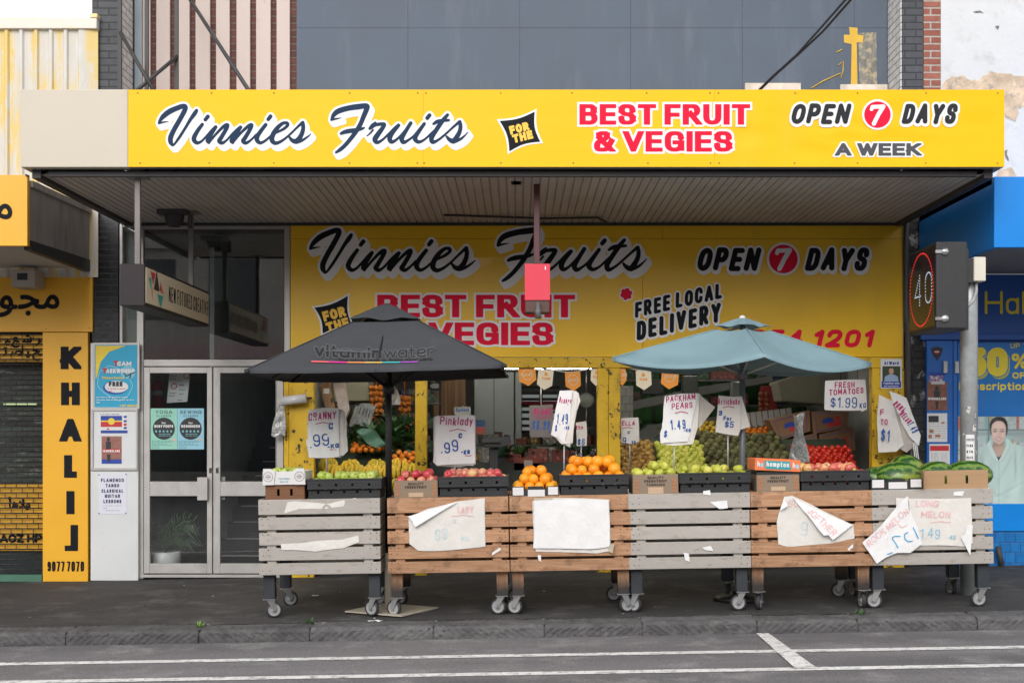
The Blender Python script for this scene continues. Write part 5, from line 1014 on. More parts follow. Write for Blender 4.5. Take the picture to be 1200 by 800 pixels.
def make_cart(label, slats, leg, y0):
    t = thing('produce_cart', label, 'cart', (0, 0, 0), 'timber produce carts along the kerb')
    b = MB(); z = TOP; hs2 = [.13, .108, .108, .108, .1]; gap = .024
    for k, h in enumerate(hs2):
        j = lambda: rnd.uniform(-.0045, .0045)
        b.box(j(), CW + j(), 0 + j(), .02, z - h, z)
        b.box(.0, .02, .022, CD - .002, z - h + j(), z + j() - .002); b.box(CW - .02, CW, .022, CD - .002, z - h + j(), z - .002 + j())
        b.box(0, CW, CD, CD + .02, z - h, z); z -= h + gap
    for x in (.055, CW - .155): b.box(x + .01, x + .09, .0225, .06, z + gap + .01, TOP - .01); b.box(x, x + .1, CD - .06, CD - .0005, z + gap + .01, TOP - .01)
    zb_ = z + gap
    b.build('slatted_body', slats, t, bevel=.003)
    b = MB(); rs = random.Random(int(label.__len__()))
    for k in range(5):
        zz = TOP - .06 - k * .132
        for x in (.03, .085, CW - .03, CW - .085):
            for dz in (-.025, .025):
                if rs.random() < .85: b.lathe([(.0045, 0), (.0035, .0025), (0, .003)], 6, Matrix.Translation((x + rs.uniform(-.008, .008), -.0035, zz + dz)) @ Matrix.Rotation(R(90), 4, 'X'))
    b.build('nail_heads', M('nail', (.05, .04, .04), .6, .1), t)
    MB().box(.022, CW - .022, .024, CD - .003, TOP - .07, TOP - .05).build('deck', ply, t)
    for fx in (.015, CW - .115):
        for fy in (.075, CD - .13):
            l_ = MB().box(fx, fx + .1, fy, fy + .085, .172, zb_ + .14).build('leg', leg, t, bevel=.004)
            cx, cyy = fx + .05 + rnd.uniform(-.01, .01), fy + .035
            sw = Matrix.Translation((cx, cyy, 0)) @ Matrix.Rotation(rnd.choice((R(90), R(-70), R(15), R(-20), R(60), R(5), R(75))), 4, 'Z')
            b = MB(); b.box(cx - .055, cx + .055, cyy - .05, cyy + .05, .164, .17)
            for s in (-1, 1):
                q = [sw @ Vector((s * .027, y, zz)) for y, zz in ((-.03, .16), (.035, .16), (.052, .075), (.03, .055), (.018, .075))]
                b.prism(q, sw.to_3x3() @ Vector((s * .004, 0, 0)))
            b.tube([sw @ Vector((-.036, .034, .07)), sw @ Vector((.036, .034, .07))], .008, 8); b.tube([sw @ Vector((0, 0, .148)), sw @ Vector((0, 0, .163))], .03, 12)
            c_ = b.build('caster', steel, t)
            b = MB(); wm = sw @ Matrix.Translation((0, .034, .07)) @ Matrix.Rotation(R(90), 4, 'Y')
            b.lathe([(.054, -.0165), (.066, -.0155), (.07, -.009), (.07, .009), (.066, .0155), (.054, .0165)], 28, wm); b.build('tyre', rubber, c_)
            b = MB(); b.lathe([(0, -.018), (.018, -.018), (.022, -.011), (.046, -.011), (.053, -.0166), (.053, .0166), (.046, .011), (.022, .011), (.018, .018), (0, .018)], 24, wm); b.build('rim', hub, c_)
    return t
carts = []
cl = [305, 456, 599, 739, 882, 1024]
clab = ['grey painted slatted cart with two torn paper strips, nearest the glass doors', 'orange pine cart with a folded-corner price sheet, right beside the dark umbrella pole', 'orange pine cart with a plain blank white sheet taped on its front', 'grey painted cart with small white scraps but no sheet on its front', 'orange pine cart with a crumpled sheet folded over diagonally on its front', 'grey painted cart with two overlapping melon sheets, beside the speed sign pole']
for i, (p, lb) in enumerate(zip(cl, clab)):
    rnd.seed(40 + i)
    t = make_cart(lb, greyw if i in (0, 3, 5) else wood, legdark if i in (0, 3, 5) else woodl, 0)
    x = XX(p, CYf); t.location = (x, CYf, gz(x, CYf) + (.0 if i else .004)); t.rotation_euler = (0, -math.atan(SL), R(rnd.uniform(-.4, .4))); carts.append(t)
def top(x): return gz(x, CYf) + TOP - .001
TILT = -math.atan(SL)
# ================================================================ crates and cartons on the carts
crm = M('black crate card', (.022, .023, .026), .55, .2, 8, rvar=.12, col3=(.12, .11, .1), lo3=.7, hi3=.73, s3=25)
card = M('brown carton', (.3, .185, .1), .8, .08, 3, stretch=(1, 1, 3)); cardd = M('dark carton', (.2, .09, .045), .8, .1, 3); cardg = M('grey brown carton', (.27, .2, .14), .8, .08, 3)
cardt = M('tan carton', (.42, .26, .14), .8, .06, 3); whc = M('white carton', (.72, .7, .7), .6, .04, 3)
def holed(b, x0, x1, y, th, z0, z1, holes, hw, hz0, hz1):
    xs = [x0]
    for h in holes: xs += [h - hw / 2, h + hw / 2]
    xs.append(x1); b.box(x0, x1, y, y + th, z0, hz0); b.box(x0, x1, y, y + th, hz1, z1)
    for a, c in zip(xs[::2], xs[1::2]): b.box(a, c, y, y + th, hz0, hz1)
def crate(name, label, w, d, h, mat, nh=4, hole=(.026, .35, .62), cat='crate', group=None, lid=False, notch=0):
    t = thing(name, label, cat, (0, 0, 0), group); b = MB(); th = .008; f = [-w / 2 + w * (i + .75) / (nh + .5) for i in range(nh)]
    for y in (0, d - th): holed(b, -w / 2, w / 2, y, th, 0, h, f, hole[0], h * hole[1], h * hole[2])
    for x in (-w / 2, w / 2 - th): b.box(x, x + th, th, d - th, 0, h)
    b.box(-w / 2 + th, w / 2 - th, th, d - th, .002, .012)
    if notch: b.box(-w / 2 - .003, w / 2 + .003, -.005, .012, h - .012, h + .003)
    b.build('tray', mat, t, bevel=.0015); return t
def place(t, px0, Y, zoff=0, cart=None, rz=0):
    x = XX(px0, Y); t.location = (x, Y, top(x) + zoff); t.rotation_euler = (0, TILT, R(rz)); return t
def carton(name, label, w, d, h, mat, cat='carton', holes=0, openh=True):
    t = thing(name, label, cat, (0, 0, 0)); b = MB(); th = .006
    f = [-w / 2 + w * (i + 1) / (holes + 1) for i in range(holes)]
    for y in (0, d - th):
        if holes: holed(b, -w / 2, w / 2, y, th, 0, h, f, .022, h * .28, h * .72)
        else: b.box(-w / 2, w / 2, y, y + th, 0, h)
    for x in (-w / 2, w / 2 - th): b.box(x, x + th, th, d - th, 0, h)
    b.box(-w / 2 + th, w / 2 - th, th, d - th, .002, .012); b.build('box', mat, t, bevel=.0015); return t
def local(t, name, mat, items, y=-.002):                     # print on a carton front, metres from its base centre
    fl = [txt(s, x, z, h, r, w=w, align='c', step=h / 14, sp=.12) for s, x, z, h, r, w in items]
    o = put(name, t, mat, fl, lambda u, v: Vector((u, y, v))); return o
def lrect(t, name, mat, rects, y=-.002):
    b = MB()
    for x0, z0, x1, z1 in rects: b.poly([(x0, y, z0), (x1, y, z0), (x1, y, z1), (x0, y, z1)])
    return b.build(name, mat, t)
Yb = -2.80
BW = .62
def px_w(p0, p1, Y=Yb): return (p1 - p0) * kk(Y)
crates = {}
for key, p0, p1, lo, up in (('granny', 360, 447, 'lower black crate of the stack under the green apples', 'upper black crate holding green apples'), ('pink', 514, 596, 'lower black crate of the stack under the pink apples', 'upper black crate holding pink apples'), ('orange', 656, 737, 'lower black crate of the stack under the right oranges', 'upper black crate holding oranges beside the white labelled crate'), ('pear', 796, 880, 'lower black crate of the stack under green pears', 'upper black crate holding green pears with torn tape on its front'), ('apple', 938, 1020, 'lower black crate of the stack under the mixed apples', 'upper black crate holding red and yellow apples in front of tomatoes')):
    w = px_w(p0, p1); c = (p0 + p1) / 2
    a = place(crate('fruit_crate', lo, w * .97, .42, .082, crm, 5, (.018, .6, .85)), c, Yb + .03)
    b_ = place(crate('fruit_crate', up, w, .44, .088, crm, 4, (.02, .3, .55), notch=1), c, Yb, .085); crates[key] = (XX(c, Yb), w, top(XX(c, Yb)) + .085)
lrect(a, 'x', crm, []) if False else None
for key, p0, p1, lb in (('orange2', 600, 655, 'black crate with three white labels, holding oranges at the cart edge'), ('melon', 1021, 1081, 'black crate with three white labels, holding large watermelons')):
    w = px_w(p0, p1); t = place(crate('fruit_crate', lb, w, .44, .095, crm, 2, (.03, .75, .97)), (p0 + p1) / 2, Yb - (.03 if key == 'orange2' else 0), -.012 if key == 'orange2' else 0); crates[key] = (XX((p0 + p1) / 2, Yb), w, top(XX((p0 + p1) / 2, Yb)))
    t0 = t.location.copy(); 
    b = MB(); z0, z1 = .018, .085
    for xa, xb, za, zb2 in ((-.48, -.25, .02, .088), (-.16, .2, .008, .066), (.27, .48, .02, .088)): b.box(xa * w, xb * w, -.003, -.0005, za, zb2)
    b.build('white_label', whc, t)
q1 = place(carton('fruit_carton', 'brown dented carton under the white carton at the left cart edge', px_w(311, 357), .4, .13, cardd, holes=2), 334, Yb + .01)
q2 = place(carton('fruit_carton', 'small white carton with round grey prints on top of the brown carton', px_w(308, 358), .38, .115, whc), 333, Yb - .01, .132)
w2 = px_w(308, 358)
for s in (-1, 1):
    b = MB(); pr = [(s * w2 / 2, -.012, .0), (s * w2 * .24, -.012, .0), (s * w2 * .2, -.012, .115), (s * w2 * .3, -.012, .14), (s * w2 * .48, -.012, .14)]
    b.prism(pr, (0, .01, 0)); b.build('end_flap', whc, q2)
for s in (-1, 1):
    bb = MB(); cxx = s * w2 * .365
    f = field([([(cxx + .04 * math.cos(a), .07 + .04 * math.sin(a)) for a in [i * math.pi / 12 for i in range(25)]], .003, True), ([(cxx - .02, .07), (cxx + .02, .07)], .006, False), ([(cxx - .016, .085), (cxx + .016, .085)], .003, False), ([(cxx - .016, .055), (cxx + .016, .055)], .003, False)], .003, 0); put('round_print', q2, M('print soft grey', (.35, .32, .33), .7), f, lambda u, v: Vector((u, -.014, v)))
local(q2, 'small_print', M('print teal text', (.15, .4, .45), .7), [('THE FRESH', 0, .045, .014, .0014, .1), ('CRATE', 0, .02, .012, .0014, .07)], -.003)
pb = M('carton print', (.07, .05, .04), .8); po_ = M('carton print orange', (.42, .19, .09), .8)
for p0, p1, Yq, z, key, lb in ((462, 513, Yb - .005, 0, 'l', 'brown printed fruit carton holding pink apples beside the umbrella pole'), (742, 795, Yb - .03, 0, 'm', 'brown printed fruit carton at the left edge of the pear cart'), (887, 937, Yb, 0, 'r', 'brown printed fruit carton under the orange and teal box')):
    w = px_w(p0, p1); h = .15 if key != 'm' else .175
    t = place(carton('fruit_carton', lb, w, .42, h, cardg), (p0 + p1) / 2, Yq, z - (.006 if key == 'm' else 0))
    local(t, 'carton_print', pb, [('QUALITY', .0, h - .04, .024, .0035, w * .36), ('FRESH FRUIT', 0, h - .07, .024, .0035, w * .5)] + ([('TASMANIA', 0, h - .1, .022, .003, w * .42)] if key == 'm' else []))
    lrect(t, 'label_patch', M('label tan', (.55, .38, .25), .7), [(-.17 * w, .008, .17 * w, .045 if key != 'm' else .065)], -.003); lrect(t, 'side_print', po_, [(s * w * .42 - .02, z_ , s * w * .42 + .02, z_ + .022) for s in (-1, 1) for z_ in (.02, .05, .08, .11)], -.003)
    crates['c' + key] = (XX((p0 + p1) / 2, Yq), w, top(XX((p0 + p1) / 2, Yq)) + h - .08)
    if key == 'r':
        b = MB(); b.box(-w / 2 - .002, w / 2 + .002, -.004, .41, h, h + .022); b.build('dark_lid', crm, t)
t = place(carton('fruit_carton', 'orange and teal printed box lying tilted on top of the brown carton', px_w(885, 938), .4, .1, M('orange print', (.82, .2, .07), .5, .04), holes=0), 911, Yb - .02, .18, rz=-1); w = px_w(885, 938)
t.rotation_euler.y += R(3.4)
b = MB(); b.prism([(-w * .26, -.004, .015), (w * .3, -.004, .015), (w * .26, -.004, .085), (-w * .3, -.004, .085)], (0, .003, 0)); b.build('teal_panel', M('teal print', (.02, .33, .36), .5, .05), t)
local(t, 'lettering', whc, [('hampton', .0, .035, .046, .0048, w * .5), ('h', -w * .42, .03, .05, .005, .025), ('h', w * .36, .03, .05, .005, .025)], -.0065)
b = MB()
for x in (-w * .345, w * .44): b.poly([(x + .012 * math.cos(a), -.003, .045 + .022 * math.sin(a)) for a in [i * math.pi / 8 for i in range(16)]])
b.build('drop_print', M('drop print', (.3, .6, .7), .5), t)
t = place(carton('fruit_carton', 'large tan open carton with watermelons at the far cart end', px_w(1084, 1158), .45, .16, cardt, holes=2), 1121, Yb - .01); crates['mel2'] = (XX(1121, Yb), px_w(1084, 1158), top(XX(1121, Yb)))
b = MB(); w = px_w(1080, 1158); b.prism([(-w / 2, .005, .16), (-w / 2, .005, .17), (-w * .54, -.1, .13), (-w * .54, -.1, .0), (-w / 2, .0, .0)], (.005, 0, 0)); b.build('side_flap', cardt, t)
# ================================================================ fruit
def fmat(name, stops, rough=.35, spots=None, blush=.5, s=9, coat=0, bump=0, trans=0, bs=60):
    m, n, l, b = newmat(name); o = n.new('ShaderNodeObjectInfo'); v = coords(n, l); vv = n.new('ShaderNodeVectorMath'); vv.operation = 'ADD'; l.new(v, vv.inputs[0])
    c3 = n.new('ShaderNodeCombineXYZ'); mm = n.new('ShaderNodeMath'); mm.operation = 'MULTIPLY'; mm.inputs[1].default_value = 13; l.new(o.outputs['Random'], mm.inputs[0])
    for i in range(3): l.new(mm.outputs[0], c3.inputs[i])
    l.new(c3.outputs[0], vv.inputs[1]); f = nz(n, l, vv.outputs[0], s, 5, .6)
    a = n.new('ShaderNodeMath'); a.operation = 'MULTIPLY_ADD'; l.new(f, a.inputs[0]); a.inputs[1].default_value = blush * 2; mr = n.new('ShaderNodeMath'); mr.operation = 'MULTIPLY_ADD'; l.new(o.outputs['Random'], mr.inputs[0]); mr.inputs[1].default_value = 1 - blush; mr.inputs[2].default_value = -blush * .5
    l.new(mr.outputs[0], a.inputs[2]); cr = n.new('ShaderNodeValToRGB'); l.new(a.outputs[0], cr.inputs[0]); el = cr.color_ramp.elements
    while len(el) < len(stops): el.new(.5)
    for i, (p, c) in enumerate(stops): el[i].position = p; el[i].color = (*c, 1)
    c = cr.outputs[0]
    if spots: c = mixc(n, l, ramp(n, l, nz(n, l, vv.outputs[0], spots[1], 3, .6), spots[2], spots[2] + .05), c, spots[0])
    l.new(c, b.inputs['Base Color']); b.inputs['Roughness'].default_value = rough; b.inputs['Coat Weight'].default_value = coat
    if trans: b.inputs['Subsurface Weight'].default_value = trans; b.inputs['Subsurface Radius'].default_value = (.01, .006, .002)
    if bump:
        bp = n.new('ShaderNodeBump'); bp.inputs['Strength'].default_value = bump; bp.inputs['Distance'].default_value = .003; l.new(nz(n, l, v, bs, 3, .6), bp.inputs['Height']); l.new(bp.outputs[0], b.inputs['Normal'])
    return m
stemm = M('fruit stem', (.09, .055, .025), .8, .2)
def round_mesh(name, mat, r, prof, seed, wob=.05, stem=True, n=14):
    b = MB(); b.lathe([(a * r, z * r) for a, z in prof], n); rs = random.Random(seed); ph = [rs.uniform(0, 9) for _ in range(3)]
    for v in b.bm.verts: v.co *= 1 + wob * noise.noise((v.co.x / r * .9 + ph[0], v.co.y / r * .9 + ph[1], v.co.z / r * .9))
    if stem: b.tube([(0, 0, r * .7), (r * .06, 0, r * .95), (r * .14, 0, r * 1.2)], r * .06, 5, mi=1)
    bmesh.ops.recalc_face_normals(b.bm, faces=b.bm.faces); me = bpy.data.meshes.new(name); b.bm.to_mesh(me); b.bm.free(); me.materials.append(mat); me.materials.append(stemm); return me
APP = [(0, .72), (.18, .84), (.45, .95), (.75, .82), (.97, .4), (1, .05), (.92, -.35), (.68, -.75), (.4, -.92), (.18, -.86), (0, -.78)]
PEA = [(0, .98), (.2, .99), (.44, .86), (.66, .55), (.88, .18), (1, -.2), (.9, -.62), (.62, -.9), (.3, -.98), (.12, -.9), (0, -.86)]
SPH = [(math.sin(math.pi * i / 10), math.cos(math.pi * i / 10)) for i in range(11)]; SPH = [(0 if i in (0, 10) else a, z) for i, (a, z) in enumerate(SPH)]
TOM = [(0, .74), (.22, .82), (.55, .8), (.85, .5), (1, .05), (.92, -.4), (.65, -.74), (.3, -.84), (0, -.82)]
def meshes(name, mat, r, prof, n=3, **k): return [round_mesh(name, mat, r * (1 + .06 * (i - 1)), prof, i + 5, **k) for i in range(n)]
granny = meshes('green_apple', fmat('green apple skin', [(.15, (.36, .48, .05)), (.6, (.5, .6, .13)), (1, (.62, .6, .22))], .3, ((.25, .12, .08), 5, .72), .4), .038, APP)
pinkl = meshes('pink_apple', fmat('pink apple skin', [(.12, (.5, .02, .04)), (.42, (.62, .09, .1)), (.6, (.72, .28, .2)), (.85, (.74, .55, .2))], .28, ((.7, .5, .3), 60, .7), .5), .037, APP)
mixa = meshes('red_apple', fmat('mixed apple skin', [(.1, (.5, .03, .05)), (.45, (.66, .16, .12)), (.62, (.75, .42, .2)), (.9, (.66, .6, .12))], .28, None, .45), .038, APP)
oran = meshes('orange', fmat('orange peel', [(.1, (.84, .24, .008)), (.6, (.93, .36, .015)), (1, (.95, .45, .03))], .4, None, .35, bump=.25, bs=420), .049, SPH, stem=False, wob=.03)
pear = meshes('green_pear', fmat('green pear skin', [(.1, (.4, .44, .04)), (.55, (.54, .55, .08)), (1, (.64, .56, .12))], .42, ((.2, .14, .04), 34, .7), .4), .041, PEA, wob=.12)
bpear = meshes('brown_pear', fmat('brown pear skin', [(.1, (.2, .1, .025)), (.5, (.36, .2, .04)), (1, (.45, .3, .06))], .5, ((.14, .07, .02), 30, .66), .45), .041, PEA, wob=.12)
toma = meshes('tomato', fmat('tomato skin', [(.1, (.52, .012, .008)), (.6, (.66, .03, .014)), (1, (.7, .08, .02))], .18, None, .3, coat=.3), .037, TOM, stem=False, wob=.06)
mand = meshes('mandarin', fmat('mandarin peel', [(.1, (.7, .16, .006)), (1, (.82, .27, .012))], .4, None, .35), .035, TOM, stem=False)
artm = fmat('artichoke leaf', [(.1, (.07, .06, .025)), (.5, (.12, .12, .04)), (1, (.2, .19, .075))], .6, None, .35)
def arti(seed):
    b = MB(); rs = random.Random(seed); r = .046
    b.lathe([(a * r * .8, z * r * .85) for a, z in SPH], 8)
    for ring, (ph, nl, ln) in enumerate(((-.9, 7, .034), (-.45, 8, .036), (0, 8, .036), (.42, 7, .034), (.8, 6, .03), (1.15, 4, .024))):
        for i in range(nl):
            a = 2 * math.pi * (i + .5 * (ring % 2)) / nl + rs.uniform(-.1, .1); c, s = math.cos(ph), math.sin(ph); base = Vector((math.cos(a) * c, math.sin(a) * c, s)) * r * .86
            up = Vector((-math.cos(a) * s, -math.sin(a) * s, c)); side = Vector((-math.sin(a), math.cos(a), 0)); out = base.normalized()
            w_ = .015; p = [base - side * w_ - up * .01, base - side * w_ * 1.1 + up * ln * .45 + out * .007, base + up * ln + out * (.006 + rs.uniform(-.003, .006)), base + side * w_ * 1.1 + up * ln * .45 + out * .007, base + side * w_ - up * .01]
            m_ = base + up * ln * .4 + out * .013
            vs = [b.bm.verts.new(x) for x in p]; mv = b.bm.verts.new(m_)
            for q in range(4): b.bm.faces.new((vs[q], vs[q + 1], mv))
            b.bm.faces.new((vs[4], vs[0], mv))
    b.tube([(0, 0, -r * .7), (.004, 0, -r * 1.2)], .01, 6); me = bpy.data.meshes.new('artichoke'); b.bm.to_mesh(me); b.bm.free(); me.materials.append(artm); return me
artis = [arti(i) for i in range(3)]
def spawn(ms, name, label, cat, group, pts, rs, tiltmax=3.1):
    for p in pts:
        o = bpy.data.objects.new(name, rs.choice(ms)); COL.objects.link(o); o.location = p; o.rotation_euler = (rs.uniform(-tiltmax, tiltmax) * .5, rs.uniform(-tiltmax, tiltmax) * .5, rs.uniform(0, 6.28)); s = rs.uniform(.88, 1.1); o.scale = (s, s, s); WL[o.name] = Vector(p); tag(o, label, cat, group)
def heap(cx, w, z, y0, d, r, layers, rs, keep=1.0, front=True):
    pts = []
    for l in range(layers):
        w2, d2 = w - 2 * r * (1 + .9 * l), d - 2 * r * (1 + .55 * l); nx, ny_ = max(1, int(w2 / (1.95 * r)) + 1), max(1, int(d2 / (1.95 * r)) + 1)
        for j in range(ny_):
            for i in range(nx):
                if l and rs.random() > keep: continue
                off = (.7 if j % 2 else 0) * r - .35 * r
                x = cx - (w2 - .02) / 2 + ((w2 - .02) * i / max(1, nx - 1) if nx > 1 else w2 / 2) + off * .5 + rs.uniform(-.12, .12) * r * (1 + l); y = y0 + r * (1 + .55 * l) + d2 * j / max(1, ny_ - 1) + rs.uniform(-.12, .12) * r
                pts.append((x, y, z + l * 1.42 * r + rs.uniform(-.1, .12) * r + SL * (x - cx)))
    return pts
rs = random.Random(21)
cx, w, z = crates['granny']; spawn(granny, 'green_apple', 'green apple heaped in the black crate on the cart nearest the glass doors', 'apple', 'green apples in the left crate', heap(cx, w - .02, z + .055, Yb + .02, .4, .037, 2, rs, .7), rs)
spawn(granny, 'green_apple', 'green apple peeping out of the small white carton at the left cart edge', 'apple', 'green apples in the white carton', heap(XX(333, Yb), .26, top(-2) + .235, Yb + .03, .3, .038, 1, rs), rs)
cx, w, z = crates['pink']; spawn(pinkl, 'pink_apple', 'pink apple heaped in the black crate below the pink lettered price sign', 'apple', 'pink apples in the black crate', heap(cx, w - .02, z + .06, Yb + .02, .4, .037, 2, rs, .8), rs)
cx, w, z = crates['cl']; spawn(pinkl, 'pink_apple', 'pink apple in the brown printed carton beside the umbrella pole', 'apple', 'pink apples in the brown carton', heap(cx, w - .02, z + .075, Yb + .01, .4, .037, 2, rs, .7), rs)
cx, w, z = crates['orange']; spawn(oran, 'orange', 'orange piled in the plain black crate left of the double yellow post', 'orange', 'oranges in the plain black crate', heap(cx, w - .03, z + .064, Yb + .02, .4, .047, 3, rs, .7), rs)
cx, w, z = crates['orange2']; spawn(oran, 'orange', 'orange piled in the black crate with three white labels', 'orange', 'oranges in the labelled crate', heap(cx, w - .02, z + .075, Yb - .015, .42, .047, 3, rs, .8), rs)
cx, w, z = crates['pear']; spawn(pear, 'green_pear', 'green pear in the black crate in front of the artichokes', 'pear', 'green pears in the front crate', heap(cx, w - .02, z + .055, Yb + .02, .4, .04, 2, rs, .55), rs)
cx, w, z = crates['cm']; spawn(pear, 'green_pear', 'green pear in the brown printed carton at the left of the pear cart', 'pear', 'green pears in the brown carton', heap(cx, w - .02, z + .082, Yb - .02, .4, .041, 2, rs, .6), rs)
cx, w, z = crates['apple']; spawn(mixa, 'red_apple', 'red and yellow apple in the black crate in front of the tomatoes', 'apple', 'mixed apples before the tomatoes', heap(cx, w - .02, z + .055, Yb + .02, .4, .037, 2, rs, .5), rs)
melm, n_, l_, b_ = newmat('watermelon rind'); v_ = coords(n_, l_); sp_ = n_.new('ShaderNodeSeparateXYZ'); l_.new(v_, sp_.inputs[0]); at_ = n_.new('ShaderNodeMath'); at_.operation = 'ARCTAN2'; l_.new(sp_.outputs[1], at_.inputs[0]); l_.new(sp_.outputs[2], at_.inputs[1])
nn_ = nz(n_, l_, v_, 14, 6, .7); ma_ = n_.new('ShaderNodeMath'); ma_.operation = 'MULTIPLY_ADD'; l_.new(nn_, ma_.inputs[0]); ma_.inputs[1].default_value = 1.3; l_.new(at_.outputs[0], ma_.inputs[2]); mu_ = n_.new('ShaderNodeMath'); mu_.operation = 'MULTIPLY'; l_.new(ma_.outputs[0], mu_.inputs[0]); mu_.inputs[1].default_value = 9; sn_ = n_.new('ShaderNodeMath'); sn_.operation = 'SINE'; l_.new(mu_.outputs[0], sn_.inputs[0])
cc_ = mixc(n_, l_, ramp(n_, l_, sn_.outputs[0], -.3, .45), (.018, .075, .012), (.14, .24, .035)); cc_ = mixc(n_, l_, ramp(n_, l_, nz(n_, l_, v_, 4, 3), .56, .72), cc_, (.32, .34, .05)); l_.new(cc_, b_.inputs['Base Color']); b_.inputs['Roughness'].default_value = .3
for px, pz, Y, sx, sy_, sz, rz_, lb in ((1030, 562, -2.5, .19, .15, .12, .3, 'dark watermelon behind, at the left edge of the labelled crate'), (1053, 559, -2.62, .21, .15, .135, -.1, 'big striped watermelon in front in the labelled black crate'), (1062, 552, -2.35, .17, .15, .15, .4, 'darkest round watermelon rising behind the big striped one'), (1098, 557, -2.55, .19, .14, .125, .2, 'striped watermelon at the left of the tan carton'), (1135, 556, -2.58, .21, .14, .125, -.15, 'pale streaked watermelon at the right of the tan carton')):
    me = round_mesh('watermelon', melm, 1, SPH, int(px), wob=.04, stem=False, n=26); o = bpy.data.objects.new('watermelon', me); COL.objects.link(o); me.transform(Matrix.Diagonal((sx, sy_, sz, 1))); me.transform(Matrix.Rotation(0, 4, 'X'))
    o.location = P(px, pz, Y); o.rotation_euler = (rs.uniform(-.5, .5), 0, rz_); tag(o, lb, 'watermelon', 'watermelons on the last cart'); WL[o.name] = o.location.copy()
# ---------------------------------------------------------------- sloped stands inside the opening
standm = M('stand board', (.05, .07, .045), .7, .2, 4)
def stand(name, label, x0, x1, y0, y1, z0, z1, parts=()):
    t = thing(name, label, 'stand', ((x0 + x1) / 2, y0, 0)); b = MB()
    b.prism([(x0, y0, z0 - .06), (x0, y1, z1 - .06), (x0, y1, .03), (x0, y0, .03)], (x1 - x0, 0, 0)); b.build('sloped_base', standm, t)
    b = MB(); b.box(x0, x1, y0 - .02, y0 - .002, z0 - .12, z0 - .01); b.build('front_board', M('stand front', (.09, .08, .06), .7, .2), t); return t
def slope_pts(x0, x1, y0, y1, z0, z1, r, rs, skew=0, wav=.01):
    L = math.hypot(y1 - y0, z1 - z0); nr = int(L / (1.68 * r)); nc = int((x1 - x0) / (1.98 * r)); o = []
    for j in range(nr):
        for i in range(nc):
            t = (j + .5) / nr; x = x0 + r + (x1 - x0 - 2 * r) * (i + (.45 if j % 2 else 0)) / max(1, nc - .55) + skew * t + rs.uniform(-.15, .15) * r
            o.append((x, y0 + (y1 - y0) * t + rs.uniform(-.15, .15) * r, z0 + (z1 - z0) * t + r * .6 + rs.uniform(-.2, .25) * r + wav * math.sin(x * 7 + t * 5)))
    return o
RX0, RX1 = XX(729, .2), XX(1019, .15)
stand('display_stand', 'sloping stand heaped with pears, artichokes and tomatoes in the right bay', RX0, RX1, .16, 1.2, .9, 1.5)
sk = -.1
spawn(bpear, 'brown_pear', 'brown pear heaped beside the double yellow post, left in the right bay', 'pear', 'brown pears on the sloping stand', slope_pts(RX0, RX0 + .42, .2, 1.0, .92, 1.4, .041, rs), rs)
spawn(pear, 'green_pear', 'green pear on the sloping stand between brown pears and artichokes', 'pear', 'green pears on the sloping stand', slope_pts(RX0 + .43, RX0 + 1.0, .2, .98, .92, 1.38, .041, rs), rs)
spawn(artis, 'artichoke', 'olive brown artichoke on the sloping stand under the artichoke price sign', 'artichoke', 'artichokes on the sloping stand', slope_pts(RX0 + 1.02, RX0 + 2.02, .2, 1.15, .92, 1.47, .05, rs, sk), rs, 1.2)
spawn(toma, 'tomato', 'ripe red tomato on the sloping stand beside the right yellow post', 'tomato', 'tomatoes on the sloping stand', slope_pts(RX0 + 2.0, RX1 - .02, .2, .9, .92, 1.34, .037, rs), rs)
LX0, LX1 = XX(370, .2), XX(485, .2)
stand('display_stand', 'stepped stand with bananas and greens in the left bay', LX0, LX1, .15, 1.3, .84, 1.46)
banm = fmat('banana skin', [(.1, (.5, .42, .04)), (.4, (.72, .47, .02)), (1, (.8, .56, .06))], .45, ((.12, .07, .02), 40, .72), .4)
def hand(seed, n):
    b = MB(); r2 = random.Random(seed)
    for i in range(n):
        a = (i / (n - 1) - .5) * 1.9 + r2.uniform(-.06, .06); s = math.sin(a); c = math.cos(a); k = r2.uniform(.9, 1.1)
        b.tube([(s * .015, .035, .075), (s * .035, .02, .082), (s * .075, -.01 * c, .075), (s * .105 * k, -.04 * c, .035), (s * .115 * k, -.06 * c, -.02), (s * .112 * k, -.062 * c, -.05), (s * .11 * k, -.06 * c, -.06)], [.009, .012, .021, .0235, .021, .012, .006], 8)
    b.tube([(0, .03, .07), (0, .055, .1)], .016, 6); me = bpy.data.meshes.new('banana_hand'); bmesh.ops.recalc_face_normals(b.bm, faces=b.bm.faces); b.bm.to_mesh(me); b.bm.free(); me.materials.append(banm); return me
hands = [hand(i, 5 + i % 2) for i in range(4)]
pts = []
for row, (y, z, n) in enumerate(((.2, .91, 5), (.42, 1.07, 5), (.62, 1.13, 4))):
    for i in range(n): pts.append((LX0 + .08 + (LX1 - LX0 - .14) * (i + .5 * (row % 2)) / (n - .5) + rs.uniform(-.03, .03), y + rs.uniform(-.02, .02), z + rs.uniform(-.015, .02)))
for p in pts:
    o = bpy.data.objects.new('banana_hand', rs.choice(hands)); COL.objects.link(o); o.location = p; o.rotation_euler = (rs.uniform(-.25, .2), rs.uniform(-.2, .2), rs.uniform(-.35, .35)); tag(o, 'hand of yellow bananas on the stand between left and middle yellow posts', 'bananas', 'banana hands in the left bay')
spawn(mand, 'mandarin', 'small mandarin heaped behind the bananas in the left bay', 'mandarin', 'mandarins in the left bay', slope_pts(LX0 + .78, LX1 - .02, .6, .85, 1.15, 1.27, .036, rs) + slope_pts(LX0 + .3, LX0 + .7, .75, .95, 1.27, 1.38, .036, rs), rs)
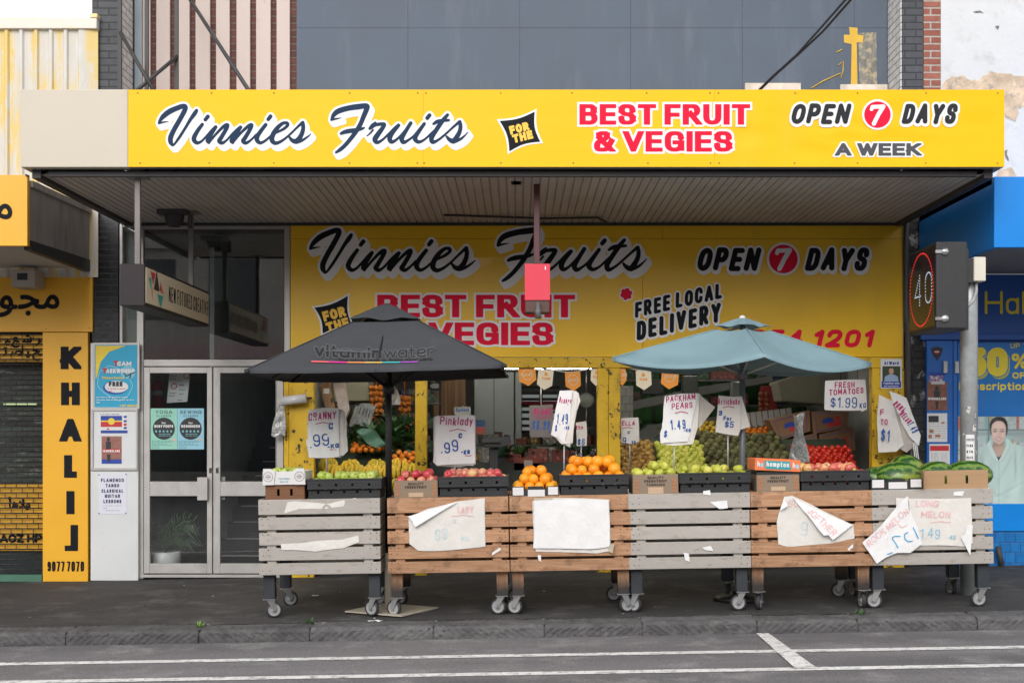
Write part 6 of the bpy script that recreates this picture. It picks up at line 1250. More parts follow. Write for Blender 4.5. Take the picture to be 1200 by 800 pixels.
leafm = [fmat('leaf green %d' % i, [(.1, c), (1, tuple(x * 1.8 for x in c))], .5, None, .4, trans=0) for i, c in enumerate(((.02, .06, .015), (.035, .085, .02), (.05, .12, .06)))]
def leafbunch(seed, n, L, mat):
    b = MB(); r2 = random.Random(seed)
    for i in range(n):
        a = r2.uniform(0, 6.28); e = r2.uniform(.1, 1.2); d = Vector((math.cos(a) * math.cos(e), math.sin(a) * math.cos(e), math.sin(e))); s = d.cross(Vector((0, 0, 1))).normalized(); l_ = L * r2.uniform(.6, 1.1); w_ = l_ * .22; nrm = s.cross(d)
        b.grid(lambda u, v: d * l_ * u + s * w_ * (v - .5) * 2 * math.sin(math.pi * min(1, u * .92 + .08)) + nrm * (.25 * l_ * (-u * u) + .03 * math.sin(u * 14 + v * 5) * L), 5, 2)
    me = bpy.data.meshes.new('leafy_bunch'); b.bm.to_mesh(me); b.bm.free(); me.materials.append(mat); return me
lb_ = [leafbunch(i, 16, .17, leafm[i % 3]) for i in range(5)]
def bunches(label, group, pts):
    for p in pts:
        o = bpy.data.objects.new('leafy_bunch', rs.choice(lb_)); COL.objects.link(o); o.location = p; o.rotation_euler = (rs.uniform(-.5, .5), rs.uniform(-.5, .5), rs.uniform(0, 6)); tag(o, label, 'greens', group)
bunches('bunch of dark leafy greens stacked above the bananas in the left bay', 'greens in the left bay', [(LX0 + rs.uniform(.05, 1.05), y_, 1.1 + .5 * (y_ - .6) + rs.uniform(.05, .25)) for y_ in [rs.uniform(.85, 1.3) for _ in range(34)]])
bunches('bunch of leafy greens deep inside the middle bay', 'greens in the middle bay', [(XX(px, 2.2) + rs.uniform(-.06, .06), 2.2 + rs.uniform(-.2, .2), 1.22 + rs.uniform(-.04, .08)) for px in range(585, 700, 9)])
cucm = fmat('cucumber skin', [(.1, (.015, .05, .02)), (1, (.05, .14, .05))], .4, None, .4)
cme = round_mesh('cucumber', cucm, 1, SPH, 3, .02, False); cme.transform(Matrix.Diagonal((.14, .026, .026, 1)))
for i in range(14):
    o = bpy.data.objects.new('cucumber', cme); COL.objects.link(o); o.location = (LX0 + .42 + .05 * i + rs.uniform(-.03, .03), .9 + rs.uniform(-.1, .15), 1.5 - .02 * i + rs.uniform(0, .12)); o.rotation_euler = (0, rs.uniform(.5, .9), rs.uniform(-.3, .3)); tag(o, 'long dark cucumber piled slanting among the greens of the left bay', 'cucumber', 'cucumbers in the left bay')
# punnets, net bags and other goods of the left bay
pun = M('punnet red', (.5, .03, .02), .25, .3, 30, col2=(.7, .66, .62), lo=.52, hi=.56, s2=16); 
for i in range(9):
    px = 452 + (i % 3) * 12; py = 500 + (i // 3) * 9; p = P(px, py, 1.5)
    b = MB(); b.prism([p + Vector(q) for q in ((-.055, 0, -.035), (.055, 0, -.035), (.065, 0, .03), (0, 0, .045), (-.065, 0, .03))], (0, .12, 0)); o = b.build('fruit_punnet', pun, loc=p, bevel=.006); tag(o, 'clear punnet of red fruit on the shelf right of the umbrella pole', 'punnet', 'punnets in the left bay')
t = thing('wall_shelf', 'shelf holding red fruit punnets in the left bay', 'shelf', P(465, 524, 1.5)); b = MB(); b.pbox(444, 522.3, 486, 526, 1.46, .3); b.pbox(446, 526.2, 484, 600, 1.6, .12); b.build('board', standm, t)
for px, y0, y1, Yd, lb in ((441, 450, 494, 1.5, 'net bag of oranges hanging left of the umbrella pole'), (474, 462, 490, 1.9, 'smaller net bag of oranges hanging behind the middle yellow post')):
    t = thing('net_bag', lb, 'net bag', P(px, y0, Yd)); b = MB(); k = kk(Yd)
    for i in range(int((y1 - y0) / 7)):
        for j in range(3):
            c = P(px + (-5, 0, 5)[j] + rs.uniform(-1, 1), y0 + 4 + i * 7 + rs.uniform(-1, 1), Yd + (.0 if j == 1 else .03)); b.lathe([(a * .036, z * .036) for a, z in SPH], 10, Matrix.Translation(c))
    b.build('netted_oranges', M('netted orange', (.5, .15, .01), .5, .3, 30), t); b = MB(); b.tube([P(px, y0 + 2, Yd), P(px, 428, Yd)], .006, 5); b.build('string', M('net string', (.5, .1, .02), .6), t)
t = thing('hanging_bag', 'small clear plastic bag hanging right of the umbrella pole inside', 'plastic bag', P(462, 455, .9)); b = MB(); b.grid(lambda u, v: P(461 + (u - .5) * (3 + 13 * min(1, v * 1.6)), 450 + 24 * v, .9 + .03 * math.sin(u * 9 + v * 4)), 8, 8); b.build('film', M('clear film', (.5, .5, .48), .2, .2, 20), t)
t = thing('wall_poster', 'black and white poster on the panelling behind the middle post', 'poster', P(503, 462, 3.6)); b = MB(); b.pbox(488, 430, 517, 459, 3.6, .01); b.build('sheet', inkk, t); prt(t, 'poster_shape', M('poster pale', (.45, .48, .46), .5), 3.595, polys=[ell(508, 445, 5, 3, 14), ell(510, 452, 6, 3, 14), ell(498, 450, 3, 4, 12)]); prt(t, 'poster_rim', M('poster rim', (.2, .23, .22), .5), 3.597, [(488, 430, 517, 431), (516, 430, 517, 459), (488, 458, 517, 459)])
MB(); t = thing('bulkhead_box', 'pale boxed bulkhead high in the left bay', 'bulkhead', P(410, 465, 1.6)); b = MB(); b.pbox(390, 440, 433, 470, 1.6, .5); b.build('panel', M('dull khaki panel', (.3, .29, .2), .6, .05), t, bevel=.01)
for q, lb in (([(374, 451), (386, 447), (393, 478), (382, 480)], 'brown carton wedged upright behind the green apple sign'), ([(390, 447), (402, 444), (409, 480), (404, 492), (396, 478)], 'pale printed carton flap leaning behind the green apple sign')):
    t = thing('leaning_carton', lb, 'carton', P(q[0][0], q[2][1], .4)); b = MB(); b.prism([P(x, y, .4) for x, y in q], (0, .12, 0)); b.build('box', card if 'brown' in lb else M('worn carton', (.45, .38, .34), .8, .15, 12, col2=(.4, .15, .15), lo=.58, hi=.64, s2=14), t, bevel=.004)
    if 'brown' in lb: prt(t, 'hand_hole', inkk, .397, polys=[ell(389, 469, 1.6, 3.5, 10)]); prt(t, 'printed_mark', whc, .397, [(379, 455, 386, 461)])
t = thing('bag_dispenser', 'bundle of clear produce bags hanging beside the green apple sign', 'plastic bags', P(418, 500, .8)); b = MB()
for i in range(6): b.grid(lambda u, v, i=i: P(409 + i * 3.5 + u * 7 + 8 * v, 498 - 24 * v + 2 * math.sin(i + u * 5), .8 + .03 * i + .02 * math.sin(u * 7 + v * 5)), 4, 6)
b.build('film', M('bag film', (.4, .43, .42), .15, .3, 25), t)
t = thing('leaf_tray', 'broad blue green leaf on top of the greens in the left bay', 'cabbage leaf', P(430, 515, .7)); b = MB(); b.grid(lambda u, v: P(417 + 33 * u + 3 * v, 506 + 14 * u + (v - .5) * (4 + 16 * math.sin(math.pi * u)), .66 + .02 * math.sin(u * 8 + v * 6)), 10, 6); b.build('leaf', M('blue green leaf', (.08, .2, .13), .5, .2, 12), t)
# middle bay interior
t = thing('weighing_scale', 'dark counter scale on a stand in the middle bay', 'scale', P(578, 560, 1.2)); b = MB(); b.pbox(565, 512, 592, 519, 1.2, .3); b.pbox(567, 519.5, 590, 524, 1.22, .25); b.pbox(573, 524.5, 584, 600, 1.3, .1); b.build('scale_body', M('scale dark', (.04, .04, .042), .4, .1), t, bevel=.008); b = MB(); b.prism([P(x, y, 1.15) for x, y in ((586, 514), (598, 510), (599, 519), (587, 524))], (0, .03, 0)); b.build('price_card', inkk, t)
t = thing('hanging_scale', 'round faced hanging scale in the middle bay', 'scale', P(687, 480, 1.8)); b = MB(); b.lathe([(0, -.03), (.09, -.03), (.095, 0), (.085, .02), (0, .025)], 22, Matrix.Translation(P(687, 469, 1.8)) @ Matrix.Rotation(R(90), 4, 'X')); b.build('dial', M('scale dial', (.2, .22, .2), .4, .1), t); b = MB(); b.tube([P(687, 462, 1.8), P(687, 430, 1.8)], .008, 6); b.tube([P(687, 476, 1.8), P(687, 500, 1.8)], .006, 6); b.lathe([(0, -.02), (.1, 0), (.11, .03)], 16, Matrix.Translation(P(687, 503, 1.8))); b.build('hook_and_pan', steel, t)
t = thing('red_carton', 'dark red carton with pale label under the greens in the middle bay', 'carton', P(619, 551, 1.9)); b = MB(); b.pbox(602, 536, 636, 551, 1.9, .35); b.build('box', M('red brown box', (.22, .05, .03), .7, .1), t, bevel=.004); prt(t, 'label_patch', M('patch', (.4, .36, .33), .7), 1.897, [(614, 539, 624, 548)])
t = thing('inner_counter', 'dark counter deep inside the middle bay', 'counter', P(600, 590, 2.1)); b = MB(); b.box(XX(505, 2.1), XX(700, 2.1), 1.9, 2.5, .02, 1.15); b.build('body', M('counter dark', (.04, .045, .04), .6, .2), t, bevel=.01)
for px, lb, c in ((681, 'glossy dark bottles crate behind the orange sign', (.03, .02, .02)),):
    t = thing('bottle_crate', lb, 'bottles', P(681, 560, .5)); b = MB()
    for i in range(22): p = P(668 + rs.uniform(0, 30), 548 + rs.uniform(-14, 8), .45 + rs.uniform(0, .35)); b.lathe([(0, -.09), (.028, -.088), (.03, .03), (.011, .06), (.012, .1), (0, .1)], 10, Matrix.Translation(p) @ Matrix.Rotation(rs.uniform(-.9, .9), 4, 'Y') @ Matrix.Rotation(rs.uniform(-.5, .8), 4, 'X'))
    b.build('bottles', M('bottle', c, .12, .4, 20, col2=(.45, .42, .4), lo=.58, hi=.62, s2=22, col3=(.4, .08, .04), lo3=.62, hi3=.65, s3=18), t)
    b = MB(); b.pbox(664, 545, 700, 600, .4, .5); b.build('bin', standm, t)
t = thing('blue_bin', 'blue and red tub behind the pink apple sign', 'tub', P(561, 508, 1.6)); b = MB(); b.pbox(557, 492, 568, 500, 1.6, .2); b.build('tub', M('tub blue', (.02, .06, .16), .4, .1), t); b = MB(); b.pbox(557, 500.3, 568, 508, 1.6, .2); b.build('tub_base', M('tub red', (.3, .05, .03), .4, .1), t)
# right bay interior
cb_m = M('carton brown', (.27, .145, .07), .8, .1, 3)
for q, lb in (([(901, 492), (949, 481), (950, 505), (913, 516)], 'upper left brown carton of the tilted stack behind the tomatoes'), ([(951, 482), (995, 482), (992, 502), (953, 508)], 'upper right brown carton of the tilted stack behind the tomatoes'), ([(918, 517), (957, 507), (961, 535), (921, 540)], 'lower left brown carton of the tilted stack behind the tomatoes'), ([(960, 509), (1000, 500), (1003, 527), (964, 535)], 'lower right brown carton of the tilted stack behind the tomatoes')):
    t = thing('fruit_carton', lb, 'carton', P(q[0][0], q[2][1], 1.3), 'tilted brown cartons'); b = MB(); b.prism([P(x, y, 1.3) for x, y in q], (0, .35, 0)); b.build('box', cb_m, t, bevel=.004); cxq, cyq = sum(x for x, y in q) / 4, sum(y for x, y in q) / 4
    sq = lambda k: [(cxq + (x - cxq) * k, cyq + (y - cyq) * k) for x, y in q]
    r1 = [(x, -y) for x, y in sq(.8)]; put('print_border', t, inkb, [field([(r1 + r1[:1], .3, True)], .25, 0)], mpP(1.297)); prt(t, 'truck_print', inkb, 1.297, polys=[[(cxq - 9, cyq - 2), (cxq - 1, cyq - 5), (cxq + 4, cyq - 3), (cxq + 3, cyq + 1), (cxq - 9, cyq + 3)]]); prt(t, 'name_print', inkr, 1.296, polys=[[(cxq - 3, cyq + 2), (cxq + 13, cyq - 1), (cxq + 13, cyq + 4), (cxq - 3, cyq + 7)], [(cxq + 5, cyq - 5), (cxq + 11, cyq - 6), (cxq + 11, cyq - 2), (cxq + 5, cyq - 1)]])
t = thing('cool_cabinet', 'pale sloping cabinet hood at the back of the right bay', 'cabinet', P(945, 470, 2.4)); b = MB(); b.prism([P(x, y, 2.4) for x, y in ((912, 447), (962, 432), (1030, 432), (1030, 478), (916, 470))], (0, .6, 0)); b.build('hood', M('hood grey green', (.33, .33, .25), .5, .06), t, bevel=.01); b = MB(); b.pbox(963, 433, 1030, 470, 2.35, .04); b.build('hood_panel', M('hood grey', (.3, .29, .27), .5, .1), t)
t = thing('back_shelf', 'long grey stepped shelf along the green wall of the right bay', 'shelf', P(800, 480, 3)); b = MB(); b.prism([P(x, y, 3.0) for x, y in ((742, 470), (820, 453), (905, 440), (905, 447), (822, 463), (742, 480))], (0, .5, 0)); b.prism([P(x, y, 3.1) for x, y in ((742, 500), (905, 480), (905, 520), (742, 530))], (0, .4, 0)); b.build('shelf', M('shelf grey', (.24, .25, .23), .5, .1), t)
t = thing('tiled_panel', 'white tiled panel on the left wall of the right bay', 'panel', P(738, 500, 2.8)); b = MB(); b.pbox(727, 452, 742, 500, 2.8, .03); b.build('tiles', brickmat('white tile', (.4, .42, .4), (.44, .45, .43), (.2, .2, .2), .1, .1, .004, .3, .2), t)
for px, py, w_, h_, c, lb in ((752, 446, 26, 16, (.03, .035, .035), 'dark screen on the green wall of the right bay'), (800, 440, 18, 22, (.1, .12, .1), 'dark upright case on the shelf of the right bay'), (858, 447, 12, 30, (.28, .3, .28), 'grey duct hanging at the back of the right bay'), (893, 452, 18, 30, (.3, .03, .03), 'red framed notice at the back of the right bay')):
    t = thing('back_fitting', lb, 'fitting', P(px, py + h_, 2.7)); b = MB(); b.pbox(px, py, px + w_, py + h_, 2.9, .2); b.build('case', M('fit', c, .4, .1), t, bevel=.01)
spawn(mand, 'yellow_lemon', 'small yellow fruit heaped behind the artichokes', 'lemon', 'yellow fruit in the right bay', [], rs)
lem = meshes('lemon', fmat('lemon peel', [(.1, (.62, .42, .02)), (1, (.75, .5, .05))], .4, None, .3), .032, SPH, stem=False)
spawn(lem, 'lemon', 'small yellow fruit heaped between the pear and artichoke signs', 'lemon', 'yellow fruit in the right bay', slope_pts(XX(818, 1.6), XX(842, 1.6), 1.5, 1.9, 1.36, 1.62, .032, rs), rs)
spawn(mand, 'mandarin', 'small mandarin heaped behind the umbrella pole of the blue umbrella', 'mandarin', 'mandarins in the right bay', slope_pts(XX(868, 1.6), XX(905, 1.6), 1.5, 1.8, 1.38, 1.55, .034, rs), rs)
for i in range(9):
    px = 870 + i * 7; p = P(px, 500 - i * .8, 1.9); b = MB(); b.prism([p + Vector(q) for q in ((-.03, 0, 0), (.035, 0, -.02), (.01, 0, .17), (-.05, 0, .16))], (0, .03, 0)); o = b.build('price_card', M('card pale', (.5, .5, .47), .5, .1), loc=p); tag(o, 'small pale card standing among fruit behind the blue umbrella pole', 'price card', 'pale cards in the right bay')
bunches('bunch of dark greens at the back of the right bay', 'greens in the right bay', [(rs.uniform(1.3, 3.2), rs.uniform(1.9, 2.5), rs.uniform(1.35, 1.6)) for _ in range(12)])
t = thing('net_bag', 'dark red net bag of onions hanging at the back of the right bay', 'net bag', P(896, 450, 2.0)); b = MB()
for i in range(5):
    for j in range(2): b.lathe([(a * .036, z * .036) for a, z in SPH], 10, Matrix.Translation(P(892 + j * 7, 462 + i * 6, 2.0)))
b.build('netted_onions', M('onion', (.22, .05, .02), .5, .2), t)
# fluorescent tube visible at the top of the middle bay
t = thing('strip_light', 'lit fluorescent tube under the lintel of the middle bay', 'light', P(615, 432, .5)); b = MB(); b.tube([P(512, 431.0, .5), P(698, 431.0, .5)], .013, 10); b.build('tube', emit('fluorescent tube', (1, .96, .88), 26), t); b = MB(); b.pbox(508, 424, 702, 428.3, .46, .1); b.build('batten', whc, t)
filltube = emit('rear fill tube', (1, .95, .85), 15)
for X_, Yl, lb in ((2.6, 3.0, 'unseen rear fill tube added on the ceiling of the right bay'), (-.4, 3.0, 'unseen rear fill tube added on the ceiling of the middle bay'), (-1.7, .7, 'fluorescent tube on the ceiling of the left bay'), (2.0, .7, 'unseen front fill tube added on the ceiling of the right bay')):  # unseen fill lights, added to brighten the produce and the shop interior
    t = thing('strip_light', lb, 'light', (X_, Yl, 2.7)); b = MB(); b.tube([(X_ - .6, Yl, 2.69), (X_ + .6, Yl, 2.69)], .018, 10); b.build('tube', filltube if Yl > 2 else bpy.data.materials['fluorescent tube'], t); b = MB(); b.box(X_ - .65, X_ + .65, Yl - .05, Yl + .05, 2.715, 2.755); b.build('batten', whc, t)
# ================================================================ paper and plastic price sheets
papm = M('price sheet', (.8, .79, .79), .65, .05, 5, bump=.7, bs=16, col2=(.6, .56, .52), lo=.62, hi=.75, s2=7)
papf = M('faded sheet', (.72, .69, .65), .75, .06, 4, bump=.8, bs=14, col2=(.58, .52, .44), lo=.58, hi=.75, s2=5); papd = M('grimy sheet', (.5, .46, .42), .75, .08, 5)
mag = M('marker magenta', (.48, .015, .16), .6, .15, 20); blu = M('marker blue', (.015, .09, .33), .6, .15, 20); redk = M('faded red marker', (.78, .45, .46), .7, .15, 20); blk2 = M('faded blue marker', (.55, .66, .69), .7, .15, 20); blum = M('bright blue marker', (.25, .5, .66), .6, .15, 20)
def wave(amp, seed): return lambda x, z: amp * (noise.noise((x * 7 + seed, seed * 1.7, z * 6)) + .45 * noise.noise((x * 19 + seed, 3, z * 15)))
def liftf(lift, Y):
    if not lift: return lambda x, z: 0
    x0, y0, x1, y1, k = lift; a, c = P(x0, y0, Y), P(x1, y1, Y); d = (c - a); L = d.length; nx, nz_ = -d.z / L, d.x / L
    def f(x, z): t = abs((x - a.x) * nx + (z - a.z) * nz_); return k * t - k * 1.4 * t * t
    return f
def sheet(b, q, Y, wv, lean=0, nsub=3, mi=0):
    r3 = random.Random(int(q[0][0] * 7 + q[0][1])); q2 = []
    for (x0, y0), (x1, y1) in zip(q, list(q[1:]) + [q[0]]):
        L = math.hypot(x1 - x0, y1 - y0); n = max(1, min(8, int(L / 5))); bow = r3.uniform(-.022, .022) * L; nx_, ny_ = (y1 - y0) / max(L, .01), -(x1 - x0) / max(L, .01)
        for i in range(n): t = i / n; o = bow * 4 * t * (1 - t); q2.append((x0 + (x1 - x0) * t + nx_ * o, y0 + (y1 - y0) * t + ny_ * o))
    q = q2
    bm = bmesh.new(); bm.faces.new([bm.verts.new(P(x, y, Y)) for x, y in q]); bmesh.ops.triangulate(bm, faces=bm.faces[:]); bmesh.ops.subdivide_edges(bm, edges=bm.edges[:], cuts=max(2, nsub), use_grid_fill=True)
    for v in bm.verts: v.co.y = Y - abs(wv(v.co.x, v.co.z)) if wv else Y
    me = bpy.data.meshes.new('t'); bm.to_mesh(me); bm.free(); n0 = len(b.bm.faces); b.bm.from_mesh(me); bpy.data.meshes.remove(me)
    b.bm.faces.ensure_lookup_table()
    for f in b.bm.faces[n0:]: f.smooth = True; f.material_index = mi
def mpW(Y, wv): 
    def f(u, v): p = P(u, -v, Y); p.y = Y - abs(wv(p.x, p.z)) - .0035; return p
    return f
def hand_txt(par, mat, Y, wv, items, name='lettering'):
    fl = []
    for i in items:
        s, x, y, h, w_, kw = (*i, {})[:6] if len(i) == 5 else i
        fl.append(txt(s, x, -y, h, kw.pop('r', h * .075), w=w_, jit=.075, seed=len(s) + int(x), step=max(.16, h / 26), sp=kw.pop('sp', .16), shear=kw.pop('shear', .08), **kw))
    return put(name, par, mat, fl, mpW(Y, wv))
def under(x0, y, x1, dy=2): return field([([(x0, -y - dy), ((x0 + x1) / 2, -y), (x1, -y - dy * .9)], .45, False)], .2, 0)
def price_sign(label, q, Y, mags, blus, base, stack=(), mat=None, amp=.008, seed=1, ul=None, cat='price sign', pole_to=None, name='price_sign'):
    t = thing(name, label, cat, P(base[0], base[1], Y)); wv = wave(amp, seed)
    for i, s in enumerate(stack):
        b = MB(); sheet(b, s, Y + .012 * (i + 1), wave(amp * 1.6, seed + i + 1)); b.build('back_sheet', papf if i % 2 == 0 else papd, t)
    b = MB(); sheet(b, q, Y, wv); b.build('front_sheet', mat or papm, t)
    if mags: hand_txt(t, mag, Y, wv, mags, 'lettering')
    if blus: hand_txt(t, blu, Y, wv, blus, 'price')
    if ul: put('underline', t, mag, [under(*u) for u in ul], mpW(Y, wv))
    if pole_to:
        b = MB(); b.tube([P(base[0], base[1] - 12, Y + .03), P(pole_to[0], pole_to[1], Y + .03)], .007, 6); b.build('stick', M('stick', (.45, .45, .45), .4, .1, metal=.4), t)
    return t
price_sign('curled white price sheets with a pink Granny heading and blue 99, leftmost of the signs', [(362, 480), (378, 477.5), (397, 478), (396, 505), (398, 535), (362, 536), (358.5, 516), (363, 510), (360.5, 495)], -2.3, [('GRANNY', 361.5, 492.5, 9, 33, dict(rot=R(4), r=.62))], [('.99', 363.5, 524, 14, 24, dict(r=.85, rot=R(8))), ('c', 385, 503, 11, 6, dict(r=.8)), ('-KG', 384, 526, 5.5, 14, dict(r=.7, rot=R(6)))], (382, 536), [[(390, 478), (404, 482), (407, 496), (405.5, 510), (408, 528), (402, 534), (394, 532)], [(384, 478), (402, 480), (400, 536), (380, 536)]], amp=.014, seed=3, ul=[(370, 494.5, 387, 2.2), (387, 526.5, 394, 0)], pole_to=(384, 560))
price_sign('white price sheets with a pink Pinklady heading and blue 99, above the pink apples', [(510, 488), (556.5, 486.5), (557, 543), (511, 545), (509, 520)], -2.3, [('Pinklady', 515.5, 498, 9.5, 39, dict(r=.62))], [('.99', 517, 532, 13.5, 22, dict(r=.9, rot=R(9))), ('c', 537, 513, 9, 5, dict(r=.9)), ('-KG', 540, 532, 5, 11, dict(r=.75))], (533, 545), [[(508, 489), (512, 487), (555, 488), (555, 545.5), (513, 546), (507.5, 541)], [(511, 487), (557.5, 487), (557.5, 544), (540, 547), (512, 546)]], amp=.004, seed=5, ul=[(527, 502.5, 546, 2.4), (545, 534, 552, -.6)], pole_to=(533, 575))
price_sign('curled price sheets with faint pink orange heading and blue 1.49, above the oranges', [(656, 457.5), (671, 457), (668, 490), (662, 519), (645.5, 509), (650, 485)], -2.3, [('Orange', 655, 472, 7, 14, dict(r=.42, rot=R(-4)))], [('1.49', 652, 497, 12, 14, dict(r=.55, sp=.12)), ('$', 650, 505, 8, 3, dict(r=.6)), ('-KG', 661, 503, 4, 6, dict(r=.5))], (661, 520), [[(668, 457), (678, 460), (680, 470), (675, 485), (671, 519), (658, 520), (652, 514)], [(664, 457), (676, 458), (672, 490), (668, 524), (656, 518)]], amp=.018, seed=8, pole_to=(661, 575))
price_sign('small grey price card reading 6 behind the orange sign', [(674.5, 495), (687, 493), (687.5, 522), (676, 522.5)], .25, [('tto', 674.5, 503, 5, 9, dict(r=.5))], [('$6', 676.5, 521, 8, 9, dict(r=.55))], (681, 522), mat=papf, amp=.003, seed=2, pole_to=(681, 560))
price_sign('grey beans price card hanging dim inside the middle bay', [(620.5, 475), (648, 473.5), (648, 512), (621, 512)], .9, [('BEANS', 625, 486.5, 8, 21, dict(r=.6))], [('$6.99', 623.5, 503.5, 11, 21, dict(r=.65)), ('KG', 643, 508, 4, 5, dict(r=.4))], (634, 512), mat=M('grey card', (.17, .15, .145), .7, .05), amp=.003, seed=4, ul=[(627, 489, 645, 1)], pole_to=(634, 430))
price_sign('small spinach card above the pink apple sign', [(532, 477), (551, 476), (552, 486.5), (533, 486.5)], 1.3, [], [('Spinach', 534, 482, 4, 16, dict(r=.38))], (542, 487), mat=M('dull card', (.3, .31, .28), .7, .05), amp=.002, seed=6, pole_to=(542, 560))
price_sign('half hidden price card right of the double yellow post reading ella', [(727.5, 490), (748, 489), (749, 517), (740, 520), (727.5, 518)], .12, [('ELLA', 728.5, 498.5, 5.5, 16, dict(r=.5))], [('9', 729, 520, 8, 5, dict(r=.55)), ('c', 735, 508, 5, 3.5, dict(r=.5)), ('KG', 740, 520, 4, 5, dict(r=.45))], (738, 520), mat=papf, amp=.003, seed=9, ul=[(730, 500.5, 741, 1)], pole_to=(738, 560))
price_sign('large white price sheets with pink Packham Pears heading and blue 1.49', [(779, 464), (798, 461), (818, 460.5), (811, 490), (806, 517), (774, 519), (773.5, 508), (777, 495)], -2.3, [('PACKHAM', 780.5, 471.5, 7.5, 35, dict(r=.55, rot=R(5))), ('PEARS', 787, 479.8, 7.2, 25, dict(r=.55, rot=R(5)))], [('1.49', 786, 504, 11.5, 18.5, dict(r=.75, rot=R(8))), ('$', 777.5, 512, 9, 4.5, dict(r=.65)), ('-KG', 801, 506, 4, 8.5, dict(r=.5))], (790, 520), [[(800, 461), (820, 461), (818, 500), (812, 520), (790, 522), (776, 520)], [(812, 462), (820, 462), (838, 477), (819, 502)]], amp=.008, seed=11, ul=[(791, 482, 806, 2)], pole_to=(790, 575))
price_sign('faded cream price card with pink Artichoke heading, three for five dollars', [(842, 463), (868, 465), (868, 502), (865, 510.5), (838.5, 506), (840, 490)], -2.25, [('Artichoke', 841, 474, 7, 26, dict(r=.42, rot=R(1)))], [('3', 842, 487, 6, 4.5, dict(r=.7)), ('For', 847.5, 492.5, 5, 10, dict(r=.65)), ('$5', 849, 501, 7.5, 11, dict(r=.65))], (853, 510), [[(860, 465), (869, 464), (879, 500), (868, 503)]], mat=papf, amp=.006, seed=13, ul=[(847, 476, 860, 1.6)], pole_to=(853, 565))
t_ = price_sign('clean white Fresh Tomatoes price sign at 1.99 with its heading in magenta', [(967, 446), (1014, 444.5), (1016, 479.5), (1010, 482), (1008, 480.5), (966, 480)], .2, [('FRESH', 978, 455, 7.2, 24, dict(r=.62, rot=R(3))), ('TOMATOES', 971.5, 463.5, 7, 41, dict(r=.62, rot=R(4)))], [('$1.99', 973, 480 - 1.5, 12.5, 32, dict(r=.68, rot=R(2))), ('KG', 1007, 478, 6, 8, dict(r=.55))], (990, 482), amp=.003, seed=15)
b = MB(); b.tube([P(985, 446, .215), P(985, 428, .215)], .004, 5); b.tube([P(1005, 446, .215), P(1005, 428, .215)], .004, 5); b.build('hanging_wire', dark, t_)
# bundle of sheets on the right post
t = price_sign('bundle of curled white sheets tied to the right yellow post', [(1042, 458), (1062, 466), (1068, 482), (1079, 510), (1077, 522), (1066, 512), (1056, 495), (1048, 474)], -.3, [('ROMA', 1046, 474, 7, 15, dict(r=.6, rot=R(-42))), ('MELON', 1053, 485, 7, 16, dict(r=.6, rot=R(-48)))], [('1.49', 1063, 497, 9, 13, dict(r=.55, rot=R(-60)))], (1055, 520), [[(1030, 462), (1046, 470), (1060, 520), (1050, 529), (1029, 530), (1028, 480)], [(1036, 466), (1052, 478), (1072, 522), (1062, 530), (1046, 520)]], amp=.02, seed=17)
wv0 = wave(.0, 1)
hand_txt(t, mag, -.325, wv0, [('F', 1031, 486, 7, 5), ('TO', 1031.5, 498, 7, 9)]); hand_txt(t, blu, -.325, wv0, [('$1', 1032, 517, 14, 11, dict(r=.7))], 'price')
b = MB()
for dx in (0, 2, 4): b.tube([P(1070 + dx, 518, -.32), P(1072 + dx, 535, -.33), P(1073 + dx * 1.5, 552, -.32)], .006, 5)
b.build('tie_string', papm, t)
# sheets hanging on the carts
FY = CYf - .006
def cart_sheet(label, polys, mats, amp, seed, name='price_sheet', lifts=()):
    t = thing(name, label, 'paper sheet', P(polys[0][0][0], polys[0][0][1], FY)); wvs = []
    for i, (q, m) in enumerate(zip(polys, mats)):
        Yq = FY - .016 * i; w0 = wave(amp, seed + i * 3); lf = liftf(lifts[i] if i < len(lifts) else None, Yq); wv = lambda x, z, w0=w0, lf=lf: abs(w0(x, z)) + lf(x, z); b = MB(); sheet(b, q, Yq, wv, nsub=4); b.build('sheet' if i == 0 else 'folded_sheet', m, t); wvs.append((Yq, wv))
    return t, wvs
tape = M('clear tape', (.5, .43, .33), .3, .15, 10)
cart_sheet('upper torn cream paper strip on the leftmost grey cart', [[(333, 601), (337, 588), (345, 587), (385, 590), (417, 583), (418, 592), (380, 596), (350, 596), (341, 599)]], [papf], .006, 3, 'torn_paper')
cart_sheet('lower torn cream paper strip on the leftmost grey cart', [[(329, 637), (352, 636), (400, 632), (420, 627), (421, 635), (402, 642), (370, 646), (330, 644)]], [papf], .006, 6, 'torn_paper')
t, w_ = cart_sheet('white sheet with its top left corner folded down and faded pink heading', [[(478.5, 606), (500, 596), (537, 587), (568, 583), (569, 640), (540, 643), (490, 645), (480, 637)], [(478, 605), (537, 587), (487, 617)]], [papf, papm], .008, 10, lifts=(None, (478, 605, 537, 587, .25)))
hand_txt(t, redk, w_[0][0], w_[0][1], [('LADY', 536, 601, 8, 19, dict(r=.6)), ('D', 498, 605, 8, 7, dict(r=.7))]); hand_txt(t, blk2, w_[0][0], w_[0][1], [('99', 509, 632, 14, 16, dict(r=.7)), ('c', 531, 612, 6, 4, dict(r=.5)), ('KG', 541, 633, 5, 8, dict(r=.5))], 'price'); put('underline', t, redk, [under(528, 603, 555, 2)], mpW(*w_[0]))
t, w_ = cart_sheet('plain blank white sheet taped over another sheet on an orange cart', [[(624, 587), (630, 583), (714, 585), (716, 645), (700, 648), (628, 646)], [(626, 586), (713, 585.5), (714.5, 640), (690, 643), (625, 642)]], [papf, papm], .009, 14)
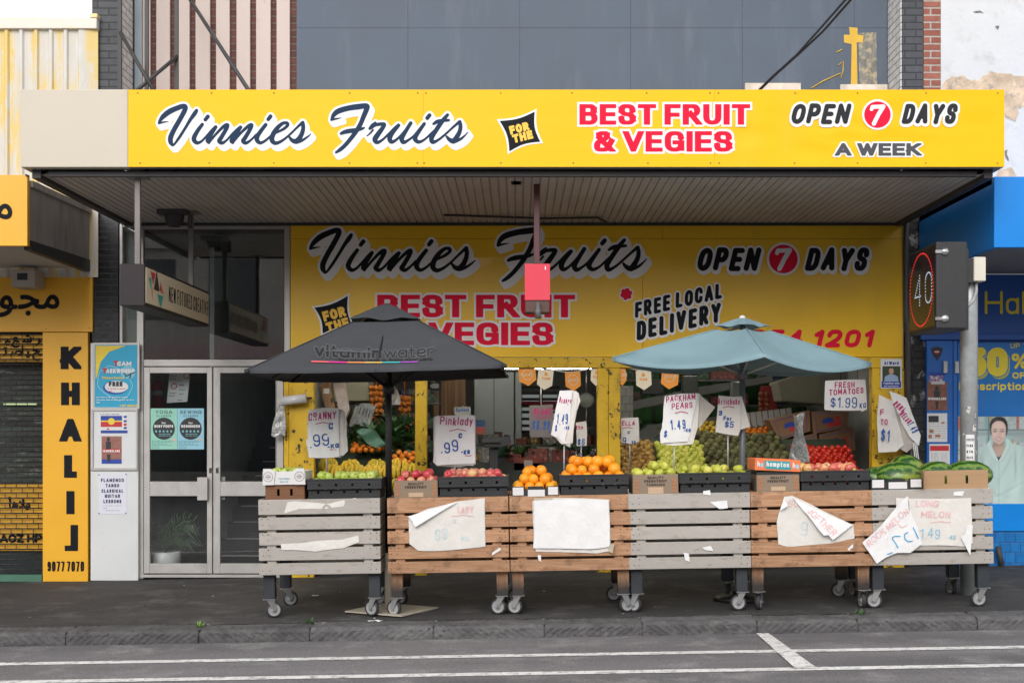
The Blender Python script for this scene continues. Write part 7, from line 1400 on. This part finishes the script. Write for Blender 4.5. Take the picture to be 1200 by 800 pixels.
b = MB(); b.prism([P(x, y, FY - .016) for x, y in ((626, 583), (648, 583), (640, 588), (626, 588))], (0, .002, 0)); b.prism([P(x, y, FY - .018) for x, y in ((714, 638), (720, 637), (718, 648), (713, 646))], (0, .002, 0)); b.build('tape_strip', tape, t)
t, w_ = cart_sheet('crumpled sheet folded over diagonally with mirrored pink letters, on an orange cart', [[(914, 597), (919, 581.5), (928, 580.5), (962, 597), (1000, 615), (1001.5, 630.5), (976, 636), (930, 640), (922, 640), (912, 637), (910, 612)], [(928, 582), (999.4, 614.4), (975, 632), (969.5, 626), (964.7, 627), (952.5, 611.6), (940, 596.6)], [(919, 582), (923, 592), (914, 598)]], [papf, papm, papm], .009, 20, lifts=(None, (928, 582, 999, 614, .22), (914, 598, 919, 582, .3)))
hand_txt(t, redk, w_[1][0], w_[1][1], [('JOFTHER', 945, 599, 8, 42, dict(r=.5, rot=R(-44)))]); hand_txt(t, blk2, w_[0][0], w_[0][1], [('9', 938, 628, 17, 9, dict(r=.6))], 'price'); hand_txt(t, redk, w_[0][0], w_[0][1], [('SU', 923, 594, 8, 14, dict(r=.4))])
t, w_ = cart_sheet('white Long Melon sheet with pink heading, flat on the last grey cart', [[(1050, 583), (1138, 583), (1139, 614), (1140, 636), (1130, 640), (1062, 640), (1050, 638)], [(1130, 626), (1134, 614), (1140, 615), (1137, 651), (1126, 629)]], [papf, papm], .006, 26)
hand_txt(t, redk, w_[0][0], w_[0][1], [('LONG', 1073, 594, 8, 27, dict(r=.6)), ('MELON', 1079, 606.5, 7.5, 35, dict(r=.6))]); hand_txt(t, blum, w_[0][0], w_[0][1], [('1.49', 1078, 630.5, 12, 24, dict(r=.55)), ('-KG', 1111, 632, 5, 9, dict(r=.4))], 'price'); put('underline', t, redk, [under(1090, 610.5, 1114, 1.5)], mpW(*w_[0]))
FY -= .024
t, w_ = cart_sheet('tilted melon sheet hanging askew over the flat one on the last carts', [[(1010.4, 635.4), (1025.5, 622), (1047, 598), (1062, 582), (1064, 581), (1064, 591), (1073, 612), (1080.5, 636.6), (1066.6, 647.5), (1051, 647.5), (1037.6, 653), (1027.4, 660), (1018, 646)]], [papm], .012, 31)
hand_txt(t, redk, w_[0][0], w_[0][1], [('ROCK MELON', 1019, 641, 7.5, 62, dict(r=.5, rot=R(41)))]); put('price', t, M('blue marker stroke', (.06, .35, .62), .6, .15, 20), [field([([(x, -y) for x, y in catmull(q, 4)], .7, False) for q in ([(1052, 641), (1048.5, 635), (1045.5, 630), (1049, 628), (1054.5, 628)], [(1063.5, 623.5), (1060, 626), (1060.5, 631), (1064, 634), (1069, 633.5)], [(1070, 618), (1073, 624), (1076, 630.5)], [(1040, 649), (1045, 647)])], .2, 0)], mpW(*w_[0])); put('underline', t, redk, [under(1052, 618, 1063, -4)], mpW(*w_[0]))
FY += .024
# scraps stuck to carts
for q, lb in (([(832, 588), (852, 586), (853, 595), (843, 596)], 'larger white torn scrap on the plain grey cart'), ([(823, 641), (833, 639), (836, 645), (826, 644)], 'smaller white torn scrap on the plain grey cart'), ([(801, 647), (807, 648), (809, 658), (803, 656)], 'lowest white torn scrap on the plain grey cart'), ([(824, 575), (832, 574), (833, 580), (824, 579)], 'white scrap of tape on the rim of the pear cart'), ([(577, 647), (586, 641), (587, 644), (576, 651)], 'white torn scrap beside the pink apple sheet'), ([(993, 643), (999, 637), (1001, 641), (995, 645)], 'white torn scrap beside the crumpled sheet'), ([(630, 650), (634, 650), (634, 658), (631, 656)], 'white dangling scrap under the blank sheet'), ([(1118, 576), (1130, 575), (1128, 581), (1117, 580)], 'cream torn tape on the rim of the last cart')):
    t = thing('paper_scrap', lb, 'paper scrap', P(*q[0], FY)); b = MB(); sheet(b, q, FY + .001, wave(.01, q[0][0]), nsub=1); b.build('scrap', papm, t)
# plastic sleeve hanging in front of the tomatoes, bag roll by the left post
film = M('crinkled film', (.5, .5, .48), .12, .3, 30, col2=(.25, .24, .23), lo=.5, hi=.6, s2=40, rvar=.05)
t = thing('plastic_sleeve', 'silvery crinkled plastic sleeve standing in front of the tomato stand', 'plastic sleeve', P(935, 545, -.9)); b = MB(); b.grid(lambda u, v: P(929 + 14 * u + (1.5 - 3 * u) * 2 * math.sin(v * 5) - 2 * v + 5 * v * (u > .5), 485 + 58 * v + 2 * math.sin(u * 6), -.9 - .02 * noise.noise((u * 5, v * 9, 2)) - .03 * math.sin(u * 3.1)), 8, 22); b.build('film', film, t)
t = thing('bag_roll', 'roll of clear produce bags on the left yellow post, one bag hanging', 'bag roll', P(340, 470, -.12)); b = MB(); b.tube([P(329, 470, -.14), P(359, 466.5, -.14)], .05, 18); b.build('roll', M('roll film', (.62, .61, .6), .25, .08, 20, stretch=(1, 20, 20)), t)
b = MB(); b.grid(lambda u, v: P(330 + 4 * v + (u - .5) * (5 + 11 * min(1, v * 1.5)) - 8 * v, 472 + 38 * v + 2 * math.sin(u * 7), -.15 - .03 * noise.noise((u * 4, v * 6, 7))), 8, 14); b.build('hanging_bag', film, t); b = MB(); b.tube([P(357, 466.5, -.14), P(365, 466, -.03)], .012, 6); b.build('holder', dark, t)
# ================================================================ buntings
cream = M('bunting cream', (.88, .78, .58), .7, .05); oranm = M('bunting orange', (.95, .36, .05), .7, .06); bw = M('bunting print', (.75, .62, .42), .7)
for lb, Yb_, strg, flags in (('string of orange and cream pennants across the middle bay', -.005, [(606, 428), (640, 432), (670, 436), (700, 429)], [(607, 430, 627, 452, oranm, -6), (631, 433, 649, 457, cream, 6), (662, 436, 680, 458, oranm, -3), (693, 431, 706, 452, cream, 4)]), ('string of orange and cream pennants across the right bay', -.005, [(720, 428), (740, 432), (765, 435), (798, 430)], [(722, 430, 733, 452, oranm, -5), (745, 434, 763, 457, cream, -2), (776, 432, 796, 456, oranm, 5)])):
    t = thing('bunting', lb, 'bunting', P(*strg[0], Yb_)); b = MB(); b.tube([P(x, y, Yb_) for x, y in catmull(strg, 6)], .006, 5); b.build('cord', M('cord', (.75, .72, .62), .7), t)
    for x0, y0, x1, y1, m, tl in flags:
        cx = (x0 + x1) / 2; c, s = math.cos(R(tl)), math.sin(R(tl)); rt = lambda x, y: (cx + (x - cx) * c - (y - y0) * s, y0 + (x - cx) * s + (y - y0) * c)
        b = MB(); b.prism([P(*rt(x, y), Yb_ - .006) for x, y in ((x0, y0), (x1, y0), (x1, y1 - 6), (cx, y1), (x0, y1 - 6))], (0, .002, 0)); f = b.build('pennant', m, t)
        mm = mpP(Yb_ - .009); pm = bw if m is oranm else oranm
        if m is oranm: put('print', f, pm, [field([([(rt(cx + 6 * math.cos(a), y0 + 9 + 6 * math.sin(a))[0], -rt(cx, y0 + 9 + 6 * math.sin(a))[1]) for a in [i * math.pi / 8 for i in range(17)]], .4, True)], .25, 0), txt('local', cx, -(y0 + 11), 5, .4, w=12, align='c', rot=-R(tl), step=.2)], mm)
        else: put('print', f, pm, [txt('fresh', cx, -(y0 + 12), 4, .4, w=9, align='c', step=.2), txt('&', cx, -(y0 + 7), 4, .6, align='c', step=.2)], mm)
# ================================================================ umbrellas
def canopy(t, apex, corners, mat, sag, edge_sag, hole, n=12, hem=.03):
    """four panels from a vent opening down to sagging hems; apex and corners are points"""
    apex = Vector(apex); b = MB()
    for i in range(4):
        a, c = Vector(corners[i]), Vector(corners[(i + 1) % 4])
        def pt(u, v, a=a, c=c):
            e = a.lerp(c, u); e.z -= edge_sag * 4 * u * (1 - u); s = hole + (1 - hole) * v; p = apex.lerp(e, s); p.z -= sag * math.sin(math.pi * v) * math.sin(math.pi * u); p.z += .009 * noise.noise((u * 5 + i * 3, v * 4, 1)) * math.sin(math.pi * min(1, v * 1.05)) + .006 * noise.noise((u * 16 + i, v * 3, 4)) * v; return p
        b.grid(pt, n, n); b.grid(lambda u, v, pt=pt: pt(u, 1) - Vector((0, 0, hem * v)), n, 1)
    bmesh.ops.remove_doubles(b.bm, verts=b.bm.verts, dist=.0005); cn = b.build('canopy', mat, t)
    for c in corners: q = apex.lerp(Vector(c), hole); b = MB(); b.tube([q + (Vector(c) - q) * i / 8 + Vector((0, 0, .003)) for i in range(9)], .006, 6); b.build('seam', mat, cn)
    return cn
def cap(t, apex, corners, mat, r, dz, name='vent_cap', scallop=.02):
    apex = Vector(apex); b = MB()
    for i in range(4):
        a, c = Vector(corners[i]) - apex, Vector(corners[(i + 1) % 4]) - apex; m = max(a.xy.length, c.xy.length)
        def pt(u, v, a=a, c=c): e = a.lerp(c, u) * (r / m); p = apex + e * v; p.z = apex.z - dz * v ** 1.1 + scallop * math.sin(u * math.pi * 2) ** 2 * v - .015 * v * math.sin(math.pi * u); return p
        b.grid(pt, 12, 6)
    bmesh.ops.remove_doubles(b.bm, verts=b.bm.verts, dist=.0005); return b.build(name, mat, t)
um = cloth(M('charcoal umbrella cloth', (.055, .058, .066), .85, .06, 3, bump=.1, bs=300, col2=(.075, .078, .085), lo=.55, hi=.8, s2=2), .12)
uY = -2.43; uX = XX(455.5, uY); g0 = gz(uX, uY)
t = thing('market_umbrella', 'charcoal square market umbrella with printed lettering and a colour stripe', 'umbrella', (uX, uY, g0))
apx = (uX + .0, uY, ZZ(358.5, uY)); tl = .022
cs = [(uX + sx * 1.045, uY + sy_ * 1.045, EY + .5 + sx * tl - .02 * 0) for sx, sy_ in ((-1, -1), (1, -1), (1, 1), (-1, 1))]
canopy(t, apx, cs, um, .035, .012, .27, 14)
cap(t, (uX - .015, uY, ZZ(355, uY)), cs, um, .43, .165)
umd = M('umbrella frame black', (.012, .012, .013), .4, .1)
b = MB(); b.tube([(uX, uY, g0 + .38), (uX, uY, apx[2] - .02)], .029, 14); b.build('pole', umd, t)
b = MB(); b.tube([(uX, uY, g0 + .03), (uX, uY, g0 + .52)], .036, 16); ss = b.build('stand_tube', M('beige stand', (.45, .4, .32), .5, .08, 4), t)
b = MB(); rm = Matrix.Rotation(R(62), 3, 'Z'); b.box(-.3, .3, -.3, .3, 0, .012, rot=rm, at=(uX + .03, uY, g0 + .006)); b.build('base_plate', bpy.data.materials['beige stand'], t, bevel=.002)
b = MB(); hz_ = ZZ(455, uY)
b.tube([(uX, uY, hz_ - .05), (uX, uY, hz_ + .05)], .05, 14)
for i in range(4):
    c = Vector(cs[i]); a = Vector(apx); b.tube([a - Vector((0, 0, .05)), c - Vector((0, 0, .015))], .011, 6); mid = a.lerp(c, .52); b.tube([(uX, uY, hz_), mid - Vector((0, 0, .04))], .011, 6)
    e = (Vector(cs[i]) + Vector(cs[(i + 1) % 4])) / 2; mid = a.lerp(e, .5); b.tube([(uX, uY, hz_), mid - Vector((0, 0, .05))], .011, 6); b.tube([a - Vector((0, 0, .05)), e - Vector((0, 0, .03))], .009, 6)
b.build('rib', umd, t)
b = MB()
for c in cs: b.box(c[0] - .02, c[0] + .02, c[1] - .02, c[1] + .02, c[2] - .03, c[2] + .004)
b.build('corner_pocket', umd, t, bevel=.008)
fa, fb, fc = Vector(apx), Vector(cs[0]), Vector(cs[1]); nrm = (fb - fa).cross(fc - fa).normalized(); nrm = nrm if nrm.y < 0 else -nrm
def mpU(off):
    def f(u, v):
        d = Vector(((u - CX) / F, 1, -(-v - CY) / F)); o = Vector((0, -D, EY)); q = o + d * ((fa - o).dot(nrm) / d.dot(nrm))
        w_ = fa.lerp(fb, 1); ly = max(0, min(1, (fa.y - q.y) / (fa.y - fb.y))); vv = max(0, (ly - .3) / .7); half = abs(fb.x - fa.x) * ly; uu = (q.x - (fa.x - half)) / (2 * half) if half > 0 else .5
        return q + nrm * off - Vector((0, 0, .035 * math.sin(math.pi * vv) * math.sin(math.pi * uu) + .012 * 4 * uu * (1 - uu) * ly))
    return f
put('lettering_outline', t, M('faded print halo', (.085, .088, .096), .9, .3, 30), [txt('vitamin', 369, -415.5, 14, 1.45, w=78, step=.3, pad=3, sp=.16), txt('water', 450, -415, 14, .7, w=58, step=.3, pad=3)], mpU(.006), 1.5)
put('lettering', t, M('faded black print', (.014, .014, .016), .9, .4, 40), [txt('vitamin', 369, -415.5, 14, 1.45, w=78, step=.3, sp=.16), txt('water', 450, -415, 14, .7, w=58, step=.3), txt('the drink that is from new york', 397, -419.8, 3, .4, w=110, step=.2)], mpU(.009))
for i, c in enumerate(((.8, .12, .14), (.75, .03, .3), (.8, .3, .1), (.75, .5, .12), (.05, .5, .5), (.35, .08, .5))):
    b = MB(); x0, x1 = 365 + i * 20.8, 365 + (i + 1) * 20.8 - .3; f = mpU(.009); b.poly([f(x0, -422.6), f(x1, -422.6), f(x1, -421), f(x0, -421)]); b.build('colour_stripe', M('stripe', c, .8, .05), t)
bm_ = cloth(M('blue umbrella cloth', (.25, .385, .435), .8, .05, 3, bump=.1, bs=300, col2=(.28, .42, .47), lo=.55, hi=.8, s2=2), .14)
vY = -2.14; vX = XX(870, vY); g1 = gz(vX, vY); hd = 1.2
t = thing('market_umbrella', 'pale blue square market umbrella on a grey pole, one corner towards the street', 'umbrella', (vX, vY, g1))
ap2 = (vX + .0, vY, ZZ(378, vY)); cs2 = [(vX - hd, vY - .06, EY + .645), (vX - .03, vY - hd, EY + .615), (vX + hd, vY + .06, EY + .6), (vX + .03, vY + hd, EY + .63)]
canopy(t, ap2, cs2, bm_, .05, .085, .2, 16, .028); cap(t, (vX, vY, ZZ(371.5, vY)), cs2, bm_, .27, .085, scallop=.012)
gm = M('grey pole', (.16, .17, .19), .4, .1, metal=.3)
b = MB(); b.tube([(vX, vY, g1 + .02), (vX, vY, ap2[2])], .026, 14); b.build('pole', gm, t)
b = MB(); b.lathe([(0, .09), (.05, .09), (.06, .05), (.2, .04), (.22, .0), (0, 0)], 24, Matrix.Translation((vX - .05, vY, g1))); b.build('base', umd, t)
b = MB(); b.lathe([(0, .03), (.025, .02), (.03, 0)], 12, Matrix.Translation((vX, vY, ZZ(373, vY)))); b.build('finial', whc, t)
b = MB(); hz_ = ZZ(455, vY)
for c in cs2: b.tube([Vector(ap2) - Vector((0, 0, .04)), Vector(c) - Vector((0, 0, .02))], .01, 6); b.tube([(vX, vY, hz_ + .12), Vector(ap2).lerp(Vector(c), .55) - Vector((0, 0, .03))], .01, 6)
b.build('rib', M('pale rib', (.6, .6, .6), .4, .1, metal=.4), t)
b = MB(); b.tube([(vX, vY, hz_ + .08), (vX, vY, hz_ + .17)], .045, 12); b.build('hub', gm, t)
# ================================================================ potted palm, extinguisher
pY = .3
t = thing('potted_palm', 'palm in a white pot standing behind the left glass door', 'potted plant', P(193, 668, pY)); pc = P(194, 664, pY)
b = MB(); b.lathe([(0, 0), (.1, 0), (.15, .06), (.168, .14), (.165, .24), (.15, .25), (.145, .2), (0, .2)], 24, Matrix.Translation((pc.x, pY, gz(pc.x, 0) + .022))); b.build('pot', M('white pot', (.75, .74, .72), .35, .03), t)
b = MB(); r2 = random.Random(4); base = Vector((pc.x, pY, gz(pc.x, 0) + .24))
for i in range(22):
    a = r2.uniform(0, 6.28); L = r2.uniform(.35, .75); up = r2.uniform(.5, 1.0); path = [base + Vector((math.cos(a) * L * .55 * s ** 1.5, math.sin(a) * L * .3 * s ** 1.5, up * L * (1.35 * s - .75 * s * s))) for s in [j / 8 for j in range(9)]]
    b.tube(path, [.006] * 8 + [.002], 4)
    for s in range(3, 9):
        for sd_ in (-1, 1):
            p = path[s]; d = (path[s] - path[s - 1]).normalized(); sv = d.cross(Vector((0, -1, .2))).normalized() * sd_; l2 = .17 * (1 - abs(s - 5) / 9)
            b.poly([p - d * .006, p + (sv * .6 + d * .3) * l2 + d * .008, p + (sv + d * .9) * l2 + Vector((0, 0, -.05)), p + (sv * .6 + d * .3) * l2 - d * .008])
b.build('fronds', fmat('palm green', [(.1, (.02, .06, .015)), (1, (.07, .14, .035))], .5, None, .5), t)
t = thing('fire_extinguisher', 'red fire extinguisher on the wall behind the left glass door', 'extinguisher', P(184, 478, 1.0)); q = P(184, 478, 1.0); hh = 36 * kk(1.0)
b = MB(); b.lathe([(0, 0), (.055, 0), (.06, .02), (.06, hh * .75), (.04, hh * .85), (.018, hh * .9), (0, hh * .92)], 16, Matrix.Translation(q)); b.build('cylinder', M('extinguisher red', (.5, .02, .02), .35, .05), t); b = MB(); b.lathe([(.0601, hh * .4), (.0605, hh * .4), (.0605, hh * .58), (.0601, hh * .58)], 16, Matrix.Translation(q)); b.build('label_band', whc, t); b = MB(); b.box(q.x - .02, q.x + .05, q.y - .015, q.y + .015, q.z + hh * .93, q.z + hh * 1.02); b.build('valve', dark, t)
# overhead cables
t = thing('overhead_cable', 'pair of black overhead cables running down to the awning', 'cable', P(887, 106, -.4)); b = MB()
for dx, dy in ((0, 0), (5, 3)): b.tube([P(x + dx * (1 if y < 60 else .3), y + dy * (y < 60) * .5, Y) for x, y, Y in ((1010, -22, -3.5), (960, 35, -2.2), (933, 65, -1.4), (905, 90, -.7), (888, 107, -.3))], .011, 6)
b.build('cable', dark, t)
# street litter and weeds
for px, py, lb in ((370, 672, 'white paper scrap on the footpath behind the leftmost cart'), (443, 726, 'flattened pale wrapper at the kerb edge beside the dark umbrella base'), (437, 716.5, 'tiny white scrap on the footpath near the kerb')):
    x = XX(px, -1.5 if py < 700 else -3.0); y = -1.5 if py < 700 else -3.0; b = MB(); r2 = random.Random(px); b.poly([(x + .05 * r2.uniform(.5, 1) * math.cos(a), y + .04 * r2.uniform(.6, 1) * math.sin(a), gz(x, y) + .006 + r2.uniform(0, .012)) for a in [i * math.pi / 4 for i in range(8)]]); o = b.build('litter_scrap', papm, loc=(x, y, gz(x, y))); tag(o, lb, 'litter')
for px, lb in ((237, 'small green weed in the kerb joint left of the carts'), (365, 'small green weed by the kerb in front of the leftmost cart'), (1006, 'small green weed at the caster of the crumpled sheet cart')):
    x = XX(px, -3.0); y = -3.02 if px != 237 else -3.12; b = MB(); r2 = random.Random(px)
    for i in range(22):
        a = r2.uniform(0, 6.28); L = r2.uniform(.02, .05); p = Vector((x + r2.uniform(-.03, .03), y + r2.uniform(-.02, .02), gz(x, y))); d = Vector((math.cos(a), math.sin(a), r2.uniform(.4, 1.4))) * L; s = Vector((-math.sin(a), math.cos(a), 0)) * .006; b.poly([p - s * .4, p + d * .6 - s, p + d, p + d * .6 + s, p + s * .4])
    o = b.build('weed', leafm[1] if px != 237 else fmat('weed green', [(.1, (.12, .26, .03)), (1, (.25, .4, .06))], .6), loc=(x, y, gz(x, y))); tag(o, lb, 'weed')

# ================================================================ goods filling the dim back of the shop
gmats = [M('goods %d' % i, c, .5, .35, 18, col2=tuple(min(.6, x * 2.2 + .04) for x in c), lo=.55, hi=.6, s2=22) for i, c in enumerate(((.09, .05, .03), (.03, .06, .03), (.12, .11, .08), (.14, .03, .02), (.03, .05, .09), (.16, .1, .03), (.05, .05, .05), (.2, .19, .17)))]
gme = []
for i, m in enumerate(gmats):
    b = MB(); w_, h_, d_ = [(.1, .16, .1), (.16, .1, .14), (.08, .2, .08), (.2, .13, .16)][i % 4]
    if i % 3 == 2: b.lathe([(0, 0), (w_ * .5, 0), (w_ * .5, h_ * .65), (w_ * .2, h_ * .85), (w_ * .2, h_), (0, h_)], 12)
    else: b.box(-w_ / 2, w_ / 2, -d_ / 2, d_ / 2, 0, h_)
    bmesh.ops.recalc_face_normals(b.bm, faces=b.bm.faces); me = bpy.data.meshes.new('goods_pack'); b.bm.to_mesh(me); b.bm.free(); me.materials.append(m); gme.append(me)
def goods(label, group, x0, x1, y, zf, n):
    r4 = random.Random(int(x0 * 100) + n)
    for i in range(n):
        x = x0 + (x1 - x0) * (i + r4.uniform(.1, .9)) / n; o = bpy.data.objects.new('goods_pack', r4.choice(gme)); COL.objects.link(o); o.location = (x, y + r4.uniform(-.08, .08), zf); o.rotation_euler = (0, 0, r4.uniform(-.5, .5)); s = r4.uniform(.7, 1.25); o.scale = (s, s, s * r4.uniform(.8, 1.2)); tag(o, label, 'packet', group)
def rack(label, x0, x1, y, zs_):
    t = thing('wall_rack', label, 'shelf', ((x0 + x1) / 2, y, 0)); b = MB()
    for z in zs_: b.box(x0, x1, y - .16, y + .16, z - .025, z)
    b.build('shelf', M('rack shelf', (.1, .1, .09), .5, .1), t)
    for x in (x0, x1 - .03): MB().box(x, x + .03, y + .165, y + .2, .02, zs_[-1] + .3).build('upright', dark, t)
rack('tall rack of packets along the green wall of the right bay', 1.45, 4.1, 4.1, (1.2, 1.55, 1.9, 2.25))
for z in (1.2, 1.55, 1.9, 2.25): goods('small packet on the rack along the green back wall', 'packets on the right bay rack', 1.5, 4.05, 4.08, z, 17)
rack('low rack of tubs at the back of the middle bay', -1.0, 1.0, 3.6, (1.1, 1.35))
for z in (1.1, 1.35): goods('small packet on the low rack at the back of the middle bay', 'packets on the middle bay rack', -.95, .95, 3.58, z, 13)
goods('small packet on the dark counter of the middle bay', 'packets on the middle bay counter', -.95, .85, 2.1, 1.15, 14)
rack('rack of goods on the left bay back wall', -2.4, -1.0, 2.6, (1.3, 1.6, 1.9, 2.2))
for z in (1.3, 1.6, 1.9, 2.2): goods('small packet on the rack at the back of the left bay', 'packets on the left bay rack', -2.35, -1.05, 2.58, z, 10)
for k, (px, py, w_, h_, lb) in enumerate(((640, 462, 14, 34, 'pale papers pinned in the middle bay'), (716, 470, 8, 12, 'small card behind the double yellow post'))): pass

r5 = random.Random(12)
for i in range(26):
    px = r5.uniform(20, 1190); y = r5.uniform(-3.1, -.4); x = XX(px, y); b = MB(); s = r5.uniform(.006, .02)
    b.poly([(x + s * r5.uniform(.5, 1.2) * math.cos(a), y + s * r5.uniform(.5, 1.2) * math.sin(a), gz(x, y) + (.062 if y < -2.95 else 0) * 0 + .005 + r5.uniform(0, .004)) for a in [k * math.pi / 3 for k in range(6)]])
    o = b.build('litter_speck', papf if i % 3 else leafm[0], loc=(x, y, gz(x, y))); tag(o, 'tiny speck of litter lying on the dark footpath', 'litter', 'litter specks on the footpath')
